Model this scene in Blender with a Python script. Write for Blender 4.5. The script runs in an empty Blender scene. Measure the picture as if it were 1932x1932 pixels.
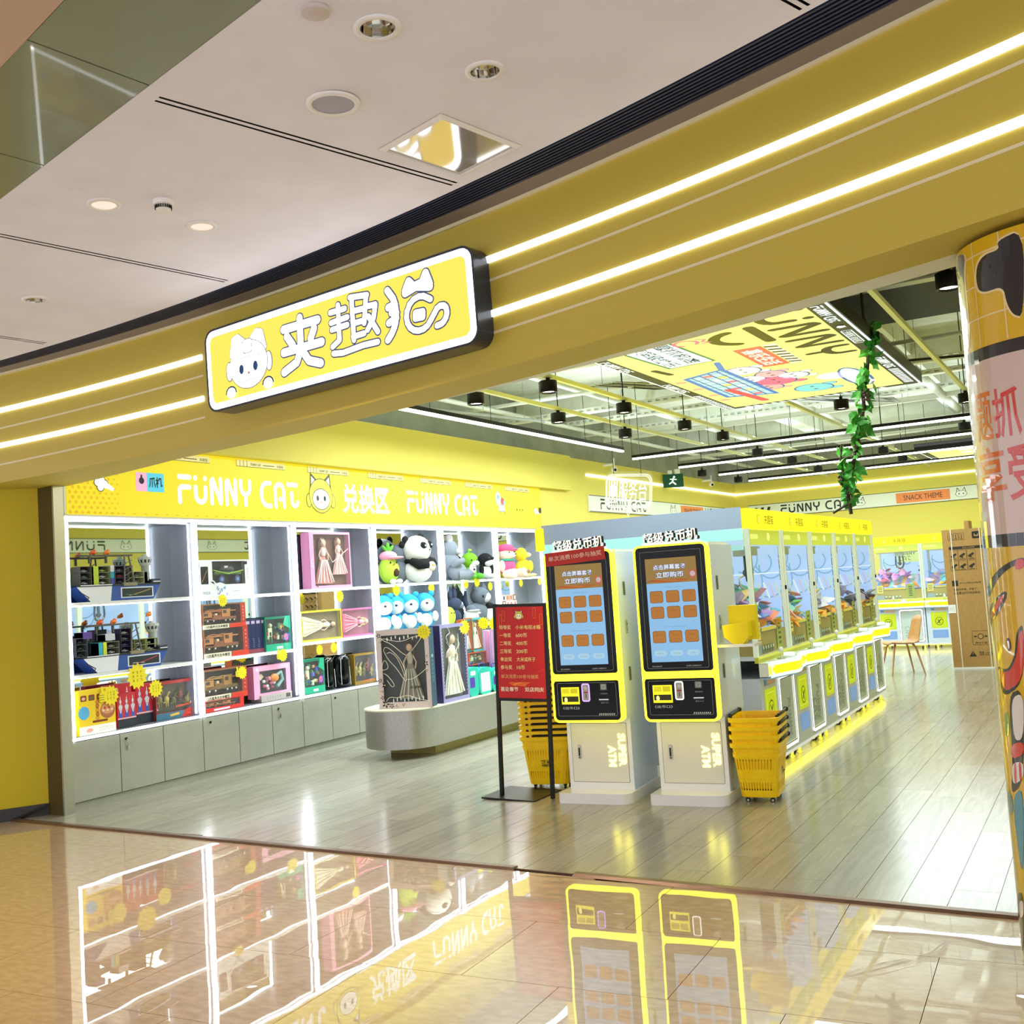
import bpy, bmesh, math, random
from mathutils import Matrix, Vector
random.seed(7)
C=bpy.context.scene.collection
PI=math.pi
# ---------------------------------------------------------------- camera
F=2033.4; YAW,PIT,ROL=.505328,.0684715,-.0663820; EYE=Vector((0,0,1.6))
_f=Vector((-math.sin(YAW)*math.cos(PIT),math.cos(YAW)*math.cos(PIT),math.sin(PIT)))
_r=Vector((math.cos(YAW),math.sin(YAW),0)); _u=_r.cross(_f)
_r,_u=math.cos(ROL)*_r+math.sin(ROL)*_u, -math.sin(ROL)*_r+math.cos(ROL)*_u
cam=bpy.data.cameras.new('camera'); cam.sensor_width=36; cam.lens=36*F/1932; cam.clip_start=.05
co=bpy.data.objects.new('camera',cam); C.objects.link(co)
m=Matrix.Identity(4)
for i in range(3): m[i][0]=_r[i]; m[i][1]=_u[i]; m[i][2]=-_f[i]; m[i][3]=EYE[i]
co.matrix_world=m; bpy.context.scene.camera=co
# ---------------------------------------------------------------- world, exposure, lights
sc=bpy.context.scene
sc.view_settings.view_transform='Standard'; sc.view_settings.look='None'; sc.view_settings.gamma=1
sc.view_settings.exposure=0.42; sc.view_settings.use_curve_mapping=False
w=bpy.data.worlds.new('world'); sc.world=w; w.use_nodes=True
w.node_tree.nodes['Background'].inputs[0].default_value=(.82,.84,.90,1)
w.node_tree.nodes['Background'].inputs[1].default_value=1.42
def area(loc,sx,sy,power,col,rx=0,rz=0,ry=0,spread=None):
    l=bpy.data.lights.new('lamp','AREA'); l.shape='RECTANGLE'; l.size=sx; l.size_y=sy; l.energy=power; l.color=col
    if spread: l.spread=spread
    o=bpy.data.objects.new('lamp',l); C.objects.link(o); o.location=loc; o.rotation_euler=(rx,ry,rz); return o
COOL=(.80,.94,1)
# light of the linear tubes under the open shop ceiling
for y in (15.64,17.7,19.9,22.0): area((-3.9,y,3.43),5.0,.06,85,COOL)
area((-6.13,11.8,3.43),.06,5.4,150,COOL)
for x,y in ((-5.3,9),(-4.5,9),(-5.3,10.8),(-4.5,10.8),(-3.2,9.2),(-1.7,7.7),(-.8,7.7),(-1.7,10.4),(-1.7,13.9),(-4.5,14.2),(-.6,10.5)):
    area((x,y,3.36),.14,.14,26 if x<-2 else 6,COOL,spread=2.4)
area((-2.7,9.9,3.40),2.1,4.6,95,(1,1,.9))          # the printed ceiling lightbox
for x,y in ((-4.19,3.64),(-4.07,4.17)): area((x,y,3.56),.1,.1,14,(1,.82,.66),spread=2.2)

for y in (15.64,17.7,19.9,22.0): area((-3.9,y,3.56),5.0,.06,34,COOL,rx=math.pi)  # upward fill added above the crossing tubes to brighten the slab
area((-6.13,11.8,3.56),.06,5.4,40,COOL,rx=math.pi)  # same added upward fill above the left tube
# ---------------------------------------------------------------- materials
def srgb(h):
    if isinstance(h,str):
        h=h.lstrip('#'); v=[int(h[i:i+2],16)/255 for i in (0,2,4)]
    else: v=list(h)
    return tuple(c/12.92 if c<=.04045 else ((c+.055)/1.055)**2.4 for c in v)+(1,)
MT={}
def mat(n,col='#ffffff',rough=.5,metal=0,emit=0,ecol=None,alpha=1,trans=0,ior=1.45,coat=0,noise=None,bump=0):
    if n in MT: return MT[n]
    a=bpy.data.materials.new(n); a.use_nodes=True; t=a.node_tree; b=t.nodes['Principled BSDF']
    c=srgb(col); b.inputs['Base Color'].default_value=c if not 0<emit<3 else tuple(q*.45 for q in c[:3])+(1,); b.inputs['Roughness'].default_value=rough
    b.inputs['Metallic'].default_value=metal; b.inputs['IOR'].default_value=ior
    b.inputs['Transmission Weight'].default_value=trans; b.inputs['Coat Weight'].default_value=coat
    b.inputs['Alpha'].default_value=alpha
    if coat: b.inputs['Coat Roughness'].default_value=.03
    if emit:
        b.inputs['Emission Color'].default_value=srgb(ecol) if ecol else c; b.inputs['Emission Strength'].default_value=emit*(.8 if emit<1.6 else 1)
    if noise:
        tc=t.nodes.new('ShaderNodeTexCoord'); mp=t.nodes.new('ShaderNodeMapping'); nz=t.nodes.new('ShaderNodeTexNoise'); mx=t.nodes.new('ShaderNodeMix'); mx.data_type='RGBA'
        sc_,st,c2=noise; mp.inputs['Scale'].default_value=st; nz.inputs['Scale'].default_value=sc_; nz.inputs['Detail'].default_value=5
        t.links.new(tc.outputs['Object'],mp.inputs[0]); t.links.new(mp.outputs[0],nz.inputs['Vector'])
        mx.inputs[6].default_value=c; mx.inputs[7].default_value=srgb(c2)
        rr=t.nodes.new('ShaderNodeValToRGB'); rr.color_ramp.elements[0].position=.35; rr.color_ramp.elements[1].position=.68
        t.links.new(nz.outputs[0],rr.inputs[0]); t.links.new(rr.outputs[0],mx.inputs[0]); t.links.new(mx.outputs[2],b.inputs['Base Color'])
        if bump:
            bp=t.nodes.new('ShaderNodeBump'); bp.inputs['Strength'].default_value=bump; bp.inputs['Distance'].default_value=.003
            t.links.new(nz.outputs[0],bp.inputs['Height']); t.links.new(bp.outputs[0],b.inputs['Normal'])
    MT[n]=a; return a
def col(h,rough=.5,e=0):
    """plain paint / print colour, e>0 = backlit"""
    return mat('paint '+h+(' lit%g'%e if e else '')+('' if rough==.5 else ' r%g'%rough),h,rough,emit=e)
mat('ceiling board','#eeeffa',.75,noise=(3,(1,1,1),'#e8e8f2'))
mat('fascia yellow','#ccb548',.42,noise=(260,(1,1,1),'#c4ad42'),coat=.12); mat('soffit yellow','#c9b94e',.7)
mat('wall yellow','#dccd58',.6); mat('outer yellow','#c9b60c',.5)
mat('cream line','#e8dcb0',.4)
mat('grey trim','#867a70',.55)
mat('louver navy','#1c2442',.4)
mat('white light','#ffffff',.5,emit=1.9,ecol='#f6faff')
mat('cabinet light','#ffffff',.5,emit=5,ecol='#f2f7ff')
mat('tube light','#ffffff',.5,emit=4,ecol='#f4fff2')
mat('strip light','#ffffff',.5,emit=1.9,ecol='#fbfff4')
mat('lamp lens','#ffffff',.5,emit=9,ecol='#fbfff2')
mat('warm lens','#ffffff',.5,emit=3,ecol='#ffd9c4'); mat('warm reflector','#f0dcd0',.3,.3,emit=.75,ecol='#ffd8c8')
mat('chrome','#e0ddd8',.08,1)
mat('mirror','#dfe6e4',.015,1)
mat('steel','#b9b6ac',.3,1)
mat('brushed','#b6b4ae',.33,.85,noise=(40,(30,30,.6),'#8f8d86'))
mat('cabinet door','#a8a89a',.42,.35,noise=(6,(1,1,1),'#a1a293'))
mat('cabinet side','#8d929e',.4,.2)
mat('bronze','#544716',.55,.2)
mat('black metal','#17130f',.35,.4)
mat('black','#111214',.35)
mat('black gloss','#040506',.12,ior=1.3)
mat('white gloss','#eaebee',.18,coat=.5)
mat('white','#f0efea',.5)
mat('kiosk side','#ccdcf6',.25,coat=.4)  # bluish light from the machines tinted into the white side
mat('neon yellow','#fff200',.4,emit=2.4,ecol='#fff32a')
mat('deck white','#e8ffff',.3,emit=.95,ecol='#d8fffa')
mat('deck yellow','#f2f200',.3,emit=1.1,ecol='#e8f21c')
mat('header yellow','#fbe800',.3,emit=.95,ecol='#ffee10')
mat('basket yellow','#ffd60a',.35,noise=(30,(1,1,1),'#f6cc00'))
mat('carton','#b08a52',.8,noise=(20,(1,1,1),'#a98249'))
mat('wood chair','#b98a58',.45,noise=(8,(1,12,1),'#a87848'))
mat('leaf','#3f9a34',.5,noise=(25,(1,1,1),'#2c7a2a'))
mat('vine','#2a2218',.8)
mat('concrete','#9ea296',.85,noise=(2.5,(1,1,1),'#8b9084'))
mat('concrete light','#e2e6da',.85,noise=(3,(1,1,1),'#d2d7c9'))
mat('duct dark','#2c302c',.6)
mat('galvanised','#c4c8ba',.45,.3)
mat('track','#d9dcae',.5)
mat('black marble','#15120e',.12,noise=(9,(1,1,1),'#1e1a14'))
mat('threshold','#7a6250',.35,.5,noise=(30,(.3,6,1),'#6a5242'))
mat('underlay','#4a2014',.8)
mat('green glass','#828a66',.25,coat=.35,noise=(1.2,(1,1,1),'#7a8260'))
mat('tan soffit','#c8ad94',.7)
mat('glass','#f2fbff',.02,alpha=.07,ior=1.12)
mat('clear film','#ffffff',.05,alpha=.06)
mat('skin doll','#d8b49a',.6)
def plushmat(n,c,c2=None): return mat('plush '+n,c,.95,noise=(60,(1,1,1),c2 or c),bump=.6)
def cyl_emit(): pass
# glossy beige marble of the concourse
def marble():
    a=bpy.data.materials.new('mall marble'); a.use_nodes=True; t=a.node_tree; b=t.nodes['Principled BSDF']; L=t.links
    tc=t.nodes.new('ShaderNodeTexCoord'); n1=t.nodes.new('ShaderNodeTexNoise'); n1.inputs['Scale'].default_value=14; n1.inputs['Detail'].default_value=8
    mp=t.nodes.new('ShaderNodeMapping'); mp.inputs['Scale'].default_value=(1,2.2,1); L.new(tc.outputs['Object'],mp.inputs[0]); L.new(mp.outputs[0],n1.inputs['Vector'])
    r=t.nodes.new('ShaderNodeValToRGB'); e=r.color_ramp.elements; e[0].position=.3; e[0].color=srgb('#b0906c'); e[1].position=.7; e[1].color=srgb('#caac88')
    x=e.new(.52); x.color=srgb('#bfa07a'); L.new(n1.outputs[0],r.inputs[0]); L.new(r.outputs[0],b.inputs['Base Color'])
    b.inputs['Roughness'].default_value=.35; b.inputs['Coat Weight'].default_value=1; b.inputs['Coat Roughness'].default_value=.0; b.inputs['Coat IOR'].default_value=1.85
    n2=t.nodes.new('ShaderNodeTexNoise'); n2.inputs['Scale'].default_value=2.3; n2.inputs['Detail'].default_value=1; L.new(tc.outputs['Object'],n2.inputs['Vector'])
    bp=t.nodes.new('ShaderNodeBump'); bp.inputs['Strength'].default_value=.12; bp.inputs['Distance'].default_value=.007
    L.new(n2.outputs[0],bp.inputs['Height']); L.new(bp.outputs[0],b.inputs['Normal']); L.new(bp.outputs[0],b.inputs['Coat Normal'])
    MT['marble']=a
marble()
def wood():
    a=bpy.data.materials.new('oak plank'); a.use_nodes=True; t=a.node_tree; b=t.nodes['Principled BSDF']; L=t.links
    tc=t.nodes.new('ShaderNodeTexCoord'); oi=t.nodes.new('ShaderNodeObjectInfo'); va=t.nodes.new('ShaderNodeVectorMath'); va.operation='ADD'
    mu=t.nodes.new('ShaderNodeMath'); mu.operation='MULTIPLY'; mu.inputs[1].default_value=37; L.new(oi.outputs['Random'],mu.inputs[0])
    L.new(tc.outputs['Object'],va.inputs[0]); L.new(mu.outputs[0],va.inputs[1])
    mp=t.nodes.new('ShaderNodeMapping'); mp.inputs['Scale'].default_value=(9,.7,1); L.new(va.outputs[0],mp.inputs[0])
    n=t.nodes.new('ShaderNodeTexNoise'); n.inputs['Scale'].default_value=3; n.inputs['Detail'].default_value=7; n.inputs['Distortion'].default_value=1.1; L.new(mp.outputs[0],n.inputs['Vector'])
    r=t.nodes.new('ShaderNodeValToRGB'); e=r.color_ramp.elements; e[0].position=.33; e[0].color=srgb('#8f8b7c'); e[1].position=.66; e[1].color=srgb('#a09c8c')
    L.new(n.outputs[0],r.inputs[0])
    hs=t.nodes.new('ShaderNodeHueSaturation'); mr=t.nodes.new('ShaderNodeMapRange'); mr.inputs[3].default_value=.9; mr.inputs[4].default_value=1.1
    L.new(oi.outputs['Random'],mr.inputs[0]); L.new(mr.outputs[0],hs.inputs['Value']); L.new(r.outputs[0],hs.inputs['Color']); L.new(hs.outputs[0],b.inputs['Base Color'])
    b.inputs['Roughness'].default_value=.19; b.inputs['IOR'].default_value=1.7
    bp=t.nodes.new('ShaderNodeBump'); bp.inputs['Strength'].default_value=.12; bp.inputs['Distance'].default_value=.002; L.new(n.outputs[0],bp.inputs['Height']); L.new(bp.outputs[0],b.inputs['Normal'])
    MT['oak']=a
wood()
def mget(x):
    if x in MT: return MT[x]
    if x[0]=='#':
        p=x.split('|'); return col(p[0],float(p[2]) if len(p)>2 else .5,float(p[1]) if len(p)>1 and p[1] else 0)
    raise KeyError(x)

# ---------------------------------------------------------------- mesh building
I4=Matrix.Identity(4)
def TR(x=0,y=0,z=0,rz=0,rx=0,ry=0): return Matrix.Translation((x,y,z))@Matrix.Rotation(rz,4,'Z')@Matrix.Rotation(ry,4,'Y')@Matrix.Rotation(rx,4,'X')
def fr(o,u,v):
    """flat drawing frame: origin, right, up; n = out of the surface"""
    u=Vector(u).normalized(); v=Vector(v); v=(v-u*v.dot(u)).normalized(); n=u.cross(v); M_=Matrix.Identity(4)
    for i in range(3): M_[i][0]=u[i]; M_[i][1]=v[i]; M_[i][2]=n[i]; M_[i][3]=o[i]
    return M_
def FRONT(y=0,x=0,z=0): return fr((x,y,z),(1,0,0),(0,0,1))     # faces local -y
TXT={}
def textmesh(s,bold):
    k=(s,bold)
    if k not in TXT:
        c=bpy.data.curves.new('t','FONT'); c.body=s; c.resolution_u=2; c.offset=bold
        o=bpy.data.objects.new('t',c); C.objects.link(o)
        me=bpy.data.meshes.new_from_object(o.evaluated_get(bpy.context.evaluated_depsgraph_get()))
        vs=[(v.co.x,v.co.y) for v in me.vertices]; fs=[tuple(p.vertices) for p in me.polygons]
        bpy.data.objects.remove(o); bpy.data.curves.remove(c); bpy.data.meshes.remove(me)
        TXT[k]=(vs,fs,min(a for a,b in vs),max(a for a,b in vs),min(b for a,b in vs),max(b for a,b in vs))
    return TXT[k]
class M:
    def __init__(s): s.v=[]; s.f=[]; s.m=[]; s.sm=[]; s.mats=[]; s.X=I4
    def mi(s,n):
        if n not in s.mats: s.mats.append(n)
        return s.mats.index(n)
    def add(s,vs,fs,mt,smooth=False,X=None):
        X=s.X if X is None else s.X@X; b=len(s.v); s.v+=[tuple(X@Vector(v)) for v in vs]; i=s.mi(mt)
        for f in fs: s.f.append(tuple(b+k for k in f)); s.m.append(i); s.sm.append(smooth)
    # --- solids
    def box(s,x0,y0,z0,x1,y1,z1,mt,X=None,c=0):
        if c:
            pts=[]; fs=[]
            o=[(x0+c,y0),(x1-c,y0),(x1,y0+c),(x1,y1-c),(x1-c,y1),(x0+c,y1),(x0,y1-c),(x0,y0+c)]
            i=[(x0+c,y0+c),(x1-c,y0+c),(x1-c,y0+c),(x1-c,y1-c),(x1-c,y1-c),(x0+c,y1-c),(x0+c,y1-c),(x0+c,y0+c)]
            for ring,z in ((i,z0),(o,z0+c),(o,z1-c),(i,z1)): pts+=[(a,b,z) for a,b in ring]
            for k in range(3):
                for j in range(8): fs.append((k*8+j,k*8+(j+1)%8,k*8+8+(j+1)%8,k*8+8+j))
            fs+=[tuple(range(7,-1,-1)),tuple(range(24,32))]; s.add(pts,fs,mt,False,X); return
        s.add([(x0,y0,z0),(x1,y0,z0),(x1,y1,z0),(x0,y1,z0),(x0,y0,z1),(x1,y0,z1),(x1,y1,z1),(x0,y1,z1)],[(3,2,1,0),(4,5,6,7),(0,1,5,4),(1,2,6,5),(2,3,7,6),(3,0,4,7)],mt,False,X)
    def prism(s,pts,z0,z1,mt,X=None,smooth=False,cap=True):
        n=len(pts); vs=[(a,b,z0) for a,b in pts]+[(a,b,z1) for a,b in pts]
        s.add(vs,[(i,(i+1)%n,n+(i+1)%n,n+i) for i in range(n)],mt,smooth,X)
        if cap: s.add(vs,[tuple(range(n-1,-1,-1)),tuple(range(n,2*n))],mt,False,X)
    def lathe(s,prof,mt,X=None,seg=20,smooth=True,cap=True,sx=1,sy=1):
        vs=[];n=len(prof)
        for r,z in prof:
            for k in range(seg): a=2*PI*k/seg; vs.append((r*sx*math.cos(a),r*sy*math.sin(a),z))
        fs=[(i*seg+k,i*seg+(k+1)%seg,(i+1)*seg+(k+1)%seg,(i+1)*seg+k) for i in range(n-1) for k in range(seg)]
        s.add(vs,fs,mt,smooth,X)
        if cap: s.add(vs,[tuple(range(seg-1,-1,-1)),tuple((n-1)*seg+k for k in range(seg))],mt,False,X)
    def cyl(s,p0,p1,r,mt,r1=None,seg=10,X=None,cap=True):
        p0=Vector(p0);p1=Vector(p1);d=p1-p0; q=d.to_track_quat('Z','Y').to_matrix().to_4x4(); q.translation=p0
        s.lathe([(r,0),(r if r1 is None else r1,d.length)],mt,(X@q) if X is not None else q,seg,True,cap)
    def tube(s,pts,r,mt,seg=6,X=None,closed=False):
        pts=[Vector(p) for p in pts]; n=len(pts); vs=[]; up=None
        for i,p in enumerate(pts):
            a=pts[i-1] if (i or closed) else p; b=pts[(i+1)%n] if (i<n-1 or closed) else p
            d=(b-a).normalized()
            if up is None: up=Vector((0,0,1)) if abs(d.z)<.9 else Vector((1,0,0))
            e1=(up-d*up.dot(d)).normalized(); e2=d.cross(e1); up=e1; rr=r[i] if isinstance(r,(list,tuple)) else r
            for k in range(seg): t=2*PI*k/seg; vs.append(tuple(p+e1*math.cos(t)*rr+e2*math.sin(t)*rr))
        m_=n if closed else n-1
        fs=[(i*seg+k,i*seg+(k+1)%seg,((i+1)%n)*seg+(k+1)%seg,((i+1)%n)*seg+k) for i in range(m_) for k in range(seg)]
        s.add(vs,fs,mt,True,X)
        if not closed: s.add(vs,[tuple(range(seg-1,-1,-1)),tuple((n-1)*seg+k for k in range(seg))],mt,False,X)
    def ball(s,c,r,mt,X=None,seg=16,rings=10,rot=None,fn=None):
        if not isinstance(r,(tuple,list)): r=(r,r,r)
        vs=[];fs=[]
        for i in range(rings+1):
            ph=PI*i/rings
            for k in range(seg):
                a=2*PI*k/seg; v=Vector((math.sin(ph)*math.cos(a),math.sin(ph)*math.sin(a),math.cos(ph)))
                if fn: v=Vector(fn(v))
                vs.append((v.x*r[0],v.y*r[1],v.z*r[2]))
        fs=[(i*seg+(k+1)%seg,i*seg+k,(i+1)*seg+k,(i+1)*seg+(k+1)%seg) for i in range(rings) for k in range(seg)]
        T=Matrix.Translation(c)@(rot or I4); s.add(vs,fs,mt,True,T if X is None else X@T)
    # --- flat print in a frame F (u right, v up, layer n)
    def poly(s,F,pts,mt,n=0): s.add([(a,b,n) for a,b in pts],[tuple(range(len(pts)))],mt,False,F)
    def rect(s,F,u0,v0,u1,v1,mt,n=0): s.poly(F,[(u0,v0),(u1,v0),(u1,v1),(u0,v1)],mt,n)
    def disc(s,F,u,v,r,mt,n=0,ry=None,seg=18): s.poly(F,[(u+r*math.cos(2*PI*k/seg),v+(ry or r)*math.sin(2*PI*k/seg)) for k in range(seg)],mt,n)
    def rrect(s,F,u0,v0,u1,v1,r,mt,n=0): s.poly(F,rr(u0,v0,u1,v1,r),mt,n)
    def ring(s,F,outer,inner,mt,n=0):
        k=len(outer); s.add([(a,b,n) for a,b in outer]+[(a,b,n) for a,b in inner],[(i,(i+1)%k,k+(i+1)%k,k+i) for i in range(k)],mt,False,F)
    def rring(s,F,u0,v0,u1,v1,r,wd,mt,n=0): s.ring(F,rr(u0,v0,u1,v1,r),rr(u0+wd,v0+wd,u1-wd,v1-wd,max(r-wd,.0005)),mt,n)
    def star(s,F,u,v,r,mt,n=0,k=14,q=.74):
        s.poly(F,[(u+(r if i%2==0 else r*q)*math.cos(PI*i/k),v+(r if i%2==0 else r*q)*math.sin(PI*i/k)) for i in range(2*k)],mt,n)
    def line(s,F,pts,wd,mt,n=0,capped=True,closed=False):
        """stroke with round caps and joins"""
        P=[Vector((a,b)) for a,b in pts]
        if closed: P.append(P[0])
        q_=n
        for a,b in zip(P,P[1:]):
            q_+=7e-5; n=q_; d=b-a
            if d.length<1e-7: continue
            d.normalize(); o=Vector((-d.y,d.x))*wd/2
            s.add([(a.x-o.x,a.y-o.y,n),(b.x-o.x,b.y-o.y,n),(b.x+o.x,b.y+o.y,n),(a.x+o.x,a.y+o.y,n)],[(0,1,2,3)],mt,False,F)
        if capped:
            for p in P: n+=7e-5; s.disc(F,p.x,p.y,wd/2,mt,n,seg=10)
    def text(s,F,t,u,v,h,mt,n=0,wd=None,bold=.0,al='c',th=0):
        vs,fs,x0,x1,y0,y1=textmesh(t,bold); k=h/(y1-y0); kx=k if wd is None else wd/(x1-x0)
        cx={'c':(x0+x1)/2,'l':x0,'r':x1}[al]; cy=(y0+y1)/2
        P=[(u+(a-cx)*kx,v+(b-cy)*k,n) for a,b in vs]; s.add(P,fs,mt,False,F)
        if th:
            from collections import Counter
            e=Counter(); 
            for f in fs:
                for a,b in zip(f,f[1:]+f[:1]): e[(min(a,b),max(a,b))]+=1
            nv=len(P); Q=P+[(a,b,n-th) for a,b,_ in P]
            s.add(Q,[(a,b,nv+b,nv+a) for (a,b),c in e.items() if c==1],mt,False,F)
    def build(s,name,parent=None,kind=None,label=None,cat=None,group=None,world=None):
        me=bpy.data.meshes.new(name); me.from_pydata(s.v,[],s.f)
        for n in s.mats: me.materials.append(mget(n))
        me.polygons.foreach_set('material_index',s.m); me.polygons.foreach_set('use_smooth',s.sm); me.update()
        o=bpy.data.objects.new(name,me); C.objects.link(o)
        if parent is not None: o.parent=parent
        return tag(o,label,cat,group,kind)
def tag(o,label=None,cat=None,group=None,kind=None):
    if label: o['label']=label
    if cat: o['category']=cat
    if group: o['group']=group
    if kind: o['kind']=kind
    return o
def rr(u0,v0,u1,v1,r,k=4):
    P=[]
    for cx,cy,a0 in ((u1-r,v0+r,-PI/2),(u1-r,v1-r,0),(u0+r,v1-r,PI/2),(u0+r,v0+r,PI)):
        for i in range(k+1): a=a0+PI/2*i/k; P.append((cx+r*math.cos(a),cy+r*math.sin(a)))
    return P
def thing(name,label,cat,loc=(0,0,0),rz=0,group=None,scale=None):
    o=bpy.data.objects.new(name,None); C.objects.link(o); o.location=loc; o.rotation_euler=(0,0,rz); o.empty_display_size=.1
    if scale: o.scale=scale
    return tag(o,label,cat,group)
def kids(o): return [c for c in C.objects if c.parent==o]
def dup(root,loc,rz=None,label=None,group=None,scale=None,kd={}):
    def cp(o,par):
        c=o.copy(); C.objects.link(c); c.parent=par
        for h in kd.setdefault(o.name,[x.name for x in kids(o)]): cp(C.objects[h],c)
        return c
    r=cp(root,None); r.location=loc
    if rz is not None: r.rotation_euler=(0,0,rz)
    if scale: r.scale=scale
    if label: r['label']=label
    if group: r['group']=group
    return r
def arc(cx,cy,r,a0,a1,k=8,ry=None): return [(cx+r*math.cos(math.radians(a0+(a1-a0)*i/k)),cy+(ry or r)*math.sin(math.radians(a0+(a1-a0)*i/k))) for i in range(k+1)]
# the shop's rounded lettering: unit height 1
GL={'F':(.62,[[(0.05,1),(.62,1)],[(.05,0),(.05,.42)]+arc(.2,.45,.15,180,90,4)+[(.6,.6)]]),
 'U':(.62,[[(.03,.62),(.03,.3)]+arc(.31,.3,.28,180,360,8)+[(.59,.62)],[(.03,.98),(.03,1)],[(.59,.98),(.59,1)]]),
 'N':(.6,[[(.03,0),(.03,.9),(.12,.98),(.55,.02),(.58,.1),(.58,1)]]),
 'Y':(.6,[[(.02,1),(.02,.8)]+arc(.3,.72,.28,180,270,5)+[(.3,.44)],[(.58,1),(.58,.8)]+arc(.3,.72,.28,360,270,5)+[(.3,0)]]),
 'C':(.62,[[(.6,1),(.4,1)]+arc(.42,.6,.4,95,180,6)+[(.02,.4)]+arc(.42,.4,.4,180,265,6)+[(.6,0)]]),
 'A':(.62,[[(.03,0),(.03,.68)]+arc(.31,.68,.3,180,0,8)+[(.61,0)],[(.33,.32),(.6,.32)]]),
 'T':(.62,[[(0,1),(.62,1)],[(.25,.62),(.25,.25)]+arc(.45,.25,.2,180,350,6)])}
def logo(mb,Fm,s,u,v,h,mt,n=.002,bw=.2,wd=None):
    """rounded shop lettering centred on (u,v)"""
    W=0;L=[]
    for ch in s:
        if ch==' ': W+=.42; continue
        g=GL[ch]; L.append((W,g)); W+=g[0]+.3
    W-=.3; kx=h if wd is None else wd/W
    for x,g in L:
        for st in g[1]: mb.line(Fm,[(u+(x+a-W/2)*kx,v+(b-.5)*h) for a,b in st],bw*min(h,kx*1.15),mt,n)
def pix(px,py,p,nrm):
    """where the sight line of a measured photo point meets the plane of a real surface"""
    d=_f+_r*((px-966)/F)-_u*((py-966)/F); p=Vector(p); nrm=Vector(nrm); return EYE+d*((p-EYE).dot(nrm)/d.dot(nrm))
def px_x(px,py,x): return pix(px,py,(x,0,0),(1,0,0))
def px_y(px,py,y): return pix(px,py,(0,y,0),(0,1,0))
def px_z(px,py,z=0): return pix(px,py,(0,0,z),(0,0,1))
def catface(mb,Fm,u,v,h,n=.002,face='#ffffff',line='#3a3a30',helmet='#f0e040',e=''):
    """plain cat-head emblem"""
    k=h; q=e
    for s in (-1,1):
        mb.poly(Fm,[(u+s*.40*k,v+.1*k),(u+s*.36*k,v+.55*k),(u+s*.08*k,v+.34*k)][::s],line,n)
        mb.poly(Fm,[(u+s*.35*k,v+.14*k),(u+s*.33*k,v+.46*k),(u+s*.12*k,v+.30*k)][::s],face+q,n+.0006)
        mb.disc(Fm,u+s*.44*k,v-.12*k,.10*k,line,n,ry=.17*k); mb.disc(Fm,u+s*.44*k,v-.12*k,.08*k,helmet+q,n+.0006,ry=.15*k)
    mb.disc(Fm,u,v,.44*k,line,n+.0008,ry=.42*k); mb.disc(Fm,u,v,.42*k,helmet+q,n+.0012,ry=.40*k)
    mb.disc(Fm,u,v-.08*k,.33*k,line,n+.0016,ry=.26*k); mb.disc(Fm,u,v-.08*k,.31*k,face+q,n+.002,ry=.24*k)
    for s in (-1,1): mb.disc(Fm,u+s*.13*k,v-.06*k,.045*k,'#1c2c44',n+.0026,ry=.065*k)
    mb.disc(Fm,u,v-.15*k,.02*k,'#d06070',n+.0026)
# ================================================================ SETTING
def yf(x): return -.03*x*x-.372*x+4.294          # plan of the curved shop front
def zs(x): return 2.66+.027*(x+7.8)              # underside of the fascia
def zc(x): return 3.532+.0345*(x+7.52)
def cs(x,y):                                      # plan position carried up to the ceiling plane
    k=(zc(x)-1.6)/(3.50+.035*(x+7.52)-1.6); return (x*k,y*k)             # concourse ceiling
def ythr(x): return 5.244-.0507*x                # line where marble meets planks
XS=[-10.5,-9.5,-8.5]+[-7.8+.26*i for i in range(42)]
# concourse floor: marble tiles on a slightly turned grid
S=M(); S.box(-12,-4,-.09,6,5.9,-.006,'underlay'); fl=S.build('floor',None,'structure','polished beige marble floor of the concourse in front of the shop','floor')
tm=None; T0=M(); T0.box(.0015,.0015,-.02,.8985,.7285,0,'marble')
G=math.radians(2.2); n=0
for i in range(-12,9):
    for j in range(-7,3):
        o=Vector((-2.53+i*.9,3.87+j*.73+(i*.9)*math.tan(G)*.0,0)); o=Vector((-2.53,3.87,0))+Matrix.Rotation(G,3,'Z')@Vector((i*.9+(.45 if j%2 else 0),j*.73,0))
        if o.y>ythr(o.x)-.1: continue
        far=max(o.y,(Matrix.Rotation(G,3,'Z')@Vector((.9,.73,0))+o).y)
        if far>ythr(o.x+.9)-.02:                    # tile cut along the threshold
            R=Matrix.Rotation(G,3,'Z'); c=[Vector((.0015,.0015,0)),Vector((.8985,.0015,0)),Vector((.8985,.7285,0)),Vector((.0015,.7285,0))]
            P=[R@v+o for v in c]; P[2].y=min(P[2].y,ythr(P[2].x)-.03); P[3].y=min(P[3].y,ythr(P[3].x)-.03)
            S=M(); S.prism([((p-o).x,(p-o).y) for p in P],-.02,0,'marble'); t=S.build('tile',fl); t.location=o; continue
        if tm is None: t=T0.build('tile',fl); tm=t.data; t.rotation_euler[2]=G
        else: t=bpy.data.objects.new('tile',tm); C.objects.link(t); t.parent=fl; t.rotation_euler[2]=G
        t.location=o
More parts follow.
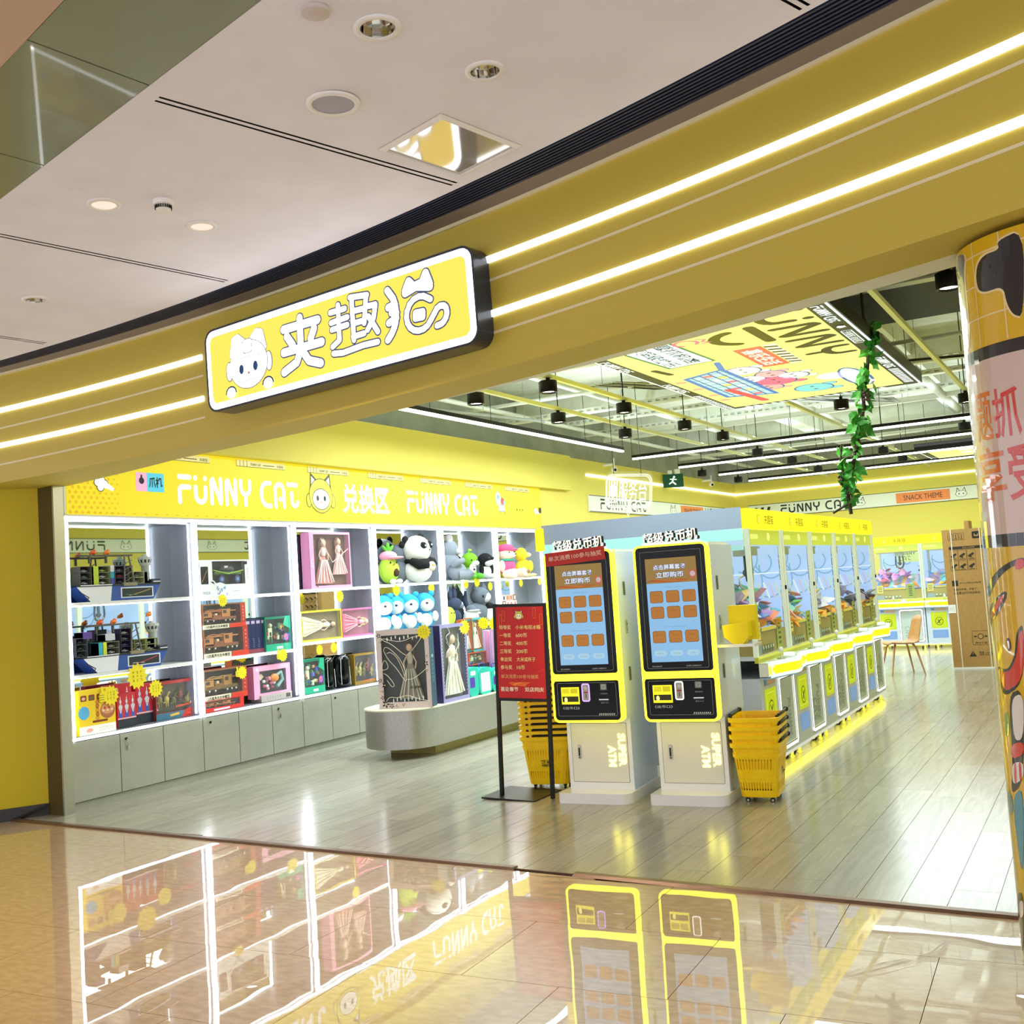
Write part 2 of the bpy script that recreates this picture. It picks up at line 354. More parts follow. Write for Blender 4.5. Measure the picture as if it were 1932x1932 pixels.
# shop floor: oak planks
S=M(); S.prism([(-8,ythr(-8)),(2.2,ythr(2.2)),(2.2,24.6),(-8,24.6)],-.05,-.006,'underlay'); f2=S.build('floor.001',None,'structure','grey oak plank floor inside the shop','floor')
PL=[]
rnd=random.Random(3)
for i in range(49):
    x0=-1.43+.205*(i-32)
    if x0<-7.95 or x0>1.3: continue
    y=ythr(x0)+{0:.0}.get(i,0); yy=5.2+[.41,.76,1.12,.4,1.53,.1,.9][i%7]
    seg=[(ythr(x0),yy)] if yy>ythr(x0)+.06 else []
    while yy<24.2: seg.append((max(yy,ythr(x0)),min(yy+1.22,24.2))); yy+=1.22
    for a,b in seg:
        if b-a>.04: PL.append((x0,a,b))
def plk(S,x0,a,b):
    e=.0012; ya=a+e; yb=a+e
    if abs(a-ythr(x0))<1e-6: yb=ythr(x0+.205)
    S.prism([(x0+e,ya),(x0+.205-e,yb),(x0+.205-e,b-e),(x0+e,b-e)],-.012,.006,'oak')
PL.sort(key=lambda p:(p[1]**2+p[0]**2)+(400 if p[0]>-.4 else 0))
for p in PL[:300]: S=M(); plk(S,*p); S.build('plank',f2)
S=M()
for p in PL[300:]: plk(S,*p)
S.build('far_planks',f2,'stuff')
# threshold strips with the missing piece between
def thr(x0,x1,name,mt,h,d0,d1,lab):
    S=M(); S.add([(x0,ythr(x0)-d0,0),(x1,ythr(x1)-d0,0),(x1,ythr(x1)+d1,0.006),(x0,ythr(x0)+d1,.006),(x0+.01,ythr(x0)-d0*.6,h),(x1-.01,ythr(x1)-d0*.6,h),(x1,ythr(x1)+d1*.8,h),(x0,ythr(x0)+d1*.8,h)],[(0,1,5,4),(4,5,6,7),(7,6,2,3),(3,0,4,7),(1,2,6,5)],mt)
    S.build(name,None,'structure',lab,'threshold')
thr(-7.9,-3.12,'trim_1','threshold',.014,.032,.03,'left length of worn brown metal threshold strip')
thr(-2.74,1.4,'trim_2','threshold',.014,.032,.03,'right length of worn brown metal threshold strip')
thr(-3.12,-2.74,'trim_3','underlay',.005,.012,.012,'bare dark red gap where a piece of threshold strip is missing')
# fascia
S=M()
def loft(S,f0,f1,mt,xs=XS,flip=False):
    vs=[];
    for x in xs: vs+=[f0(x),f1(x)]
    fs=[(2*i,2*i+2,2*i+3,2*i+1) for i in range(len(xs)-1)]
    if flip: fs=[f[::-1] for f in fs]
    S.add(vs,fs,mt,True)
yi=lambda x: yf(x)+(.34 if x>-6 else .34+(-6-x)*.17)
loft(S,lambda x:(x,yf(x),zs(x)),lambda x:(x,yf(x),zc(x)+.03),'fascia yellow')
loft(S,lambda x:(x,yi(x),zs(x)),lambda x:(x,yf(x),zs(x)),'soffit yellow')
loft(S,lambda x:(x,yi(x),4.6),lambda x:(x,yi(x),zs(x)),'white')
S.build('wall_front',None,'structure','curved yellow glossy fascia over the shop opening','fascia')
S=M(); xs=[-3.6,-3,-2.4,-1.8,-1.2,-.6,0,.6,1.2]
for a,b in zip(xs,xs[1:]):
    f=lambda x: yi(x)+max(0,.02+(x+3.4)*.062); S.add([(a,yi(a),zs(a)-.0),(b,yi(b),zs(b)),(b,f(b),zs(b)),(a,f(a),zs(a)),(a,yi(a),zs(a)+.12),(b,yi(b),zs(b)+.12),(b,f(b),zs(b)+.12),(a,f(a),zs(a)+.12)],[(3,2,1,0),(2,3,7,6),(4,5,6,7)],'#dfe3d6')
S.build('trim_4',None,'structure','white painted board behind the fascia underside','trim')
def strip(name,xs,off,hh,mt,lab,cat,d=.012,grp=None):
    S=M(); vs=[];
    for x in xs:
        z=zs(x)+off(x); y=yf(x)
        vs+=[(x,y,z-hh/2),(x,y-d,z-hh/2),(x,y-d,z+hh/2),(x,y,z+hh/2)]
    k=len(xs); fs=[]
    for i in range(k-1):
        for q in range(3): fs.append((4*i+q,4*i+4+q,4*i+5+q,4*i+1+q))
    fs+=[(0,1,2,3),(4*k-4,4*k-1,4*k-2,4*k-3)]; S.add(vs,fs,mt,False); S.build(name,None,None,lab,cat,grp)
lerp=lambda x,a,b,c,d: c+(d-c)*min(1.3,(x-a)/(b-a))
o1=lambda x: lerp(x,-7.55,-2.9,.565,.615) if x<-2.9 else .615
o3=lambda x: lerp(x,-7.55,-2.9,.29,.31)
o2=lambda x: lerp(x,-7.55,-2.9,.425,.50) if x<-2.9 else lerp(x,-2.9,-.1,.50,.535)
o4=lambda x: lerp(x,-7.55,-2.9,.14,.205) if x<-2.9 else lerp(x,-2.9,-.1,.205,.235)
XL=[-10.4,-9.4,-8.5,-7.8]+[-7.5+.2142*i for i in range(11)]; XR=[-2.95+.25*i for i in range(16)]
gp='white light strips on the fascia'
strip('light_strip',XL,o1,.036,'white light','upper glowing white strip on fascia left of the cat sign','light',.014)
strip('light_strip',XR,o1,.036,'white light','upper glowing white strip on fascia right of the cat sign','light',.014)
strip('light_strip',XL,o3,.036,'white light','lower glowing white strip on fascia left of the cat sign','light',.014)
strip('light_strip',XR,o3,.036,'white light','lower glowing white strip on fascia right of the cat sign','light',.014)
strip('reflection_line',XL,o2,.014,'cream line','upper thin cream painted reflection line on fascia left of the sign','trim',.002)  # cream strips stand in for the light strips' reflections in the glossy fascia
strip('reflection_line',XR,o2,.014,'cream line','upper thin cream painted reflection line on fascia right of the sign','trim',.002)
strip('reflection_line',XL,o4,.014,'cream line','lowest thin cream painted reflection line on fascia left of the sign','trim',.002)
strip('reflection_line',XR,o4,.014,'cream line','lowest thin cream painted reflection line on fascia right of the sign','trim',.002)
# cove: cream edge, grey trim, navy linear louver
a1=lambda x: lerp(x,-7.1,-2.7,.12,.14) if x<-2.7 else .145
a2=lambda x: lerp(x,-7.1,-2.7,.25,.36) if x<-2.7 else .36+.02*min(2,x+2.7)
S=M(); loft(S,lambda x:(x,yf(x)+.01,zc(x)-.028),lambda x:(x,yf(x)-.022,zc(x)-.028),'cream line')
loft(S,lambda x:(x,yf(x)-.022,zc(x)-.028),lambda x:(x,yf(x)-.022,zc(x)-.01),'cream line'); S.build('trim_5',None,'structure','thin cream edge along the top of the fascia','trim')
S=M(); loft(S,lambda x:(x,yf(x),zc(x)-.010),lambda x:(x,yf(x)-a1(x),zc(x)-.006),'grey trim'); loft(S,lambda x:(x,yf(x)-a1(x),zc(x)-.006),lambda x:(x,yf(x)-a1(x),zc(x)+.05),'grey trim'); S.build('trim_6',None,'structure','flat grey-brown trim between fascia and louver','trim')
lv=thing('air_louver','long curved navy linear air louver in the concourse ceiling above the fascia','air vent',(0,0,0))
S=M(); loft(S,lambda x:(x,yf(x)-a1(x)+.01,zc(x)+.045),lambda x:(x,yf(x)-a2(x)-.01,zc(x)+.045),'black'); S.build('backing',lv)
for k in range(8):
    q=(k+.5)/8; S=M()
    loft(S,lambda x:(x,yf(x)-a1(x)-(a2(x)-a1(x))*(q-.028),zc(x)-.004),lambda x:(x,yf(x)-a1(x)-(a2(x)-a1(x))*(q+.028),zc(x)-.004),'louver navy')
    loft(S,lambda x:(x,yf(x)-a1(x)-(a2(x)-a1(x))*(q+.028),zc(x)-.004),lambda x:(x,yf(x)-a1(x)-(a2(x)-a1(x))*(q+.028),zc(x)+.035),'louver navy')
    loft(S,lambda x:(x,yf(x)-a1(x)-(a2(x)-a1(x))*(q-.028),zc(x)+.035),lambda x:(x,yf(x)-a1(x)-(a2(x)-a1(x))*(q-.028),zc(x)-.004),'louver navy'); S.build('slat',lv)
# concourse ceiling with openings cut for the recessed fittings
def gpe(x): # edge of the green glass band
    return 3.317+(x+4.558)*(-.504/2.19)
holes=[('c',(-2.19,3.18),.068),('c',(-2.045,3.715),.062),('c',(-4.193,3.628),.062),('c',(-4.07,4.163),.060),('c',(-5.673,4.352),.060),('c',(-.4,1.8),.06)]
holes=[(a,cs(*b),c) for a,b,c in holes]
def slotq(a,b,o,wd=.007):
    a=Vector(a);b=Vector(b);d=(b-a).normalized();nn=Vector((-d.y,d.x)); return [a+nn*(o-wd),b+nn*(o-wd),b+nn*(o+wd),a+nn*(o+wd)]
slots=[((-3.193,3.05),(-2.764,4.62)),((-4.9,3.48),(-4.64,4.93)),((-6.56,4.3),(-6.47,5.03)),((-1.3,2.7),(-.841,4.10))]
slots=[(cs(*a),cs(*b)) for a,b in slots]
cu=bpy.data.curves.new('c','CURVE'); cu.dimensions='2D'; cu.fill_mode='BOTH'
def spl(P):
    s=cu.splines.new('POLY'); s.points.add(len(P)-1); s.use_cyclic_u=True
    for q,p in zip(s.points,P): q.co=(p[0],p[1],0,1)
outer=[(x,yf(x)-a2(x)) for x in XS]+[(2.6,-.5),(.5,2.0)]+[(x,gpe(x)) for x in (-.4,-2.37,-4.56,-7,-9,-10.5)]
spl(outer)
for _,c,r in holes: spl([(c[0]+r*math.cos(2*PI*k/28),c[1]+r*math.sin(2*PI*k/28)) for k in range(28)])
for a,b in slots:
    for o in (-.018,.018): spl(slotq(a,b,o))
oc=bpy.data.objects.new('c',cu); C.objects.link(oc); me=bpy.data.meshes.new_from_object(oc.evaluated_get(bpy.context.evaluated_depsgraph_get())); bpy.data.objects.remove(oc)
S=M(); S.add([(v.co.x,v.co.y,zc(v.co.x)) for v in me.vertices],[tuple(p.vertices) for p in me.polygons],'ceiling board')
ce=S.build('ceiling',None,'structure','white painted board ceiling of the concourse','ceiling')
for a,b in slots:                                  # dark bottoms of the expansion slots
    S=M(); P=slotq(a,b,0,.03); S.prism([(p.x,p.y) for p in P],0,.01,'black'); o=S.build('slot_backing',ce); o.location.z=zc((a[0]+b[0])/2)+.035
S=M()                                              # sky-side cover so the recesses stay dark
S.prism([(-10.5,0.5),(2.6,-1.5),(2.6,5),(-10.5,6.2)],3.98,4.0,'concrete'); S.build('ceiling.001',None,'structure','slab above the concourse ceiling','ceiling')
# green glass band and tan soffit
gl=thing('glass_band','glossy grey green glass panels along the edge of the concourse ceiling','panel',(0,0,0))
def gq(a,b,c,d,mt,nm,par,z=0):
    S=M(); P=[Vector(p) for p in (a,b,c,d)]; vs=[(p.x,p.y,zc(p.x)+z) for p in P]+[(p.x,p.y,zc(p.x)+z+.02) for p in P]
    S.add(vs,[(3,2,1,0),(4,5,6,7),(0,1,5,4),(1,2,6,5),(2,3,7,6),(3,0,4,7)],mt); return S.build(nm,par)
tane=lambda x: 2.564+(x+3.497)*(-.163/.614)
XJ=[-10.5,-7.0,-5.6,-4.09,-3.18,-1.4,.4,2.4]
for a,b in zip(XJ,XJ[1:]):
    sh=.08 if a>-8 else 0
    gq((a+.004,gpe(a)),(b-.004,gpe(b)),(b-.004-.07,tane(b-.07)),(a+.004-.07,tane(a-.07)),'green glass','panel',gl,.001)
S=M(); P=[(-10.5,tane(-10.5)-.002),(2.4,tane(2.4)-.002),(2.4,-6),(-10.5,-6)]
S.add([(a,b,zc(a)+.0) for a,b in P],[(3,2,1,0)],'tan soffit'); S.build('ceiling.002',None,'structure','tan painted soffit beyond the green glass band','ceiling')
# ceiling fittings
def downl(x,y,r,lit,lab):
    x,y=cs(x,y); z=zc(x); t=thing('downlight',lab,'light',(x,y,z),0,'recessed downlights of the concourse'); t.rotation_euler[1]=-.035
    S=M(); S.lathe([(r*.98,.006),(r*1.32,.004),(r*1.34,-.006),(r*1.0,-.010),(r*.98,-.004),(r*.98,.006)],'white',seg=28,cap=False); S.build('rim',t)
    S=M(); S.lathe([(r*.97,-.004),(r*.9,.03),(r*.62,.085)],'warm reflector' if lit else 'chrome',seg=10,smooth=False,cap=False)
    S.build('reflector',t)
    S=M(); S.lathe([(.0001,.086),(r*.63,.084)],'warm lens' if lit else '#cfc6b8',seg=16,cap=False); S.build('lamp',t)
downl(-2.19,3.18,.068,0,'unlit chrome downlight, nearest the grey ceiling disc')
downl(-2.045,3.715,.062,0,'unlit chrome downlight above the mirror hatch')
downl(-4.193,3.628,.062,1,'lit warm downlight left of the smoke detector')
downl(-4.07,4.163,.060,1,'lit warm downlight right of the smoke detector')
downl(-5.673,4.352,.060,0,'unlit chrome downlight far left over the fascia')
x,y=cs(-2.292,2.95); S=M(); S.lathe([(.052,.0),(.055,-.008),(.05,-.016),(.001,-.018)],'#cfc4bc',TR(x,y,zc(x)),seg=28); S.build('sprinkler_cover',None,None,'round plain grey cover disc on ceiling near the glass band','ceiling fitting')
x,y=cs(-2.682,3.535); t=thing('ceiling_speaker','round ceiling speaker with grey grille and white ring','speaker',(x,y,zc(x)))
S=M(); S.lathe([(.088,-.004),(.092,-.012),(.112,-.010),(.115,.0)],'white',seg=36,cap=False); S.build('rim',t)
S=M(); S.lathe([(.0001,-.010),(.089,-.008)],'#a3a2ae',seg=36,cap=False); S.build('grille',t)
x,y=cs(-3.958,3.79); t=thing('smoke_detector','small white domed smoke detector with dark vents','smoke detector',(x,y,zc(x)))
S=M(); S.lathe([(.05,0),(.05,-.018),(.046,-.024)],'white',seg=24); S.build('base',t)
S=M(); S.lathe([(.040,-.024),(.036,-.05),(.028,-.054),(.0001,-.056)],'white',seg=24); S.build('dome',t)
S=M()
for k in range(24):
    a=2*PI*k/24; S.box(.0375,-.003,-.045,.0425,.003,-.028,'black',TR(0,0,0,a))
S.build('vent',t)
h=[Vector((-2.81,4.025)),Vector((-2.387,3.913)),Vector((-2.275,4.449)),Vector((-2.693,4.56))]; h=[Vector(cs(*p)) for p in h]; c=sum(h,Vector((0,0)))/4
t=thing('access_hatch','square white framed ceiling hatch with mirror shiny panel reflecting the sign','ceiling hatch',(0,0,0))
S=M()
for i in range(4):
    a,b=h[i],h[(i+1)%4]; a2_,b2_=c+(a-c)*.90,c+(b-c)*.90
    S.add([(p.x,p.y,zc(p.x)-z) for p,z in ((a,.002),(b,.002),(b2_,.014),(a2_,.014))],[(0,3,2,1)],'white'); S.add([(p.x,p.y,zc(p.x)-z) for p,z in ((a2_,.014),(b2_,.014),(b2_,.0),(a2_,.0))],[(0,3,2,1)],'white')
S.build('frame',t)
S=M(); hp=[c+(p-c)*.885 for p in h]
mat('hatch mirror','#dcd9d0',.08,.6)
S.add([(p.x,p.y,zc(p.x)-.003-.0*i) for i,p in enumerate(hp)],[(3,2,1,0)],'hatch mirror'); S.build('panel',t)

# ---------------------------------------------------------------- shop shell
def wall(name,x0,y0,z0,x1,y1,z1,mt,lab,cat='wall'):
    S=M(); S.box(x0,y0,z0,x1,y1,z1,mt); return S.build(name,None,'structure',lab,cat)
wall('wall_left',-7.85,14.47,0,-7.5,24.3,3.6,'wall yellow','yellow left wall of the shop past the cabinets')
wall('wall_left.001',-8.35,5.9,0,-7.83,14.5,3.04,'wall yellow','yellow wall behind the display cabinets')
wall('wall_left.002',-8.35,5.55,3.601,-8.1,25.2,4.6,'concrete','grey concrete wall above the yellow bulkhead')
wall('wall_back',-7.5,24.2,0,2.0,24.5,3.6,'wall yellow','yellow back wall of the shop')
wall('wall_back.001',-8.35,24.9,3.601,2.4,25.2,4.6,'concrete','concrete wall above the back wall')
wall('wall_right',1.2,6.2,0,1.4,24.2,4.6,'wall yellow','yellow right wall of the shop')
wall('trim_7',-8.35,5.75,3.05,-7.4,15.4,3.6,'wall yellow','boxed yellow bulkhead over the display cabinets','bulkhead')
S=M(); S.prism([(-7.70,5.86),(-8.35,4.86),(-8.6,5.0),(-8.35,5.95)],.10,2.72,'outer yellow'); S.build('wall_left.003',None,'structure','plain yellow wall outside the shop at far left','wall')
S=M(); S.prism([(-7.69,5.855),(-8.34,4.855),(-8.37,4.87),(-7.73,5.87)],0,.10,'black marble'); S.build('baseboard_left',None,'structure','black marble baseboard under the outer yellow wall','baseboard')
S=M(); S.box(-7.72,5.86,0,-7.5,5.95,2.70,'bronze'); S.box(-7.515,5.85,0,-7.497,5.952,3.04,'steel'); S.build('trim_8',None,'structure','dark bronze metal end panel of the cabinet wall','trim')
wall('ceiling.003',-8.6,4.6,4.6,2.5,25.4,4.75,'concrete light','raw concrete slab over the shop','ceiling')
# slab beams
for k,y in enumerate((8.2,11.6,15.0,18.4,21.8)):
    S=M(); S.box(-8.1,y,4.25,1.2,y+.35,4.6,'concrete light'); S.build('beam',None,None,'raw concrete ceiling beam, number %s row from the shop front'%(['first','second','third','fourth','fifth'][k]),'beam','concrete beams')
for k,x in enumerate((-5.2,-2.4)):
    S=M(); S.box(x,4.9,4.30,x+.3,24.9,4.6,'concrete light'); S.build('beam',None,None,['long concrete beam over the left aisle','long concrete beam over the claw machines'][k],'beam','concrete beams')
# printed band with shop name on the walls
def band(name,Fm,u0,u1,v0,v1,items,lab):
    t=thing(name,lab,'sign',(0,0,0)); S=M(); S.box(u0,v0,.002,u1,v1,.03,'#e6ead6',Fm); S.rect(Fm,u0,v1-.012,u1,v1,'#3a3a2c',.031); S.rect(Fm,u0,v0,u1,v0+.012,'#3a3a2c',.031); S.build('board',t)
    h=(v1-v0); vc=(v0+v1)/2; S=M()
    for k,u,wd in items:
        if k=='L': logo(S,Fm,'FUNNY CAT',u,vc,h*.55,'#1c1c14',.033,.2,wd)
        elif k=='S': 
            S.rect(Fm,u-wd/2,vc-h*.36,u+wd/2,vc+h*.36,'#ef8a45',.033); S.text(Fm,'SNACK THEME',u,vc,h*.36,'#2c2018',.035,wd*.72,.0)
        elif k=='C': 
            S.disc(Fm,u,vc-.02,wd*.36,'#4a4a3c',.033,ry=h*.22); S.disc(Fm,u,vc-.02,wd*.33,'#eef0e2',.0335,ry=h*.2)
            for s in (-1,1):
                S.line(Fm,[(u+s*wd*.28,vc+.03),(u+s*wd*.22,vc+h*.36),(u+s*wd*.1,vc+h*.16)],.012,'#4a4a3c',.033); S.disc(Fm,u+s*wd*.13,vc-.02,.014,'#2c2c24',.0345)
        elif k=='H':
            for q in range(3): S.poly(Fm,[(u+q*wd*.5,vc-h*.28),(u+q*wd*.5+wd*.22,vc-h*.28),(u+q*wd*.5+wd*.4,vc+h*.28),(u+q*wd*.5+wd*.18,vc+h*.28)],'#1c1c14',.033)
    S.build('lettering',t); return t
FW=fr((-7.5,0,0),(0,1,0),(0,0,1))
band('wall_band',FW,16.15,23.85,2.74,3.02,[('L',17.6,2.0),('C',20.05,.5),('S',21.15,1.35),('C',22.05,.4),('L',22.75,.95),('H',23.35,.25)],'long white band with black shop lettering on the left yellow wall')
FB=fr((0,24.2,0),(1,0,0),(0,0,1))
band('wall_band',FB,-7.2,1.2,2.77,3.07,[('H',-7.1,.3),('L',-5.7,1.5),('C',-4.72,.34),('S',-3.42,1.08),('C',-2.66,.32),('L',-1.3,1.5),('C',.2,.34)],'white band with an orange SNACK THEME label on the back wall')
FR_=fr((1.2,0,0),(0,-1,0),(0,0,1))
band('wall_band',FR_,-23,-6.5,2.74,3.02,[('L',-19,2),('C',-17,.4),('S',-15.8,1.2),('C',-14.7,.4),('L',-13.2,2),('C',-11.6,.4),('L',-9.6,2),('H',-7.5,.3)],'white band with shop lettering on the right wall, seen in the cabinet mirrors')
S=M(); S.box(-7.5,16.15,3.33,-7.47,24.2,3.37,'strip light'); S.build('light_strip',None,None,'glowing white strip along the left yellow wall','light')
S=M(); S.box(-7.5,24.17,3.33,1.2,24.2,3.37,'strip light'); S.build('light_strip',None,None,'glowing white strip along the back yellow wall','light')
S=M(); S.box(1.17,6.4,3.33,1.2,24.2,3.37,'strip light'); S.build('light_strip',None,None,'glowing white strip along the right wall','light')
# ================================================================ DISPLAY CABINETS
CY=[5.95,7.38,8.79,10.2,11.65,13.05,14.46]
ORD=['first display cabinet from the shop front, holding toy carrier ships','second display cabinet, with truck boxes and a white boxed racing car','third display cabinet, with a tall pink doll box on top','fourth display cabinet, with the panda and avocado plush','fifth display cabinet, with grey and green plush','last display cabinet by the wall, with pink hat bear and yellow duck plush']
SH=[[1.70,1.10],[1.69,1.10],[1.71,1.15],[1.72,1.14],[1.72,1.14],[1.72,1.14]]
for i in range(6):
    y0=CY[i]; W=CY[i+1]-y0; t=thing('display_cabinet','white-lit '+ORD[i],'cabinet',(-7.5,y0,0),PI/2,'row of lit display cabinets')
    S=M(); S.box(.0,.03,0,W,.31,.075,'cabinet door'); S.build('plinth',t)
    S=M(); S.box(.002,.022,.075,W-.002,.31,.572,'#5a5a50'); S.build('body',t)
    for k in range(3):
        S=M(); a=k*W/3+.004; b=(k+1)*W/3-.004; S.box(a,0,.085,b,.018,.566,'cabinet door'); d=S.build('door',t)
        if (i,k) in ((0,1),(1,0),(1,2),(2,1)):
            S=M(); S.cyl((a+.09 if k!=1 else a+.06,0,.52),(a+.09 if k!=1 else a+.06,-.008,.52),.012,'black metal')
            if (i,k) in ((0,1),(1,2)):
                u=a+.09 if k!=1 else a+.06; S.tube([(u,-.01,.52),(u+.006,-.018,.49),(u+.012,-.014,.46)],.004,'steel'); S.box(u+.004,-.018,.43,u+.022,-.012,.465,'steel')
            S.build('lock',d)
    S=M(); S.box(0,0.004,.572,W,.31,.60,'cabinet side'); S.build('bottom_board',t)
    S=M(); S.box(0,0.004,2.395,W,.31,2.42,'cabinet side'); S.build('top_board',t)
    for a,b in ((0,.018),(W-.018,W)):
        S=M(); S.box(a,.004,.60,b,.31,2.395,'cabinet side'); S.build('side_panel',t)
    S=M(); S.box(.018,.30,.60,W-.018,.31,2.395,'mirror'); S.build('mirror',t)
    for z in SH[i]:
        S=M(); S.box(.018,.035,z-.022,W-.018,.30,z,'#c9ccd0'); S.box(.018,.03,z-.024,W-.018,.035,z+.001,'#e9ecee'); h=S.build('shelf',t)
        S=M(); S.box(.03,.045,z-.030,W-.03,.058,z-.024,'cabinet light'); S.build('light_strip',h)
    S=M()
    for a,b,c,d in ((.006,.578,.030,2.415),(W-.030,.578,W-.006,2.415),(.006,.578,W-.006,.600),(.006,2.392,W-.006,2.415)): S.box(a,-.008,b,c,.004,d,'cabinet light')
    S.build('light_frame',t)
    for a in (.034,W-.048):
        S=M(); S.box(a,.03,.62,a+.013,.042,2.38,'cabinet light'); S.build('light_strip',t)
    S=M(); S.box(.05,.03,2.378,W-.05,.042,2.39,'cabinet light'); S.build('light_strip',t)
# ---- lightbox banner over the cabinets
t=thing('banner_lightbox','long yellow lit banner with white shop lettering above the display cabinets','sign',(-7.5,5.95,0),PI/2)
BL=8.53
mat('banner lit','#fbe81a',.5,emit=.62,ecol='#fbe620'); mat('banner white','#ffffff',.5,emit=.95,ecol='#f4fff0')
S=M(); S.box(0.03,.0,2.43,BL-.02,.12,3.045,'banner lit'); S.build('lit_panel',t)
S=M(); S.box(0,-.006,2.42,BL,.0,2.434,'steel'); S.box(0,-.006,2.43,.02,.02,3.045,'steel'); S.build('frame',t)
Fm=FRONT(0); BW='banner white'
Y=lambda px,py: px_x(px,py,-7.5).y-5.95
def bz(px,py): return px_x(px,py,-7.5).z
S=M()
L1=(Y(333,930),Y(563,940)); logo(S,Fm,'FUNNY CAT',(L1[0]+L1[1])/2,2.70,.235,BW,.004,.21,(L1[1]-L1[0])-.05)
L2=(Y(766,950),Y(901,960)); logo(S,Fm,'FUNNY CAT',(L2[0]+L2[1])/2,2.715,.235,BW,.004,.21,(L2[1]-L2[0])-.05)
S.build('lettering',t,'stuff')
a,b=Y(646,945),Y(734,955); S=M(); S.text(Fm,'兑换区',(a+b)/2,2.71,.34,BW,.004,b-a,.03); S.build('lettering',t)
S=M(); catface(S,Fm,Y(605,935),2.72,.46,.004,'#fdfff4','#4a4a30','#f6ee40','|.75'); S.build('emblem',t)
# pink and blue label
a,b,c=Y(256,915),Y(277,916),Y(309,918); S=M(); S.rect(Fm,a,2.66,b,2.83,'#f2b4d8|.7',.004); S.rect(Fm,b,2.66,c,2.83,'#5ad0ee|.7',.004)
S.disc(Fm,(a+b)/2,2.755,.03,'#2a1830',.006,ry=.03); S.line(Fm,[((a+b)/2,2.80),((a+b)/2,2.76)],.02,'#2a1830',.006); S.text(Fm,'爪机',(b+c)/2,2.745,.10,'#10202c',.006,(c-b)*.8,.03); S.build('label',t)
# halftone dots and clouds at both ends
S=M()
for i in range(17):
    for j in range(14):
        u=.06+i*.062+(j%2)*.031; r=.017*(1-i/19); 
        if u<Y(222,930)+.0: S.disc(Fm,u,2.455+j*.042,r,'#f4c21c|.6',.003,seg=8)
        if i<11: S.disc(Fm,BL-.05-i*.05-(j%2)*.025,2.455+j*.042,.014*(1-i/13),'#f4b41c|.6',.003,seg=6)
S.build('dots',t,'stuff')
def cloud(S,u,v,s,c='#ffffff|.9'):
    for du,dv,r in ((-.9,.3,.62),(0,.7,.62),(.7,.15,.55),(-.3,-.5,.65)): S.disc(Fm,u+du*s,v+dv*s,(r+.14)*s,'#141414',.0045)
    for du,dv,r in ((-.9,.3,.62),(0,.7,.62),(.7,.15,.55),(-.3,-.5,.65),(-.1,.1,.7)): S.disc(Fm,u+du*s,v+dv*s,r*s,c,.0055)
    S.poly(Fm,[(u+.2*s,v+.9*s),(u-.2*s,v-.4*s),(u+2.3*s,v-1.1*s),(u+2.6*s,v-.6*s)],c,.006)
    for q in range(3): S.line(Fm,[(u+(.5+q*.1)*s,v+(.3-q*.3)*s),(u+(1.9+q*.1)*s,v+(-.4-q*.25)*s)],.05*s,'#9ad4e8',.0065)
S=M(); cloud(S,Y(155,905)+.0,2.87,.09); S.build('cloud_print',t); S=M(); cloud(S,Y(192,928),2.70,.05); S.build('cloud_print',t)
S=M(); cloud(S,Y(1010,958),2.69,.04); S.rect(Fm,BL-.10,2.67,BL-.02,2.75,'#222222',.007); S.build('cloud_print',t)
# small frieze labels on the top edge and shopper print at the right
for k in range(7):
    u=.95+k*1.08; S=M(); S.rect(Fm,u,2.965,u+.72,3.03,'#fdf0a0|.5',.004); S.rect(Fm,u,2.965,u+.72,2.970,'#4a4a20',.0045)
    for q in range(4): S.rect(Fm,u+q*.05,2.97,u+.006+q*.05,3.03,'#4a4a20',.0048)
    S.text(Fm,'FUNNY CAT',u+.28,2.995,.026,'#1a1a10',.005,.15,.02); S.line(Fm,[(u+.39,2.995),(u+.55,2.995)],.007,'#1a1a10',.005); S.text(Fm,'夹趣猫',u+.64,2.995,.03,'#3a3a20',.005,.1); S.build('frieze_label',t)
S=M(); 
for k in range(68): S.rect(Fm,.1+k*.124,2.452,.13+k*.124,2.459,'#f2b81c|.5',.003)
S.build('dash_line',t,'stuff')
u=Y(945,958); S=M(); S.rrect(Fm,u-.06,2.66,u+.10,2.76,.02,'#d8e6f6|.8',.005); S.rring(Fm,u-.06,2.66,u+.10,2.76,.02,.008,'#3c7ac4',.006)
S.disc(Fm,u-.07,2.84,.07,'#ffffff|.8',.005,ry=.10); S.disc(Fm,u-.07,2.86,.035,'#74b6f0|.6',.006); S.disc(Fm,u+.05,2.81,.05,'#e8585a|.5',.0055); S.disc(Fm,u+.10,2.79,.03,'#8ad0e8|.5',.006); S.line(Fm,[(u+.08,2.66),(u+.12,2.62)],.01,'#1c2c50',.005); S.line(Fm,[(u-.04,2.66),(u-.03,2.62)],.01,'#1c2c50',.005); S.build('cart_print',t)
S=M()
for q in range(3): S.disc(Fm,Y(975+5*q,957),2.70,.014,'#2a2410',.004,ry=.024,seg=4)
S.build('dot_print',t)

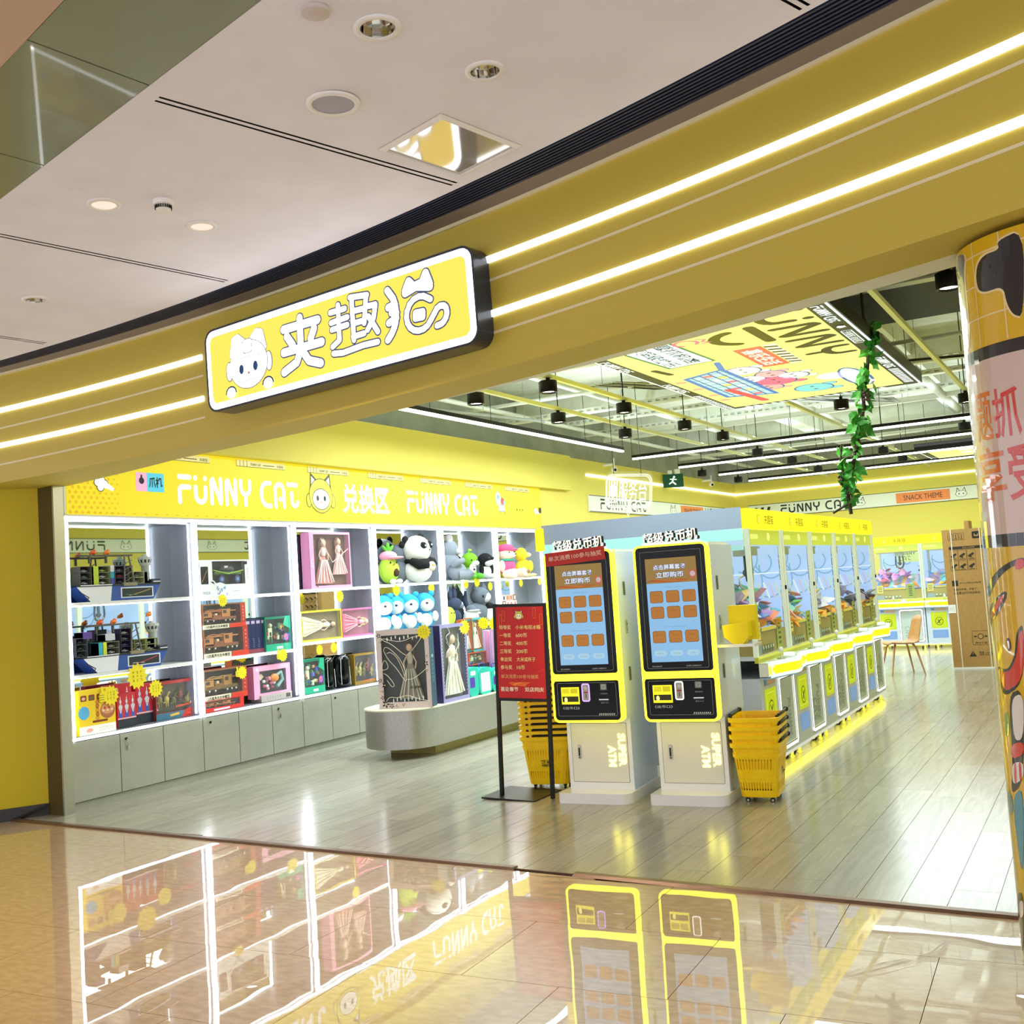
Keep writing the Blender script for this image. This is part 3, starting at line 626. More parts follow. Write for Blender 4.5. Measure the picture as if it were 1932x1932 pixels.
# ================================================================ GOODS IN THE CABINETS
def place(pxl,pxr,pyt,z,x=-7.57,pym=None):
    """y-range and height of something standing on the shelf z in plane x, from its measured edges"""
    m_=pym or pyt+20; a=px_x(pxl,m_,x).y; b=px_x(pxr,m_,x).y; h=px_x((pxl+pxr)/2,pyt,x).z-z; return a,b,h
def thing_at(name,label,cat,a,z,x=-7.57,group=None): return thing(name,label,cat,(x,a,z),PI/2,group)
def toybox(label,pl,pr,pt,z,d,colr,side,back,win,content,x=-7.57,group='boxed toys in the display cabinets',extra=None,name='toy_box',rz=0,dims=None,loc=None,film=True,zoff=0):
    if dims: w,h=dims; t=thing(name,label,'box',loc,rz,group)
    else:
        a,b,h=place(pl,pr,pt,z,x); w=b-a; h=h-zoff; t=thing(name,label,'box',(x,a,z+zoff),PI/2+rz,group)
    u0,v0,u1,v1=[q*(w if k%2==0 else h) for k,q in enumerate(win)]; S=M()
    # carton shell with a real window opening
    S.box(0,.004,0,w,d,.004,colr); S.box(0,.004,h-.004,w,d,h,side); S.box(0,.004,0,.004,d,h,side); S.box(w-.004,.004,0,w,d,h,side); S.box(0,d-.004,0,w,d,h,back)
    O=[(0,0),(w,0),(w,h),(0,h)]; I=[(u0,v0),(u1,v0),(u1,v1),(u0,v1)]; Fm=FRONT(0)
    S.ring(Fm,O,I,colr,0); S.ring(Fm,O,I,colr,-.004)
    S.build('carton',t)
    S=M(); dd=min(d*.6,.09); S.rect(FRONT(dd),u0-.01,v0-.005,u1+.01,v1+.005,back,0); S.build('tray',t)
    if content:
        S=M(); content(S,u0,v0,u1,v1,dd); S.build('toy',t)
    if film:
        S=M(); S.rect(FRONT(.001),u0,v0,u1,v1,'clear film',0); S.build('window',t)
    if extra: S=M(); extra(S,FRONT(-.0005),w,h); S.build('print',t)
    return t
def truck(S,u0,v0,u1,v1,d,c='#c07a3c',c2='#8a4a26'):
    w=u1-u0;h=v1-v0; y0=d*.25;y1=d*.85; b=v0+.10*h
    S.box(u0+.06*w,y0,b+.12*h,u0+.92*w,y1,b+.26*h,c2)
    for q in (.14,.3,.62,.74,.86): S.cyl((u0+q*w,y0-.004,b+.08*h),(u0+q*w,y1,b+.08*h),.085*h,'#3c3630',seg=12); S.cyl((u0+q*w,y0-.006,b+.08*h),(u0+q*w,y0-.003,b+.08*h),.04*h,'#d8d0c0',seg=8)
    S.box(u0+.04*w,y0,b+.18*h,u0+.27*w,y1,b+.52*h,c); S.box(u0+.06*w,y0-.002,b+.34*h,u0+.16*w,y0+.001,b+.48*h,'#3a3028')
    S.box(u0+.54*w,y0,b+.26*h,u0+.76*w,y1,b+.66*h,c); S.box(u0+.57*w,y0-.002,b+.44*h,u0+.66*w,y0,b+.6*h,'#3a3028')
    S.box(u0+.3*w,y0,b+.26*h,u0+.52*w,y1*.9,b+.36*h,c2); S.box(u0+.36*w,y0+.004,b+.3*h,u0+.42*w,y1*.9,b+.46*h,'#e0c8a0')
    for q in range(5): S.tube([(u0+(.14+q*.13)*w,y0+.01,b+(.62+.04*(q%2))*h),(u0+(.27+q*.13)*w,y0+.01,b+(.66-.04*(q%2))*h)],.022*h,c)
    S.box(u0+.1*w,y0+.01,b+.54*h,u0+.94*w,y0+.03,b+.60*h,c)
def robot(S,u0,v0,u1,v1,d,cs=('#3d7a52','#c8d0a8','#a03c3c','#4a5ac0','#e0b050')):
    w=u1-u0;h=v1-v0; R=random.Random(int(w*1e5))
    for q in range(16):
        u=u0+w*R.uniform(.1,.9); v=v0+h*R.uniform(.15,.85); s=h*R.uniform(.05,.14); S.box(u-s*.6,d*.3,v-s,u+s*.6,d*.7,v+s*.6,cs[q%len(cs)],TR(0,0,0),c=s*.2)
    S.ball((u0+.25*w,d*.35,v0+.75*h),.09*h,cs[1],seg=8,rings=6); S.box(u0+.16*w,d*.3,v0+.3*h,u0+.34*w,d*.6,v0+.66*h,cs[1],c=.004)
    for q in (.17,.29): S.box(u0+q*w,d*.3,v0+.06*h,u0+(q+.05)*w,d*.6,v0+.3*h,cs[0],c=.003)
def doll(S,u0,v0,u1,v1,d,dress='#e8a0b0',hair='#5a3420',tilt=0,sleeping=False,c2='#f6d8d8'):
    w=u1-u0;h=v1-v0; X=TR()
    if sleeping: # doll lying sideways in a landscape box
        X=Matrix.Translation((u0,0,v0+h))@Matrix.Rotation(PI/2,4,'Y'); w,h=h,w; u0=v0=0
    X=X@Matrix.Translation((u0+w/2,d*.5,v0))
    S.lathe([(w*.40,.04*h),(w*.36,.1*h),(w*.30,.24*h),(w*.17,.45*h),(w*.07,.60*h)],dress,X,seg=14,sy=min(1,d*.8/w))
    for q in range(6):
        a=-1.2+q*.48; S.tube([(math.sin(a)*w*.12,-d*.25,.5*h),(math.sin(a)*w*.38,-d*.38,.06*h)],w*.022,c2,X=X,seg=5)
    S.lathe([(w*.075,.58*h),(w*.10,.66*h),(w*.09,.72*h),(w*.03,.76*h)],c2,X,seg=10)
    S.ball((0,-.004,.83*h),(w*.10,w*.10,w*.12),'skin doll',X,seg=10,rings=8); S.ball((0,.012,.85*h),(w*.13,w*.10,w*.15),hair,X,seg=10,rings=8); S.ball((-w*.12,.01,.76*h),(w*.05,w*.05,w*.16),hair,X,seg=8,rings=6); S.ball((w*.12,.01,.76*h),(w*.05,w*.05,w*.16),hair,X,seg=8,rings=6)
    for s in (-1,1): S.tube([(s*w*.10,0,.70*h),(s*w*.20,-.01,.6*h),(s*w*.17,-.02,.5*h)],w*.022,'skin doll',X=X)
def scrib(S,Fm,u,v,w,h,rows=2,c='#4a4610',n=.0,seed=1):
    """small handwriting: a few uneven strokes per character"""
    R=random.Random(seed)
    for r in range(rows):
        k=max(2,int(w/h*rows*1.0)); y=v+h/2-(r+.5)*h/rows
        for q in range(k):
            x=u-w/2+(q+.5)*w/k; s=h/rows*.36; wd=s*.22
            for m_ in range(R.choice((1,2,2))):
                yy=y+s*R.uniform(-.9,.9); a=R.uniform(.3,.9); S.line(Fm,[(x-s*a,yy),(x+s*a,yy+s*R.uniform(-.1,.25))],wd,c,n,False)
            xx=x+s*R.uniform(-.4,.4); S.line(Fm,[(xx,y+s),(xx+s*R.uniform(-.5,.3),y-s*R.uniform(.3,1))],wd,c,n,False)
            if R.random()<.5: S.line(Fm,[(xx,y),(x+s*.8,y-s*.9)],wd,c,n,False)
def tagstar(px,py,x,r,label,seed=1,rz=PI/2,thumb=False,p=None):
    p=p or px_x(px,py,x); r*=1.3; t=thing('price_tag',label,'price tag',(p.x,p.y,p.z),rz,'yellow starburst price tags'); Fm=FRONT(0); S=M()
    k=13; P=[((r if i%2==0 else r*.76)*math.cos(PI*i/k+.1*seed),(r if i%2==0 else r*.76)*math.sin(PI*i/k+.1*seed)) for i in range(2*k)]
    S.add([(a,0,b) for a,b in P]+[(a,.002,b) for a,b in P],[tuple(range(2*k)),tuple(range(4*k-1,2*k-1,-1))]+[(i,(i+1)%(2*k),2*k+(i+1)%(2*k),2*k+i)[::-1] for i in range(2*k)],'#f4e01e')
    if thumb:
        S.rrect(Fm,-r*1.35,-r*.5,-r*.55,r*.35,r*.2,'#f4e01e',.0005); S.line(Fm,[(-r*.9,r*.2),(-r*1.0,r*.8)],r*.3,'#f4e01e',.0005)
        for q in range(3): S.line(Fm,[(-r*1.3,-r*.3+q*r*.22),(-r*.8,-r*.3+q*r*.22)],r*.05,'#6a6010',.001)
    S.build('card',t); S=M(); scrib(S,Fm,0,0,r*1.1,r*.85,3,'#4a4610',.001,seed); S.build('handwriting',t); return t
# mini cars shared by the carrier toys
cmesh={}
def car(parent,X,c):
    if c not in cmesh:
        S=M(); S.box(-.034,-.012,.006,.034,.012,.017,c,c=.004); S.box(-.018,-.010,.016,.014,.010,.026,c,c=.004); S.box(-.015,-.0105,.018,.011,-.0098,.024,'#22282c')
        for u in (-.021,.021): S.cyl((u,-.013,.007),(u,.013,.007),.007,'#1a1a1a',seg=8)
        o=S.build('toy_car',parent); cmesh[c]=o.data
    else: o=bpy.data.objects.new('toy_car',cmesh[c]); C.objects.link(o); o.parent=parent
    o.matrix_local=X; return o
def carrier(pl,pr,z,flip,label,cfg):
    a,b,_=place(pl,pr,1040,z,-7.60,1100 if z>1.5 else 1240); w=b-a; t=thing('toy_carrier_ship',label,'toy ship',(-7.565,a,z),PI/2,'toy car carrier ships')
    S=M(); hh=.13   # hull: bow to the left
    P=[(.02*w,hh),(0,hh*1.0),(.10*w,0),(.92*w,0),(1.0*w,hh*1.05)]
    def hull(y): return [(u,y,v) for u,v in ((-.0,hh),(.15*w,0),(.90*w,0),(w,hh*1.1))]
    vs=hull(0)+hull(.16); S.add(vs,[(0,1,2,3),(7,6,5,4),(0,3,7,4),(3,2,6,7),(2,1,5,6),(1,0,4,5)],'#2a50a4')
    Fm=FRONT(-.0008); S.poly(Fm,[(.0,hh),(.02*w,hh*.85),(.15*w,hh*.0+.001),(.38*w,.001),(.40*w,hh),],'#e6eaf2',0); S.line(Fm,[(.02*w,hh*.72),(.13*w,hh*.30),(.10*w,.004)],.008,'#101420',.0006); S.rect(Fm,.50*w,.022,.90*w,hh*.88,'#d8e2f0',.0006); S.rect(Fm,.515*w,.030,.885*w,hh*.80,'#1c262c',.001)
    S.line(Fm,[(.6*w,.04),(.72*w,.06),(.86*w,.09)],.006,'#b8a040' if not flip else '#c84038',.0014); S.line(Fm,[(.56*w,.05),(.7*w,.045)],.005,'#3a8a80' if not flip else '#d8d8d8',.0014); S.build('hull',t)
    S=M(); S.box(0,-.004,hh,w*.98,.165,hh+.014,'#1c2230'); S.box(.88*w,-.006,hh,w*1.0,.165,hh+.05,'#1c2230',c=.008); S.box(.04*w,-.006,hh+.008,.4*w,.0,hh+.015,'#e6eaf2'); S.box(.90*w,-.009,hh+.022,w*.99,-.005,hh+.03,'#e6eaf2'); S.build('deck',t)
    z0=hh+.014
    for (u,wd,n_,cl,cc,vz) in cfg:        # racks of parking bays
        S=M(); bh=.052
        for q in range(n_+1): S.box(u*w,.02,z0+vz+q*bh,(u+wd)*w,.13,z0+vz+q*bh+.004,cl)
        S.box(u*w,.02,z0+vz,u*w+.004,.13,z0+vz+n_*bh,cl); S.box((u+wd)*w-.004,.02,z0+vz,(u+wd)*w,.13,z0+vz+n_*bh,cl); S.box(u*w,.125,z0+vz,(u+wd)*w,.13,z0+vz+n_*bh,'#3c4048' if cc else cl); 
        if cc is None: S.box(u*w,.018,z0+vz,(u+wd)*w,.12,z0+vz+n_*bh,cl)
        S.build('rack',t)
        if cc:
            for q in range(n_): car(t,Matrix.Translation(((u+wd/2)*w,.05,z0+vz+q*bh+.004)),cc[q%len(cc)])
    # gantry
    S=M(); top=z0+.245
    for u in (.18,.37,.55,.66):
        if u<.5: S.box(u*w,.03,top-.06,u*w+.014,.05,top,'#55534c')
        else:
            S.tube([(u*w-(.0 if u<.6 else -.012),.0,z0),(.605*w+(u-.605)*w*.45,.02,top)],.008,'#6a675c')
    for q in range(4): S.tube([(.56*w,.004,z0+q*.05+.02),(.655*w,.004,z0+q*.05+.06)],.004,'#6a675c')
    S.box(.10*w,.02,top,.68*w,.09,top+.014,'#55534c'); S.box(.53*w,-.012,z0-.02,.70*w,.02,z0+.012,'#8a8468',c=.005); S.build('gantry',t)
    for u,c_ in ((.24,'#e05a28'),(.40,'#f08030'),(.83 if flip else .46,'#f08a30')):
        S=M(); zt=top+.014 if u<.7 else z0+.30; S.ball((u*w,.05,zt+.018),(.030,.022,.018),c_,seg=10,rings=7); S.ball((u*w+.012,.05,zt+.036),(.014,.014,.012),c_,seg=8,rings=6); S.box(u*w-.03,.04,zt,u*w-.01,.06,zt+.012,c_)
        if flip or u<.45: S.build('orange_toy',t)
    # control tower
    S=M(); u=.88*w; S.lathe([(.040,z0+.03),(.034,z0+.15),(.036,z0+.16)],'#a8b2ae',TR(u,.07,0),seg=10); S.lathe([(.044,z0+.16),(.062,z0+.215),(.060,z0+.235),(.030,z0+.24),(.02,z0+.26)],'#bcc6c2',TR(u,.07,0),seg=10,smooth=False); S.lathe([(.052,z0+.185),(.0605,z0+.213)],'#20262c',TR(u,.0695,0,.2),seg=10,smooth=False,cap=False)
    for q in range(3): S.box(u-.05,.03,z0+.02,u-.035+q*.02,.1,z0+.10,'#98a29e')
    S.build('control_tower',t); return t
carrier(139,298,1.70,False,'blue and white toy car carrier ship on the top shelf of the first cabinet',
 [(.06,.13,3,'#5a564c',('#b8ccd8','#6a8aa0'),0),(.21,.055,3,'#b8cc30',None,0),(.265,.135,3,'#8a9468',('#e4e6ea','#d8dce0','#c8d040'),0),(.405,.045,1,'#3a46a0',None,0),(.405,.045,1,'#2a9ab4',None,.055),(.405,.045,1,'#d0d4da',None,.11),(.46,.15,3,'#5a5468',('#505a60','#b03c3c','#7a8088'),0),(.625,.05,3,'#8a9468',('#555c58',),.0),(.68,.135,2,'#b8c098',('#6a7058','#7c8078'),0)])
carrier(152,312,1.10,True,'blue and white toy car carrier ship on the middle shelf of the first cabinet',
 [(-.06,.13,3,'#4a4c50',('#22262a',),0),(.19,.05,2,'#2ab0c4',None,0),(.235,.045,2,'#d8dc38',None,0),(.28,.15,2,'#78806c',('#c8ccc8','#b0a890'),0),(.27,.11,1,'#c8ccd8',None,.12),(.02,.10,1,'#5a3c94',None,.15),(.45,.13,4,'#3c3a58',('#d0d0d4','#5c4aa4','#8a8a90'),0),(.61,.14,2,'#a8b070',('#dde0e4','#c8ccd0'),0),(.76,.14,2,'#a8b070',('#e8e8ec','#c0c4a8'),0)])
# bottom shelf of the first cabinet
def pizza(S,Fm,w,h):
    S.rect(Fm,0,0,w,h*.20,'#f2efe6',0); S.disc(Fm,w*.13,h*.50,w*.20,'#f6d020',.0004); S.disc(Fm,w*.13,h*.50,w*.15,'#5ab0e0',.0008)
    S.disc(Fm,w*.78,h*.50,w*.21,'#b06a48',.0004,ry=h*.19); S.disc(Fm,w*.78,h*.54,w*.18,'#d89868',.0008,ry=h*.13)
    for q in range(7): S.disc(Fm,w*(.66+.04*q),h*(.5+.05*(q%3)),w*.03,['#e8d8a8','#c03c28','#e0a030'][q%3],.0012,seg=8)
    for q in range(4): S.rrect(Fm,w*(.05+.22*q),h*.76,w*(.21+.22*q),h*.89,w*.02,'#8a3c24',.0004); S.disc(Fm,w*(.13+.22*q),h*.82,w*.05,['#e8b0a0','#5a7040','#d8c060','#c86050'][q],.0008,ry=h*.035)
    for q in range(5): S.disc(Fm,w*.5,h*(.35+.09*q),w*.055,['#e0982c','#c87828'][q%2],.0004,seg=10)
    S.line(Fm,[(w*.38,h*.28),(w*.75,h*.28)],h*.05,'#7a3418',.0006); S.disc(Fm,w*.27,h*.10,w*.09,'#e8a898',.0006,ry=h*.045); scrib(S,Fm,w*.72,h*.10,w*.4,h*.10,2,'#8a8a88',.0006,4)
def flatbox(label,pl,pr,pt,z,d,colr,draw,x=-7.57,name='toy_box',zoff=0,group='boxed toys in the display cabinets',rz=0,side=None):
    a,b,h=place(pl,pr,pt,z,x); w=b-a; t=thing(name,label,'box',(x,a,z+zoff),PI/2+rz,group); h-=zoff
    S=M(); S.box(0,0,0,w,d,h,colr); 
    if side: S.box(w-.001,0,0,w+.001,d,h,side)
    S.build('carton',t); S=M(); draw(S,FRONT(-.0006),w,h); S.build('print',t); return t
flatbox('yellow food playset box with a pizza picture at the lower left of the first cabinet',148,217,1300,.602,.10,'#f0d020',pizza,-7.53)
def hero(S,Fm,w,h):
    k=3
    S.rect(Fm,0,0,w,h*.24,'#1e2836',0)
    for q in range(k):
        u=w*(q+.5)/k; s=w/k
        S.poly(Fm,[(u-s*.28,h*.30),(u+s*.28,h*.30),(u+s*.2,h*.55),(u-s*.2,h*.55)],'#3458b0',.0004); S.poly(Fm,[(u-s*.34,h*.62),(u-s*.05,h*.42),(u+s*.05,h*.42),(u+s*.34,h*.62),(u+s*.12,h*.68),(u-s*.12,h*.68)],'#c8ccd8',.0008)
        S.disc(Fm,u,h*.76,s*.16,'#d0d2dc',.0008,ry=h*.07); S.poly(Fm,[(u-s*.07,h*.84),(u+s*.07,h*.84),(u,h*.93)],'#e8e8f0',.0008); S.disc(Fm,u,h*.5,s*.06,'#e04040',.0012,seg=8)
    S.rect(Fm,0,h*.255,w,h*.285,'#c8ccd8',.0006)
for (l,r,tp,x,dz,lab) in ((195,248,1291,-7.66,.0,'red and blue hero figure box standing at the back behind the yellow playset box'),(256,297,1289,-7.66,.0,'red and blue hero figure box, right one of the pair behind the star tags'),(221,256,1307,-7.60,.0,'red and blue hero figure box, front one between the other two')):
    flatbox(lab,l,r,tp,.602,.06,'#c42a3c',hero,x)
def dino(S,u0,v0,u1,v1,d):
    w=u1-u0;h=v1-v0;cs=('#8a8040','#b8a850','#5c6030','#7a3020'); R=random.Random(9)
    for q in range(5):
        u=u0+w*(.14+.18*q); v=v0+h*R.uniform(.35,.62); c=cs[q%4]; S.ball((u,d*.5,v),(.06*w,.02,.12*h),c,seg=10,rings=7); S.tube([(u,d*.5,v+.05*h),(u+.05*w,d*.45,v+.22*h),(u+.08*w,d*.4,v+.26*h)],[.035*h,.03*h,.04*h],c); S.tube([(u,d*.5,v),(u-.07*w,d*.5,v-.12*h),(u-.12*w,d*.5,v-.04*h)],[.05*h,.03*h,.008*h],c)
        for s in (-.02,.03): S.tube([(u+s*w,d*.5,v-.05*h),(u+s*w,d*.45,v-.26*h)],[.035*h,.02*h],c)
def dinop(S,Fm,w,h):
    S.rect(Fm,0,0,w,h*.17,'#3a7088',.0); S.poly(Fm,[(w*.62,0),(w,0),(w,h*.24),(w*.74,h*.20)],'#d23c2c',.0004); S.line(Fm,[(w*.36,h*.09),(w*.55,h*.11)],h*.06,'#e0b83c',.0006); S.disc(Fm,w*.9,h*.36,h*.05,'#d8c8b0',.0006); scrib(S,Fm,w*.84,h*.09,w*.16,h*.06,1,'#f4d8d0',.001,5); S.line(Fm,[(w*.5,h*.3),(w*.85,h*.33)],h*.05,'#b84a2c',.0006)
toybox('wide dinosaur toy box with clear window at the lower right of the first cabinet',293,368,1283,.602,.10,'#a8302c','#7a3430','#4a4428',(.02,.18,.97,.92),dino,-7.62,extra=dinop)
# second cabinet
def raceextra(S,Fm,w,h):
    S.rrect(Fm,w*.02,h*.34,w*.16,h*.82,.01,'#1c1814',.0006); S.line(Fm,[(w*.04,h*.4),(w*.14,h*.72)],.01,'#8a6a48',.001)
    for q in range(16):
        R=random.Random(q); u=w*R.uniform(.28,.5); v=h*R.uniform(.02,.24); S.line(Fm,[(u,v),(u+R.uniform(-.02,.03),v+.02)],.008,['#5a86c8','#2a4a8c','#a8c4e8'][q%3],.0008,False)
    S.poly(Fm,[(w*.18,h*.42),(w*.26,h*.44),(w*.30,h*.36),(w*.38,h*.38),(w*.52,h*.30),(w*.44,h*.24),(w*.30,h*.02),(w*.27,h*.2)],'#e8eef4',.0004); S.poly(Fm,[(w*.19,h*.40),(w*.25,h*.41),(w*.28,h*.32)],'#343a44',.001)
    S.text(Fm,'特技车',w*.12,h*.10,h*.09,'#7a8aa4',.0006); S.rrect(Fm,w*.86,h*.86,w*.93,h*.95,.006,'#22262a',.0006); scrib(S,Fm,w*.93,h*.62,w*.03,h*.3,4,'#9aa4b0',.0006,3); S.line(Fm,[(w*.62,h*.12),(w*.75,h*.13)],.003,'#8a94a0',.0006)
def racecar(S,u0,v0,u1,v1,d):
    w=u1-u0;h=v1-v0
    S.box(u0+.1*w,d*.2,v0+.42*h,u0+.95*w,d*.8,v0+.56*h,'#4a7a34',c=.01); S.ball((u0+.5*w,d*.5,v0+.66*h),(.25*w,.03,.16*h),'#243038',seg=12,rings=7); S.box(u0+.4*w,d*.15,v0+.7*h,u0+.5*w,d*.3,v0+.8*h,'#e0d0c0')
    for q in (.30,.78): S.cyl((u0+q*w,d*.1,v0+.22*h),(u0+q*w,d*.8,v0+.22*h),.17*h,'#2c3c6c',seg=14); S.cyl((u0+q*w,d*.08,v0+.22*h),(u0+q*w,d*.12,v0+.22*h),.09*h,'#6a88c8',seg=8)
    S.tube([(u0+.05*w,d*.15,v0+.62*h),(u0+.5*w,d*.1,v0+.45*h),(u0+.97*w,d*.15,v0+.6*h)],.006,'#98b83c')
toybox('white box with a green stunt car behind its window in the second cabinet',376,473,1056,1.69,.12,'#e9edf3','#dfe5ee','#16201c',(.24,.32,.88,.96),racecar,-7.57,extra=raceextra)
def tkp(txt,bc='#d8ccb0'):
    def f(S,Fm,w,h):
        S.rect(Fm,w*.0,0,w*.60,h*.17,'#efe6d0',.0); S.poly(Fm,[(w*.6,0),(w,0),(w,h*.17),(w*.64,h*.17)],'#d8402c',.0004); S.text(Fm,txt,w*.31,h*.085,h*.115,'#241c14',.001,w*.52,.015); S.rect(Fm,w*.89,h*.17,w,h*.96,'#b83a30',.0004); scrib(S,Fm,w*.82,h*.085,w*.22,h*.07,1,'#a02c1c',.001,7)
        for q in range(5): S.disc(Fm,w*.945,h*(.3+.13*q),w*.016,'#d8887c',.0008,seg=8)
    return f
for (pt,dz,h_,z_,lab,pl,pr) in ((1182,0,0,1.10,'brown crane truck box, lower of two on the second cabinet middle shelf',383,468),(1138,1,0,1.10,'brown crane truck box, upper of two on the second cabinet middle shelf',381,463)):
    a,b,h=place(pl,pr,pt,z_,-7.57); hb=place(383,468,1185,z_,-7.57)[2]; zz=z_ if not dz else z_+hb+.002; hh=(px_x(422,pt,-7.57).z-zz)
    toybox(lab,0,0,0,0,.14,'#8a6a48','#b8402e','#3a2c20',(.03,.18,.88,.95),truck,rz=PI/2,dims=(b-a,hh),loc=(-7.57,a,zz),extra=tkp('12仿真声光合金模型'))
def navyp(S,Fm,w,h):
    for q in range(4):
        u=w*(q+.5)/4; S.rect(Fm,w*(q+1)/4-.0015,0,w*(q+1)/4,h,'#4a5488',.0006); S.rrect(Fm,u-w*.08,h*.86,u+w*.08,h*.95,.003,'#b8a8c8',.0006); scrib(S,Fm,u,h*.35,w*.06,h*.3,5,'#8a94c0',.0006,q)
a,b,h=place(463,502,1168,1.10,-7.60)
for q in range(4):
    t=thing('toy_box','slim navy boxed toys standing side by side right of the truck boxes','box',(-7.60,a+q*(b-a)/4,1.102),PI/2,'slim navy boxes in the second cabinet'); w=(b-a)/4-.002
    S=M(); S.box(0,0,0,w,.12,h,'#141c4c'); S.build('carton',t); S=M(); Fm=FRONT(-.0006); S.rrect(Fm,w*.15,h*.86,w*.85,h*.95,.003,'#b8a8c8',.0); scrib(S,Fm,w*.5,h*.3,w*.3,h*.3,5,'#8a94c0',.0,q); S.rect(Fm,0,0,w,h*.12,'#8a3c50',.0); S.build('print',t)
def greenp(S,Fm,w,h):
    S.rect(Fm,0,0,w,h*.2,'#1ea47c',.0); S.poly(Fm,[(w*.7,h*.75),(w,h*.6),(w,h),(w*.8,h)],'#20a880',.0002); S.rrect(Fm,w*.42,h*.05,w*.66,h*.12,.004,'#f0f4f0',.0006); S.disc(Fm,w*.82,h*.38,w*.14,'#5a3a90',.0006,ry=h*.12); S.disc(Fm,w*.80,h*.38,w*.09,'#d86a78',.001,ry=h*.09); S.line(Fm,[(w*.7,h*.3),(w*.95,h*.45)],.012,'#4a6ac0',.0012)
toybox('green transforming robot box on the middle shelf of the second cabinet',500,548,1163,1.10,.12,'#15785c','#1ea47c','#1c2e26',(.03,.2,.93,.93),robot,-7.58,extra=greenp)
toybox('flat red boxed truck under the third crane truck box',386,461,1318,.602,.14,'#d42e24','#c42a20','#301c14',(.04,.35,.9,.95),truck,-7.56,extra=lambda S,Fm,w,h:(S.line(Fm,[(w*.24,h*.14),(w*.62,h*.16)],h*.16,'#f6d8f0',.0004)))
a,b,h=place(384,466,1260,.602,-7.57); hb=place(386,461,1320,.602,-7.57)[2]
toybox('brown crane truck box on the red box, bottom shelf of the second cabinet',0,0,0,0,.13,'#8a6a48','#c03a2a','#2c2018',(.03,.18,.88,.95),lambda *q:truck(*q,c='#b08038',c2='#7a5a28'),rz=PI/2,dims=(b-a,h-hb-.004),loc=(-7.57,a,.604+hb),extra=tkp('12仿真声光合金模型'))
def pinkp(S,Fm,w,h):
    S.disc(Fm,w*.1,h*.9,w*.035,'#f2d8e8',.0004); S.disc(Fm,w*.92,h*.9,w*.03,'#f8e0f0',.0004); scrib(S,Fm,w*.5,h*.1,w*.4,h*.1,1,'#c85a90',.0004,8)
def dragon(S,u0,v0,u1,v1,d):
    w=u1-u0;h=v1-v0; R=random.Random(4)
    S.poly(FRONT(d*.9),[(u0+.08*w,v0+.8*h),(u0+.2*w,v0+.88*h),(u0+.28*w,v0+.72*h),(u0+.16*w,v0+.56*h)],'#e8d8b8')
    for q in range(12): a=q*.9; S.ball((u0+w*(.32+.17*math.cos(a)+.05*q*.3),d*.5,v0+h*(.4+.25*math.sin(a))),(.06*w,.015,.08*h),['#c84a6a','#d8889c','#8a3c50','#c8d8d0'][q%4],seg=8,rings=6)
    S.ball((u0+.6*w,d*.4,v0+.62*h),(.16*w,.03,.2*h),'#e08a48',seg=12,rings=8); S.tube([(u0+.66*w,d*.4,v0+.7*h),(u0+.85*w,d*.4,v0+.85*h),(u0+.9*w,d*.4,v0+.5*h),(u0+.7*w,d*.4,v0+.2*h)],.02,'#7aa8a0'); S.disc(FRONT(d*.3),u0+.6*w,v0+.68*h,.01,'#141414')
toybox('pink gift box with a coloured dragon toy leaning on bottom shelf of the second cabinet',478,548,1254,.602,.09,'#f0a8cc','#e890bc','#3a2c34',(.16,.16,.88,.84),dragon,-7.60,extra=pinkp,zoff=.035)
flatbox('low grey boxed set lying under the pink dragon box',494,552,1308,.602,.14,'#b0a8a0',lambda S,Fm,w,h:(scrib(S,Fm,w*.4,h*.5,w*.5,h*.5,1,'#6a645c',.0,2),S.rect(Fm,w*.8,h*.2,w*.95,h*.8,'#4a4440',.0)),-7.575)
# third cabinet
toybox('tall pink doll box on the top shelf of the third cabinet',583,660,1004,1.71,.12,'#ee9cc4','#f09cc8','#6a4438',(.10,.05,.97,.96),lambda S,u0,v0,u1,v1,d:(doll(S,u0+.0,v0,u0+(u1-u0)*.62,v1,d,'#d88a80','#7a4a38'),doll(S,u0+(u1-u0)*.5,v0+.1,u1,v1,d,'#e8b0a8','#8a5a44'),S.tube([(u0+.16*(u1-u0)+.03,.0,v1-.05),(u0+.5*(u1-u0),-.002,v0+.45*(v1-v0)),(u1-.02,.0,v1-.16)],.004,'#f4ece8')),-7.56,extra=lambda S,Fm,w,h:(S.disc(Fm,w*.15,h*.04,.012,'#8a5a38',.0004),scrib(S,Fm,w*.05,h*.45,w*.06,h*.2,3,'#f8e0f0',.0004,2)))
flatbox('dark purple doll box behind the pink one, top shelf of the third cabinet',562,585,1012,1.71,.05,'#40304a',lambda S,Fm,w,h:[S.disc(Fm,w*.5,h*(.2+.15*q),w*.3,['#3a5078','#6a4a6c','#8a5a58','#28304c'][q%4],.0003*q) for q in range(5)],-7.70)
toybox('yellow edged doll box lying on the middle shelf of the third cabinet',568,645,1151,1.15,.10,'#d8c434','#e0cc40','#8a7a58',(.02,.06,.97,.94),lambda *q:doll(*q,dress='#efe4b8',hair='#4a3420',sleeping=True,c2='#f6f0d8'),-7.57)
toybox('pink doll box lying on the middle shelf of the third cabinet',646,704,1147,1.15,.10,'#d86a9c','#e070a4','#a05a70',(.02,.06,.97,.94),lambda *q:doll(*q,dress='#f06a8c',hair='#d8b070',sleeping=True,c2='#f8a0b4'),-7.58)
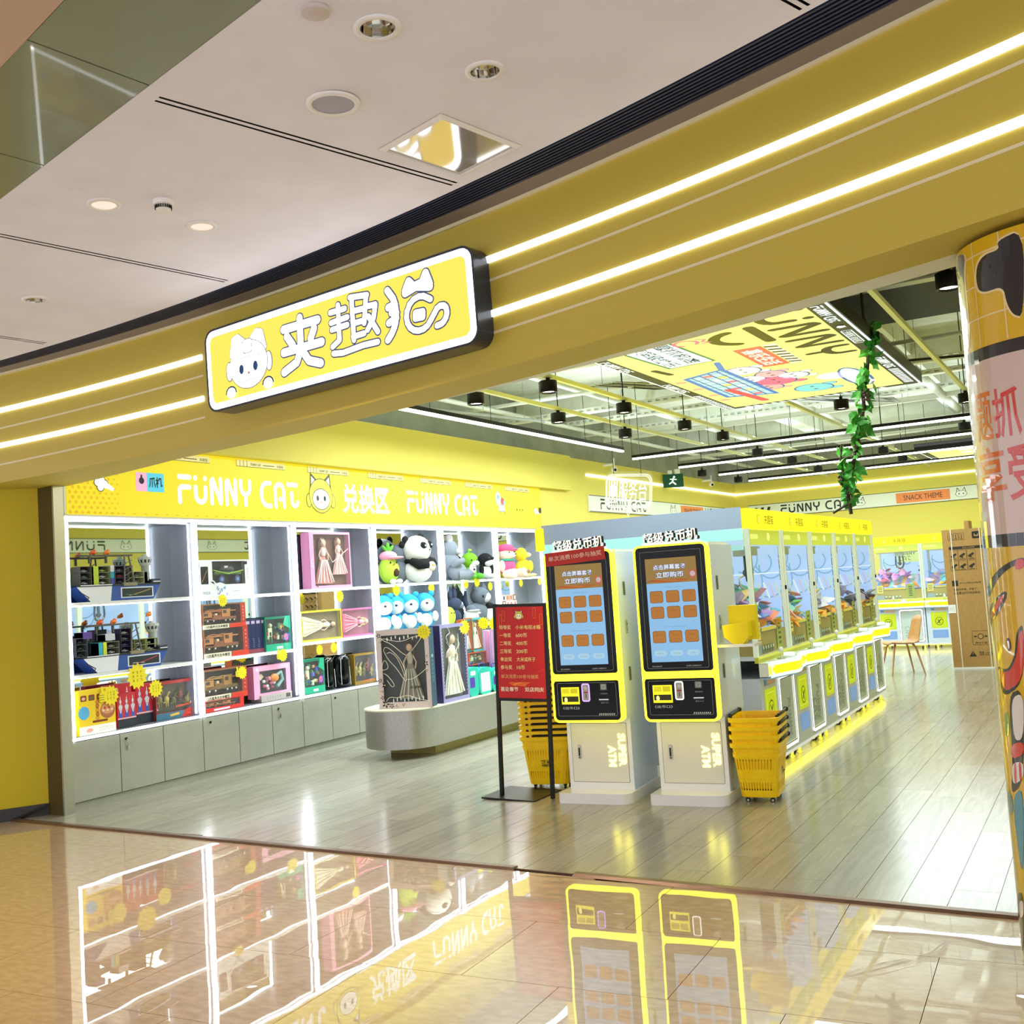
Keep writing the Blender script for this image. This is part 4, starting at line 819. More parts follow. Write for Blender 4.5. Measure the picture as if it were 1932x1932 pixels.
toybox('green robot toy box on the bottom shelf of the third cabinet',573,612,1243,.602,.12,'#15785c','#1ea47c','#1c2e26',(.03,.2,.93,.93),robot,-7.57,extra=greenp)
for l,r,tp,x,lab in ((614,638,1238,-7.60,'narrow black bagged toy, left of the two black ones in the third cabinet'),(638,668,1232,-7.58,'wide black bagged toy, right of the two black ones in the third cabinet')):
    a,b,h=place(l,r,tp,.602,x); t=thing('bagged_toy',lab,'toy',(x,(a+b)/2,.602),PI/2,'black bagged toys'); w=(b-a)/2*.95
    S=M(); S.lathe([(w*.92,0),(w,.02),(w,h*.8),(w*.9,h*.88),(w*.5,h*.97)],'black gloss',TR(0,.07,0),seg=14,sy=.6); S.build('bag',t)
    S=M(); S.tube([(-w*.7,.0,h*.1),(-w*.75,-.0,h*.5),(-w*.6,.01,h*.85),(0,.0,h*.95)],.003,'#dfe4ea'); S.tube([(w*.5,-.0,h*.05),(w*.4,0,h*.6)],.003,'#dfe4ea'); S.build('crease',t)
toybox('dark gold dinosaur box at the lower right of the third cabinet',668,712,1232,.602,.12,'#8a6a20','#a08028','#201c10',(.04,.12,.96,.94),lambda S,u0,v0,u1,v1,d:dino(S,u0,v0,u1,v1,d),-7.58,extra=lambda S,Fm,w,h:S.line(Fm,[(w*.4,h*.1),(w*.8,h*.11)],.012,'#c85a1c',.0006))
# starburst tags
for k,(px,py,x,r,lab,th) in enumerate(((259,1276,-7.50,.090,'biggest yellow starburst tag hanging at the bottom shelf edge of the first cabinet',0),(294,1299,-7.52,.064,'yellow starburst tag left of the dinosaur box',0),(209,1312,-7.515,.068,'yellow thumbs-up starburst tag on the food playset box',1),
 (420,1133,-7.52,.050,'yellow starburst tag over the stacked truck boxes',0),(457,1269,-7.53,.052,'yellow thumbs-up tag on the bottom crane truck box',1),(534,1236,-7.52,.054,'yellow thumbs-up tag above the pink dragon box',1),
 (641,1125,-7.52,.056,'yellow starburst tag over the doll boxes of the third cabinet',0),(603,1226,-7.52,.044,'left one of two tags under the yellow doll box',0),(630,1222,-7.52,.046,'right one of two tags under the yellow doll box',0),
 (748,1114,-7.52,.056,'yellow starburst tag under the avocado plush',0),(815,1109,-7.52,.046,'yellow thumbs-up tag under the right side of the panda',1),(880,1103,-7.52,.042,'thumbs-up tag under the grey koala plush',1),(900,1097,-7.50,.062,'yellow starburst tag under the green plush',0),(925,1106,-7.52,.050,'yellow starburst tag under the black and white plush',0),(983,1100,-7.52,.045,'yellow starburst tag under the pink hat bear',0),(1018,1097,-7.52,.045,'yellow starburst tag under the yellow duck plush',0))):
    tagstar(px,py,x,r,lab,k,PI/2,th)
# ================================================================ PLUSH TOYS
def plush(name,label,px,py,z,x,hh,parts,cat='plush toy',rz=PI/2-.25,group='plush toys in the display cabinets'):
    """parts are given in units of the toy's height, x right, y back, z up"""
    p=px_x(px,py,x); t=thing(name,label,cat,(x,p.y,z),rz,group); t.scale=(hh,hh,hh)
    for pn,fn in parts: S=M(); fn(S); S.build(pn,t)
    return t
for n,c,c2 in (('white','#f3f1ee','#e6e4e0'),('black','#16171b','#0e0f12'),('avocado','#b6d84c','#a6cc3c'),('pink','#f2a6bc','#ee98b0'),('brown','#4a3020','#3c2618'),('grey','#8f96a0','#7c838e'),('lightgrey','#d6d8dc','#c4c6cc'),('green','#7cb82c','#6aa820'),('leafgreen','#6cc044','#58ac34'),('cream','#f2d8c0','#ecc8ac'),('hot pink','#ee5a88','#e44a7a'),('duck','#f6dc3c','#f0d028'),('blue','#3aa8dc','#2c9cd0'),('navy','#3a4660','#303a52'),('slate','#6c7480','#5e6672'),('beige','#dccfc0','#d0c0ae'),('teal','#3ca088','#2c9078')): plushmat(n,c,c2)
P_='plush '
def eyes(S,y,z,dx,r,c='#101010'):
    for s in (-1,1): S.ball((s*dx,y,z),(r,r*.6,r*1.1),c,seg=8,rings=6)
zt=1.722
plush('avocado_plush','lime avocado plush in a pink cap, top left of the fourth cabinet',733,1060,zt,-7.57,.50,[
 ('body',lambda S:S.ball((0,0,.36),(.27,.22,.36),P_+'avocado',fn=lambda v:(v.x*(1-.28*max(0,v.z)),v.y*(1-.28*max(0,v.z)),v.z))),
 ('cap',lambda S:(S.ball((0,0,.66),(.23,.2,.13),P_+'pink'),S.ball((.10,-.12,.62),(.24,.2,.035),P_+'pink'))),
 ('leaf',lambda S:(S.ball((0,0,.88),(.05,.05,.12),P_+'leafgreen'),S.ball((-.09,0,.84),(.04,.04,.11),P_+'leafgreen',rot=Matrix.Rotation(-.7,4,'Y')),S.ball((.09,0,.84),(.04,.04,.11),P_+'leafgreen',rot=Matrix.Rotation(.7,4,'Y')))),
 ('stone',lambda S:S.ball((.06,-.2,.26),(.085,.05,.1),P_+'brown')),
 ('face',lambda S:(eyes(S,-.20,.50,.09,.022),S.ball((0,-.22,.46),(.03,.02,.02),'#a86a30',seg=8,rings=6))),
 ('foot',lambda S:(S.ball((-.06,-.22,.05),(.07,.1,.06),P_+'white'))),('foot',lambda S:S.ball((.14,-.20,.05),(.07,.1,.06),P_+'white'))],rz=PI/2-.3)
plush('panda_plush','big black and white panda plush filling the fourth cabinet top shelf',787,1060,zt,-7.55,.60,[
 ('body',lambda S:S.ball((0,0,.24),(.34,.27,.25),P_+'white')),('head',lambda S:S.ball((-.02,-.02,.68),(.33,.28,.29),P_+'white')),
 ('ear',lambda S:S.ball((-.27,.05,.88),(.09,.06,.09),P_+'black')),('ear',lambda S:S.ball((.20,.05,.93),(.09,.06,.09),P_+'black')),
 ('arm',lambda S:S.tube([(-.26,-.08,.44),(-.22,-.26,.36),(-.02,-.32,.34)],[.07,.11,.07],P_+'black',seg=12)),('arm',lambda S:S.tube([(.22,-.06,.46),(.38,-.08,.42),(.46,-.06,.36)],[.08,.09,.07],P_+'black',seg=12)),
 ('shoulder_band',lambda S:S.ball((0,0,.44),(.30,.24,.09),P_+'black')),
 ('eye_patch',lambda S:(S.ball((-.06,-.25,.74),(.10,.06,.085),P_+'black'),S.ball((-.05,-.305,.745),(.022,.015,.022),'#f8f8f8',seg=8,rings=6))),('eye_patch',lambda S:(S.ball((.17,-.21,.76),(.085,.06,.085),P_+'black'),S.ball((.18,-.27,.765),(.02,.015,.02),'#f8f8f8',seg=8,rings=6))),
 ('nose',lambda S:S.ball((.10,-.28,.66),(.025,.02,.015),P_+'black',seg=8,rings=6)),('pouch',lambda S:(S.ball((.16,-.26,.32),(.11,.05,.10),P_+'beige'),S.ball((.16,-.31,.34),(.04,.02,.02),'#f0a830',seg=8,rings=6)))],rz=PI/2-.15)
t=plush('panda_plush','dark backed panda plush half hidden behind the avocado plush',752,1050,zt,-7.70,.50,[('body',lambda S:S.ball((0,0,.3),(.3,.2,.3),P_+'slate')),('head',lambda S:S.ball((0,0,.72),(.28,.2,.26),P_+'slate')),('ear',lambda S:S.ball((-.05,-.16,.95),(.09,.06,.09),P_+'black')),('ear',lambda S:S.ball((.24,0,.92),(.09,.06,.09),P_+'black'))],rz=PI/2)
plush('koala_plush','shaggy grey koala plush with a pale paw, fifth cabinet top shelf',862,1070,zt,-7.56,.34,[
 ('body',lambda S:S.ball((0,0,.35),(.42,.32,.36),P_+'grey')),('leg',lambda S:S.tube([(-.1,-.2,.2),(.2,-.42,.2),(.3,-.5,.32)],[.2,.19,.18],P_+'grey',seg=12)),
 ('paw',lambda S:(S.ball((.32,-.55,.42),(.17,.09,.18),P_+'white'),S.ball((.32,-.63,.38),(.06,.03,.05),'#3a2a28',seg=8,rings=6),[S.ball((.26+.06*q,-.63,.48),(.02,.02,.025),'#3a2a28',seg=6,rings=5) for q in range(3)])),
 ('arm',lambda S:S.tube([(-.3,-.1,.6),(-.25,-.35,.7),(.0,-.4,.75)],[.13,.13,.11],P_+'grey',seg=12))])
plush('koala_plush','second grey koala plush seated higher at the left of the fifth cabinet',846,1030,zt+.20,-7.72,.42,[('head',lambda S:S.ball((0,0,.5),(.35,.28,.33),P_+'grey')),('snout',lambda S:S.ball((.2,-.26,.44),(.12,.1,.1),P_+'lightgrey')),('ear',lambda S:S.ball((-.05,-.1,.86),(.14,.1,.16),P_+'lightgrey')),('body',lambda S:S.ball((0,0,.05),(.4,.28,.5),P_+'grey'))])
plush('frog_plush','seated green plush with pale belly and a sprout on its head',885,1060,zt,-7.58,.42,[
 ('body',lambda S:S.ball((0,0,.22),(.26,.2,.24),P_+'green')),('head',lambda S:S.ball((0,-.02,.62),(.30,.25,.25),P_+'green')),('muzzle',lambda S:S.ball((.06,-.2,.52),(.18,.1,.1),P_+'lightgrey')),
 ('sprout',lambda S:(S.ball((.0,0,.9),(.03,.03,.1),P_+'leafgreen'),S.ball((.07,0,.95),(.08,.03,.04),P_+'avocado'))),('leg',lambda S:S.ball((-.15,-.25,.1),(.12,.18,.1),P_+'leafgreen')),('leg',lambda S:S.ball((.18,-.25,.1),(.12,.18,.1),P_+'leafgreen')),('face',lambda S:eyes(S,-.25,.62,.12,.03))])
plush('penguin_plush','black and white plush with dark glasses, right in the fifth cabinet',915,1065,zt,-7.57,.38,[
 ('body',lambda S:S.ball((0,0,.25),(.24,.2,.28),P_+'lightgrey')),('head',lambda S:S.ball((0,-.02,.68),(.32,.26,.26),P_+'black')),('face',lambda S:S.ball((.03,-.15,.6),(.24,.14,.15),P_+'lightgrey')),('glasses',lambda S:(S.ball((-.06,-.28,.72),(.08,.02,.06),'#0a0a0a',seg=10,rings=6),S.ball((.16,-.26,.74),(.08,.02,.06),'#0a0a0a',seg=10,rings=6))),
 ('leg',lambda S:S.ball((-.12,-.26,.1),(.1,.18,.09),P_+'lightgrey')),('leg',lambda S:S.ball((.16,-.26,.1),(.1,.18,.09),P_+'white')),('arm',lambda S:S.ball((.26,-.05,.35),(.09,.09,.2),P_+'black')),('arm',lambda S:S.ball((-.24,-.05,.35),(.09,.09,.2),P_+'black'))])
plush('bear_plush','cream bear plush in a hot pink hat and shirt with green collar',957,1065,zt,-7.56,.50,[
 ('body',lambda S:S.ball((0,0,.30),(.27,.2,.26),P_+'hot pink')),('head',lambda S:S.ball((0,-.02,.68),(.25,.22,.21),P_+'cream')),('hat',lambda S:(S.ball((-.03,0,.84),(.26,.22,.13),P_+'hot pink'),S.ball((.06,-.1,.79),(.26,.2,.04),P_+'hot pink'))),('collar',lambda S:S.lathe([(.22,.47),(.25,.51),(.2,.54)],P_+'teal',seg=14,sy=.8)),
 ('snout',lambda S:(S.ball((.06,-.22,.64),(.09,.06,.07),P_+'white'),S.ball((.08,-.28,.66),(.025,.02,.02),'#2a2020',seg=8,rings=6))),('face',lambda S:eyes(S,-.22,.72,.10,.02)),
 ('leg',lambda S:S.tube([(-.15,-.05,.1),(-.1,-.4,.12)],[.12,.13],P_+'cream',seg=12)),('leg',lambda S:(S.tube([(.18,-.05,.1),(.3,-.4,.14)],[.12,.13],P_+'cream',seg=12),S.ball((.32,-.52,.15),(.06,.03,.06),'#8a6a58',seg=8,rings=6))),('arm',lambda S:S.ball((-.26,-.06,.34),(.08,.09,.17),P_+'cream'))],rz=PI/2-.3)
plush('duck_plush','plain yellow duck plush with a broad beak beside the pink hat bear',985,1065,zt,-7.60,.46,[
 ('body',lambda S:S.ball((.06,0,.28),(.30,.24,.30),P_+'duck')),('head',lambda S:S.ball((-.04,0,.72),(.22,.2,.22),P_+'duck')),('beak',lambda S:S.ball((.24,-.06,.70),(.22,.12,.085),'plush beige' if 0 else '#f0dc98')),('wing',lambda S:S.ball((.1,-.24,.34),(.16,.07,.18),P_+'duck')),('foot',lambda S:S.ball((-.1,-.25,.05),(.1,.14,.05),'#f0dc98')),('foot',lambda S:S.ball((.2,-.25,.05),(.1,.14,.05),'#f0dc98'))],rz=PI/2)
# second row
for k,(px,lab) in enumerate(((722,'round blue plush bear at the left end of the blue row'),(743,'round blue plush bear with pale muzzle, second in the blue row'),(771,'round blue plush bear, third in the blue row'),(801,'round blue plush bear at the right end of the blue row'))):
    plush('blue_bear_plush',lab,px,1155,1.142,-7.57-.02*(k%2),.50,[('body',lambda S:S.ball((0,0,.22),(.25,.2,.24),P_+'blue')),('head',lambda S:S.ball((0,0,.64),(.27,.24,.26),P_+'blue')),('muzzle',lambda S:S.ball((.05,-.14,.60),(.19,.13,.17),P_+'white')),('nose',lambda S:S.ball((.07,-.27,.64),(.035,.02,.028),'#2c3440',seg=8,rings=6)),('ear',lambda S:S.ball((-.19,0,.87),(.075,.05,.075),P_+'blue')),('ear',lambda S:S.ball((.19,0,.87),(.075,.05,.075),P_+'blue')),('belly',lambda S:S.ball((.02,-.12,.22),(.17,.1,.17),P_+'white')),('arm',lambda S:S.ball((-.24,-.1,.3),(.08,.1,.13),P_+'white')),('arm',lambda S:S.ball((.26,-.1,.3),(.08,.1,.13),P_+'white'))],rz=PI/2-.95)
plush('bunny_plush','dark navy bunny plush with upright ears in the fifth cabinet',856,1150,1.142,-7.60,.46,[('body',lambda S:S.ball((0,0,.24),(.22,.2,.25),P_+'navy')),('head',lambda S:S.ball((.03,-.02,.58),(.24,.2,.2),P_+'navy')),('ear',lambda S:S.ball((-.1,0,.86),(.07,.05,.17),P_+'navy')),('ear',lambda S:S.ball((.08,0,.86),(.07,.05,.17),P_+'navy')),('snout',lambda S:S.ball((.14,-.17,.52),(.1,.06,.07),P_+'slate'))],rz=PI/2-.2)
plush('cat_plush','grey and white cat plush with pointed ears in the fifth cabinet',900,1140,1.142,-7.62,.54,[('body',lambda S:S.ball((0,.02,.25),(.36,.2,.26),P_+'slate')),('head',lambda S:S.ball((.1,-.02,.66),(.28,.22,.22),P_+'slate')),('face',lambda S:S.ball((.18,-.15,.62),(.16,.1,.13),P_+'lightgrey')),('ear',lambda S:S.lathe([(.09,0),(.001,.17)],P_+'slate',TR(-.05,0,.82),seg=8)),('ear',lambda S:S.lathe([(.09,0),(.001,.17)],P_+'slate',TR(.26,0,.84),seg=8)),('eyes',lambda S:eyes(S,-.24,.64,.0,.03)),('tail',lambda S:S.tube([(-.3,0,.3),(-.42,0,.55),(-.38,0,.8)],[.06,.07,.03],P_+'navy',seg=10))])
plush('bird_plush','small silver grey plush in a peaked cap below the cat plush',889,1160,1.142,-7.54,.30,[('body',lambda S:S.ball((0,0,.3),(.42,.28,.32),P_+'lightgrey')),('cap',lambda S:(S.ball((0,0,.62),(.26,.22,.2),P_+'slate'),S.ball((.05,-.1,.56),(.36,.26,.05),P_+'lightgrey'))),('beak',lambda S:S.ball((.25,-.2,.44),(.14,.08,.06),P_+'white'))])
plush('cream_cup_plush','small white and brown plush at the lower right of the fifth cabinet',925,1165,1.142,-7.53,.24,[('body',lambda S:S.ball((0,0,.4),(.36,.3,.4),P_+'white')),('spot',lambda S:S.ball((.02,-.28,.4),(.08,.05,.14),P_+'brown')),('head',lambda S:S.ball((0,0,.86),(.3,.25,.2),P_+'black'))])
plush('green_plush','small mint green plush peeking out at the left of the bunny plush',848,1168,1.142,-7.52,.30,[('body',lambda S:S.ball((0,0,.4),(.3,.25,.42),P_+'avocado')),('eyes',lambda S:eyes(S,-.24,.55,.08,.03))])
# small boxes of the last cabinet
R=random.Random(2); k=0
a=px_x(947,1120,-7.60).y; 
for r in range(4):
    for q in range(4):
        t=thing('small_box','tiny coloured box in the block stacked in the last cabinet','box',(-7.60,a+q*.105,1.142+r*.085),PI/2,'tiny boxes stacked in the last cabinet')
        S=M(); S.box(0,0,0,.10,.08,.082,['#c8ccd8','#3a3a58','#d8b0a0','#8a6a5a','#e8e0e0'][R.randrange(5)]); S.build('carton',t); S=M(); S.rect(FRONT(-.0006),.03,.015,.07,.065,['#2c3450','#c86a50','#f0f0f4'][R.randrange(3)]); S.build('print',t)
S=M(); S.lathe([(.045,0),(.05,.02),(.055,.11),(.03,.15),(.0001,.16)],'#ecd0c8',seg=16); o=S.build('cup',None,None,'small pink lidded cup right of the tiny boxes','cup'); o.location=(px_x(1000,1120,-7.60)); o.location.z=1.142
# ================================================================ ISLAND COUNTER
IX,R_=-6.30,.40
def stad(r,y0=8.92,y1=11.2,n=14): return [(IX+r*math.cos(PI+PI*i/n),y0+r*math.sin(PI+PI*i/n)) for i in range(n+1)]+[(IX+r*math.cos(PI*i/n),y1+r*math.sin(PI*i/n)) for i in range(n+1)]
t=thing('island_counter','round-ended brushed metal island counter carrying gift boxes','counter',(0,0,0))
S=M(); S.prism(stad(R_),.105,.47,'brushed',smooth=True); S.build('body',t)
S=M(); S.prism(stad(.405),.47,.482,'#e6e0c8'); S.build('counter_top',t)
S=M(); S.prism([(IX-.24,8.97),(IX+.28,9.0),(IX+.28,11.3),(IX-.24,11.3)],0,.105,'#a89a50'); S.build('plinth',t)
zi=.483
def iy(px,py): return px_z(px,py,zi)
def fil(u,v,s,S,X=FRONT(-.002)):
    pass
def whiteart(S,Fm,w,h):
    # flowers along the left and lower edge
    R=random.Random(5)
    for (u,v,s) in ((.06,.93,.035),(.09,.85,.02),(.05,.36,.03),(.13,.30,.045),(.07,.22,.02),(.08,.14,.032),(.13,.06,.055),(.24,.035,.035),(.34,.03,.022),(.47,.045,.025),(.92,.55,.042),(.95,.64,.02),(.94,.46,.02)):
        for q in range(5):
            a=q*2*PI/5+u*9; c=['#2a2018','#e8b878'][q%2 if s<.03 else 0]
            S.poly(Fm,[(w*u,h*v),(w*u+s*w*.9*math.cos(a-.35),h*v+s*w*.9*math.sin(a-.35)),(w*u+s*w*1.5*math.cos(a),h*v+s*w*1.5*math.sin(a)),(w*u+s*w*.9*math.cos(a+.35),h*v+s*w*.9*math.sin(a+.35))],c,.001)
        S.disc(Fm,w*u,h*v,s*w*.3,'#f0d8a8',.0016,seg=8)
    S.text(Fm,'浪漫瞬间',w*.74,h*.26,h*.034,'#2c2820',.002,w*.28,.01)
a=px_z(716,1338,zi); b=px_z(816,1334,zi); w=(b-a).length; rz=math.atan2(b.y-a.y,b.x-a.x); pt=hz_=None
def hgt(px,py,base):
    d=_f+_r*((px-966)/F)-_u*((py-966)/F); k=(base.x*d.x+base.y*d.y)/(d.x**2+d.y**2); return EYE.z+k*d.z
h=hgt(709,1190,a)-zi
def bride(S,u0,v0,u1,v1,d): doll(S,u0+(u1-u0)*.25,v0,u1-(u1-u0)*.02,v1*.97,d,'#8a8478','#3a2c28',c2='#b8b4a8')
tb=toybox('tall white doll gift box with flower print at the end of the island counter',0,0,0,0,.16,'#d9c8ca','#1f4258','#27303c',(.10,.08,.92,.93),bride,rz=rz,dims=(w,h),loc=a,extra=whiteart)
def smooth3(P,k=2):
    for _ in range(k): P=[P[0]]+[tuple(a[i]*(1-f)+b[i]*f for i in range(3)) for a,b in zip(P,P[1:]) for f in (.25,.75)]+[P[-1]]
    return P
S=M()
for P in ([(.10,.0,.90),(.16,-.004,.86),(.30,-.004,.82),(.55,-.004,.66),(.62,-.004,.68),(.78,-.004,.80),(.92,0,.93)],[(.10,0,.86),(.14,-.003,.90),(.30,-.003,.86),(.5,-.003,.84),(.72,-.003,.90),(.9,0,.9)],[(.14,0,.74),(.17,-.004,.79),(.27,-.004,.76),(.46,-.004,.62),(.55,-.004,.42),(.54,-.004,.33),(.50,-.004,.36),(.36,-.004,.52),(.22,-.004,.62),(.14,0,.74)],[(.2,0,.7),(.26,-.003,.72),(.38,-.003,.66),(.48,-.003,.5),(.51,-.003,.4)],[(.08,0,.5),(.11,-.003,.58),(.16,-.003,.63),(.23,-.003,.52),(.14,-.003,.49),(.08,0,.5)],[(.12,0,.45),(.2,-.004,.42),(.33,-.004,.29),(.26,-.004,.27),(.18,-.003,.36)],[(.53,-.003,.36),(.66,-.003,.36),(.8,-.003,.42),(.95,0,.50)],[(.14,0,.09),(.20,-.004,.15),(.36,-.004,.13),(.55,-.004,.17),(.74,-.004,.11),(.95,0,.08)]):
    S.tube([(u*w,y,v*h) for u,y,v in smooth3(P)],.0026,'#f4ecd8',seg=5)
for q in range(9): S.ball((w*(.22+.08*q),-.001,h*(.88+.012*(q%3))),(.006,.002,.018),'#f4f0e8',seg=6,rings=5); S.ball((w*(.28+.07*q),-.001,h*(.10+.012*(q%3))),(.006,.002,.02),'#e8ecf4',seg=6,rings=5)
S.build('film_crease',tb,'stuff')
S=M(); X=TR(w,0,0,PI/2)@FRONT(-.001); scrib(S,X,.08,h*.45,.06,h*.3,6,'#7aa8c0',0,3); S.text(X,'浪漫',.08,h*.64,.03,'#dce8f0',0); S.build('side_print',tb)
# silver doll box standing behind it, facing the aisle
def glit(S,Fm,w,h):
    for q in range(44): R=random.Random(q); S.disc(Fm,w*(.06 if q%2 else .93)+R.uniform(-.008,.008),h*(.03+.94*q/44),.005,'#e8e4f0',.0006,seg=6)
XA=-5.93; a=px_x(838,1330,XA); b=px_x(887,1317,XA); a=Vector((XA,a.y,zi)); w2=b.y-a.y; h2=hgt(836,1180,a)-zi
tb=toybox('silver glittering doll box with purple edge behind the white gift box',0,0,0,0,.13,'#8a86b4','#3c3470','#6c7068',(.06,.05,.95,.96),lambda S,u0,v0,u1,v1,d:doll(S,u0,v0,u1,v1,d,'#d0d4cc','#2c2420',c2='#f4f0d8'),rz=PI/2,dims=(w2,h2),loc=a,extra=glit)
S=M()
for q in range(12):
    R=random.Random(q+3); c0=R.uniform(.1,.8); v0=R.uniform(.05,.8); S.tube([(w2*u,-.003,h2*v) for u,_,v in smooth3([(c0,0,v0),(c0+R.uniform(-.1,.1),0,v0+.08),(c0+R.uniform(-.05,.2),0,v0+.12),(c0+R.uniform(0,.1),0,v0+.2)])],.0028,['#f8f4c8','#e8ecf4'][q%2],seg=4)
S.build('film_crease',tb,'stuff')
def smallbox(label,pl,pr,pt,pb,x,colr,side,back,cont,d=.12):
    a=px_x(pl,(pt+pb)/2,x); b=px_x(pr,(pt+pb)/2,x); z0=px_x((pl+pr)/2,pb,x).z; z1=px_x((pl+pr)/2,pt,x).z
    return toybox(label,0,0,0,0,d,colr,side,back,(.06,.06,.94,.94),cont,rz=PI/2,dims=(b.y-a.y,z1-z0),loc=Vector((x,a.y,z0)),group='boxed toys on the island counter')
smallbox('orange sided toy box lying under the teal doll boxes on the island',884,918,1230,1254,-6.06,'#b84a24','#c85a2c','#3c3420',robot)
smallbox('teal doll box standing on the orange box, left of the two',879,891,1168,1231,-6.10,'#2a7a80','#c86a3c','#48706a',lambda *q:doll(*q,dress='#6ab8b0',hair='#c8a060'))
smallbox('teal doll box standing on the orange box, right of the two',892,911,1165,1229,-6.08,'#3a9aa0','#c86a3c','#4c8a88',lambda *q:doll(*q,dress='#e0e0c0',hair='#e0c060'))
# a low shelf box carries the orange one
a=px_x(886,1262,-6.12); b=px_x(918,1262,-6.12); zt_=px_x(900,1254,-6.06).z
S=M(); S.box(0,0,0,b.y-a.y,.2,zt_-zi,'#3a3c50'); o=S.build('riser_box',None,None,'dark riser box under the orange toy box on the island','box'); o.location=(-6.08,a.y,zi); o.rotation_euler[2]=PI/2
for k,(l,r,lab) in enumerate(((886,905,'teal and purple toy backpack case, left one on the island'),(905,930,'teal toy backpack case with white front label on the island'),(930,952,'teal toy backpack case partly hidden by the red sign'))):
    x=-5.93; a=px_x(l,1300,x); b=px_x(r,1300,x); t=thing('toy_backpack',lab,'toy bag',(x,a.y,zi),PI/2,'teal toy backpacks on the island'); w=b.y-a.y-.01; h=px_x((l+r)/2,1258,x).z-zi
    S=M(); S.prism(rr(0,0,w,h,min(w,h)*.28),-.12,0,'#1fae9c',FRONT(0)); S.build('shell',t)
    S=M()
    if k==1: S.rrect(FRONT(-.001),w*.15,h*.1,w*.85,h*.8,.01,'#f4f4f2'); scrib(S,FRONT(-.002),w*.5,h*.48,w*.5,h*.55,4,'#50405c',0,6)
    else: S.rrect(FRONT(-.001),w*.1,h*.3,w*.6,h*.65,.01,'#4a2c9c'); S.rrect(FRONT(-.001),w*.2,h*.72,w*.7,h*.86,.008,'#f0f0f2')
    S.build('label_card',t); S=M(); S.tube([(w*.3,.04,h),(w*.3,.04,h+.04),(w*.7,.04,h+.04),(w*.7,.04,h)],.006,'#3a3a9c'); S.build('carry_handle',t)
for l,r,tp,y,lab in ((908,925,1190,10.3,'pale purple toy suitcase, left one behind the teal backpacks'),(926,948,1187,10.2,'pale purple toy suitcase, right one behind the teal backpacks')):
    a=px_y(l,1240,y); b=px_y(r,1240,y); w=b.x-a.x; h=px_y(l,tp,y).z-zi; t=thing('toy_suitcase',lab,'toy case',(a.x,y,zi),.05,'purple toy suitcases')
    S=M(); S.prism(rr(0,0,w,h,.02),-.12,0,'#c89ccc',FRONT(0)); S.build('shell',t); S=M()
    for q in range(3): S.box(w*(.2+.3*q)-.004,-.004,.03,w*(.2+.3*q)+.004,0,h-.03,'#d8b4dc')
    S.build('rib',t)
tagstar(0,0,0,.058,'yellow starburst tag on the top right corner of the white gift box',3,rz,False,px_y(799,1192,8.78))
tagstar(0,0,0,.060,'yellow starburst tag on the top corner of the silver doll box',5,1.3,False,px_x(876,1183,-5.925))
tagstar(0,0,0,.055,'left one of two starburst tags beside the red sign',6,.1,False,px_y(912,1176,10.0))
tagstar(0,0,0,.055,'right one of two starburst tags beside the red sign',8,.1,False,px_y(932,1177,10.0))
# grey wall boards and a notice past the cabinets
for k,(z0,z1) in enumerate(((1.17,1.74),(1.76,2.33))):
    S=M(); S.box(-7.5,14.60,z0,-7.48,15.12,z1,'#9db0ac'); S.build('wall_board',None,None,['lower','upper'][k]+' flat grey board on the left yellow wall past the cabinets','board',None)
t=thing('wall_notice','yellow notice with red writing on the wall behind the left kiosk','notice',(-7.5,15.20,1.98),PI/2); a=px_x(1067,1000,-7.5); b=px_x(1096,1000,-7.5); t.location=(-7.495,a.y,1.95); w=b.y-a.y
S=M(); S.box(0,-.004,0,w,0,.50,'#e8d83c'); S.build('sheet',t); S=M(); S.text(FRONT(-.006),'一个娃娃',w*.5,.27,.07,'#d05030',0,w*.6); S.text(FRONT(-.006),'等着你',w*.5,.15,.07,'#d05030',0,w*.5); S.text(FRONT(-.006),'夹趣猫',w*.35,.42,.05,'#4a4620',0); S.build('lettering',t)
# ================================================================ MAIN SIGN
A=pix(382,629,(-3.0-.019,5.145-.15,3),(-.127,-.99,0)); B=pix(395,779,(-3.02,4.995,3),(-.127,-.99,0)); A2=pix(889,455,(-3.02,4.995,3),(-.127,-.99,0)); B2=pix(904,648,(-3.02,4.995,3),(-.127,-.99,0))
o=(B+Vector((0,0,0))); ux=(B2-B); W=((B2-B).length+(A2-A).length)/2; H_=((A-B).length+(A2-B2).length)/2
cx=(A+B+A2+B2)/4; u=((B2-B)+(A2-A)).normalized(); v=((A-B)+(A2-B2)).normalized(); SF=fr(cx-u*W/2-v*H_/2,u,v)
t=thing('shop_sign','lit yellow shop sign with cat head and white Chinese characters on the fascia','sign',(0,0,0)); t.matrix_world=SF; FS=I4
mat('sign yellow','#fbd84c',.5,emit=.86,ecol='#ffdf58'); mat('sign white','#ffffff',.5,emit=2.6,ecol='#eef3ff'); mat('sign case','#202a3c',.3,coat=.4)
mat('sign outline','#5a6c8c',.5,emit=.15,ecol='#5a7cb0')
S=M(); S.prism(rr(0,0,W,H_,.085,6),-.15,-.004,'sign case'); S.ring(I4,rr(0,0,W,H_,.085,6),rr(.014,.014,W-.014,H_-.014,.072,6),'sign case',0); S.ring(I4,rr(0,0,W,H_,.085,6),rr(0.0001,.0001,W-.0001,H_-.0001,.085,6),'sign case',0)
for z_ in (0,): S.add([(a,b,q) for q in (-.004,0) for a,b in rr(0,0,W,H_,.085,6)],[(i,(i+1)%28,28+(i+1)%28,28+i) for i in range(28)],'sign case')
S.build('case',t)
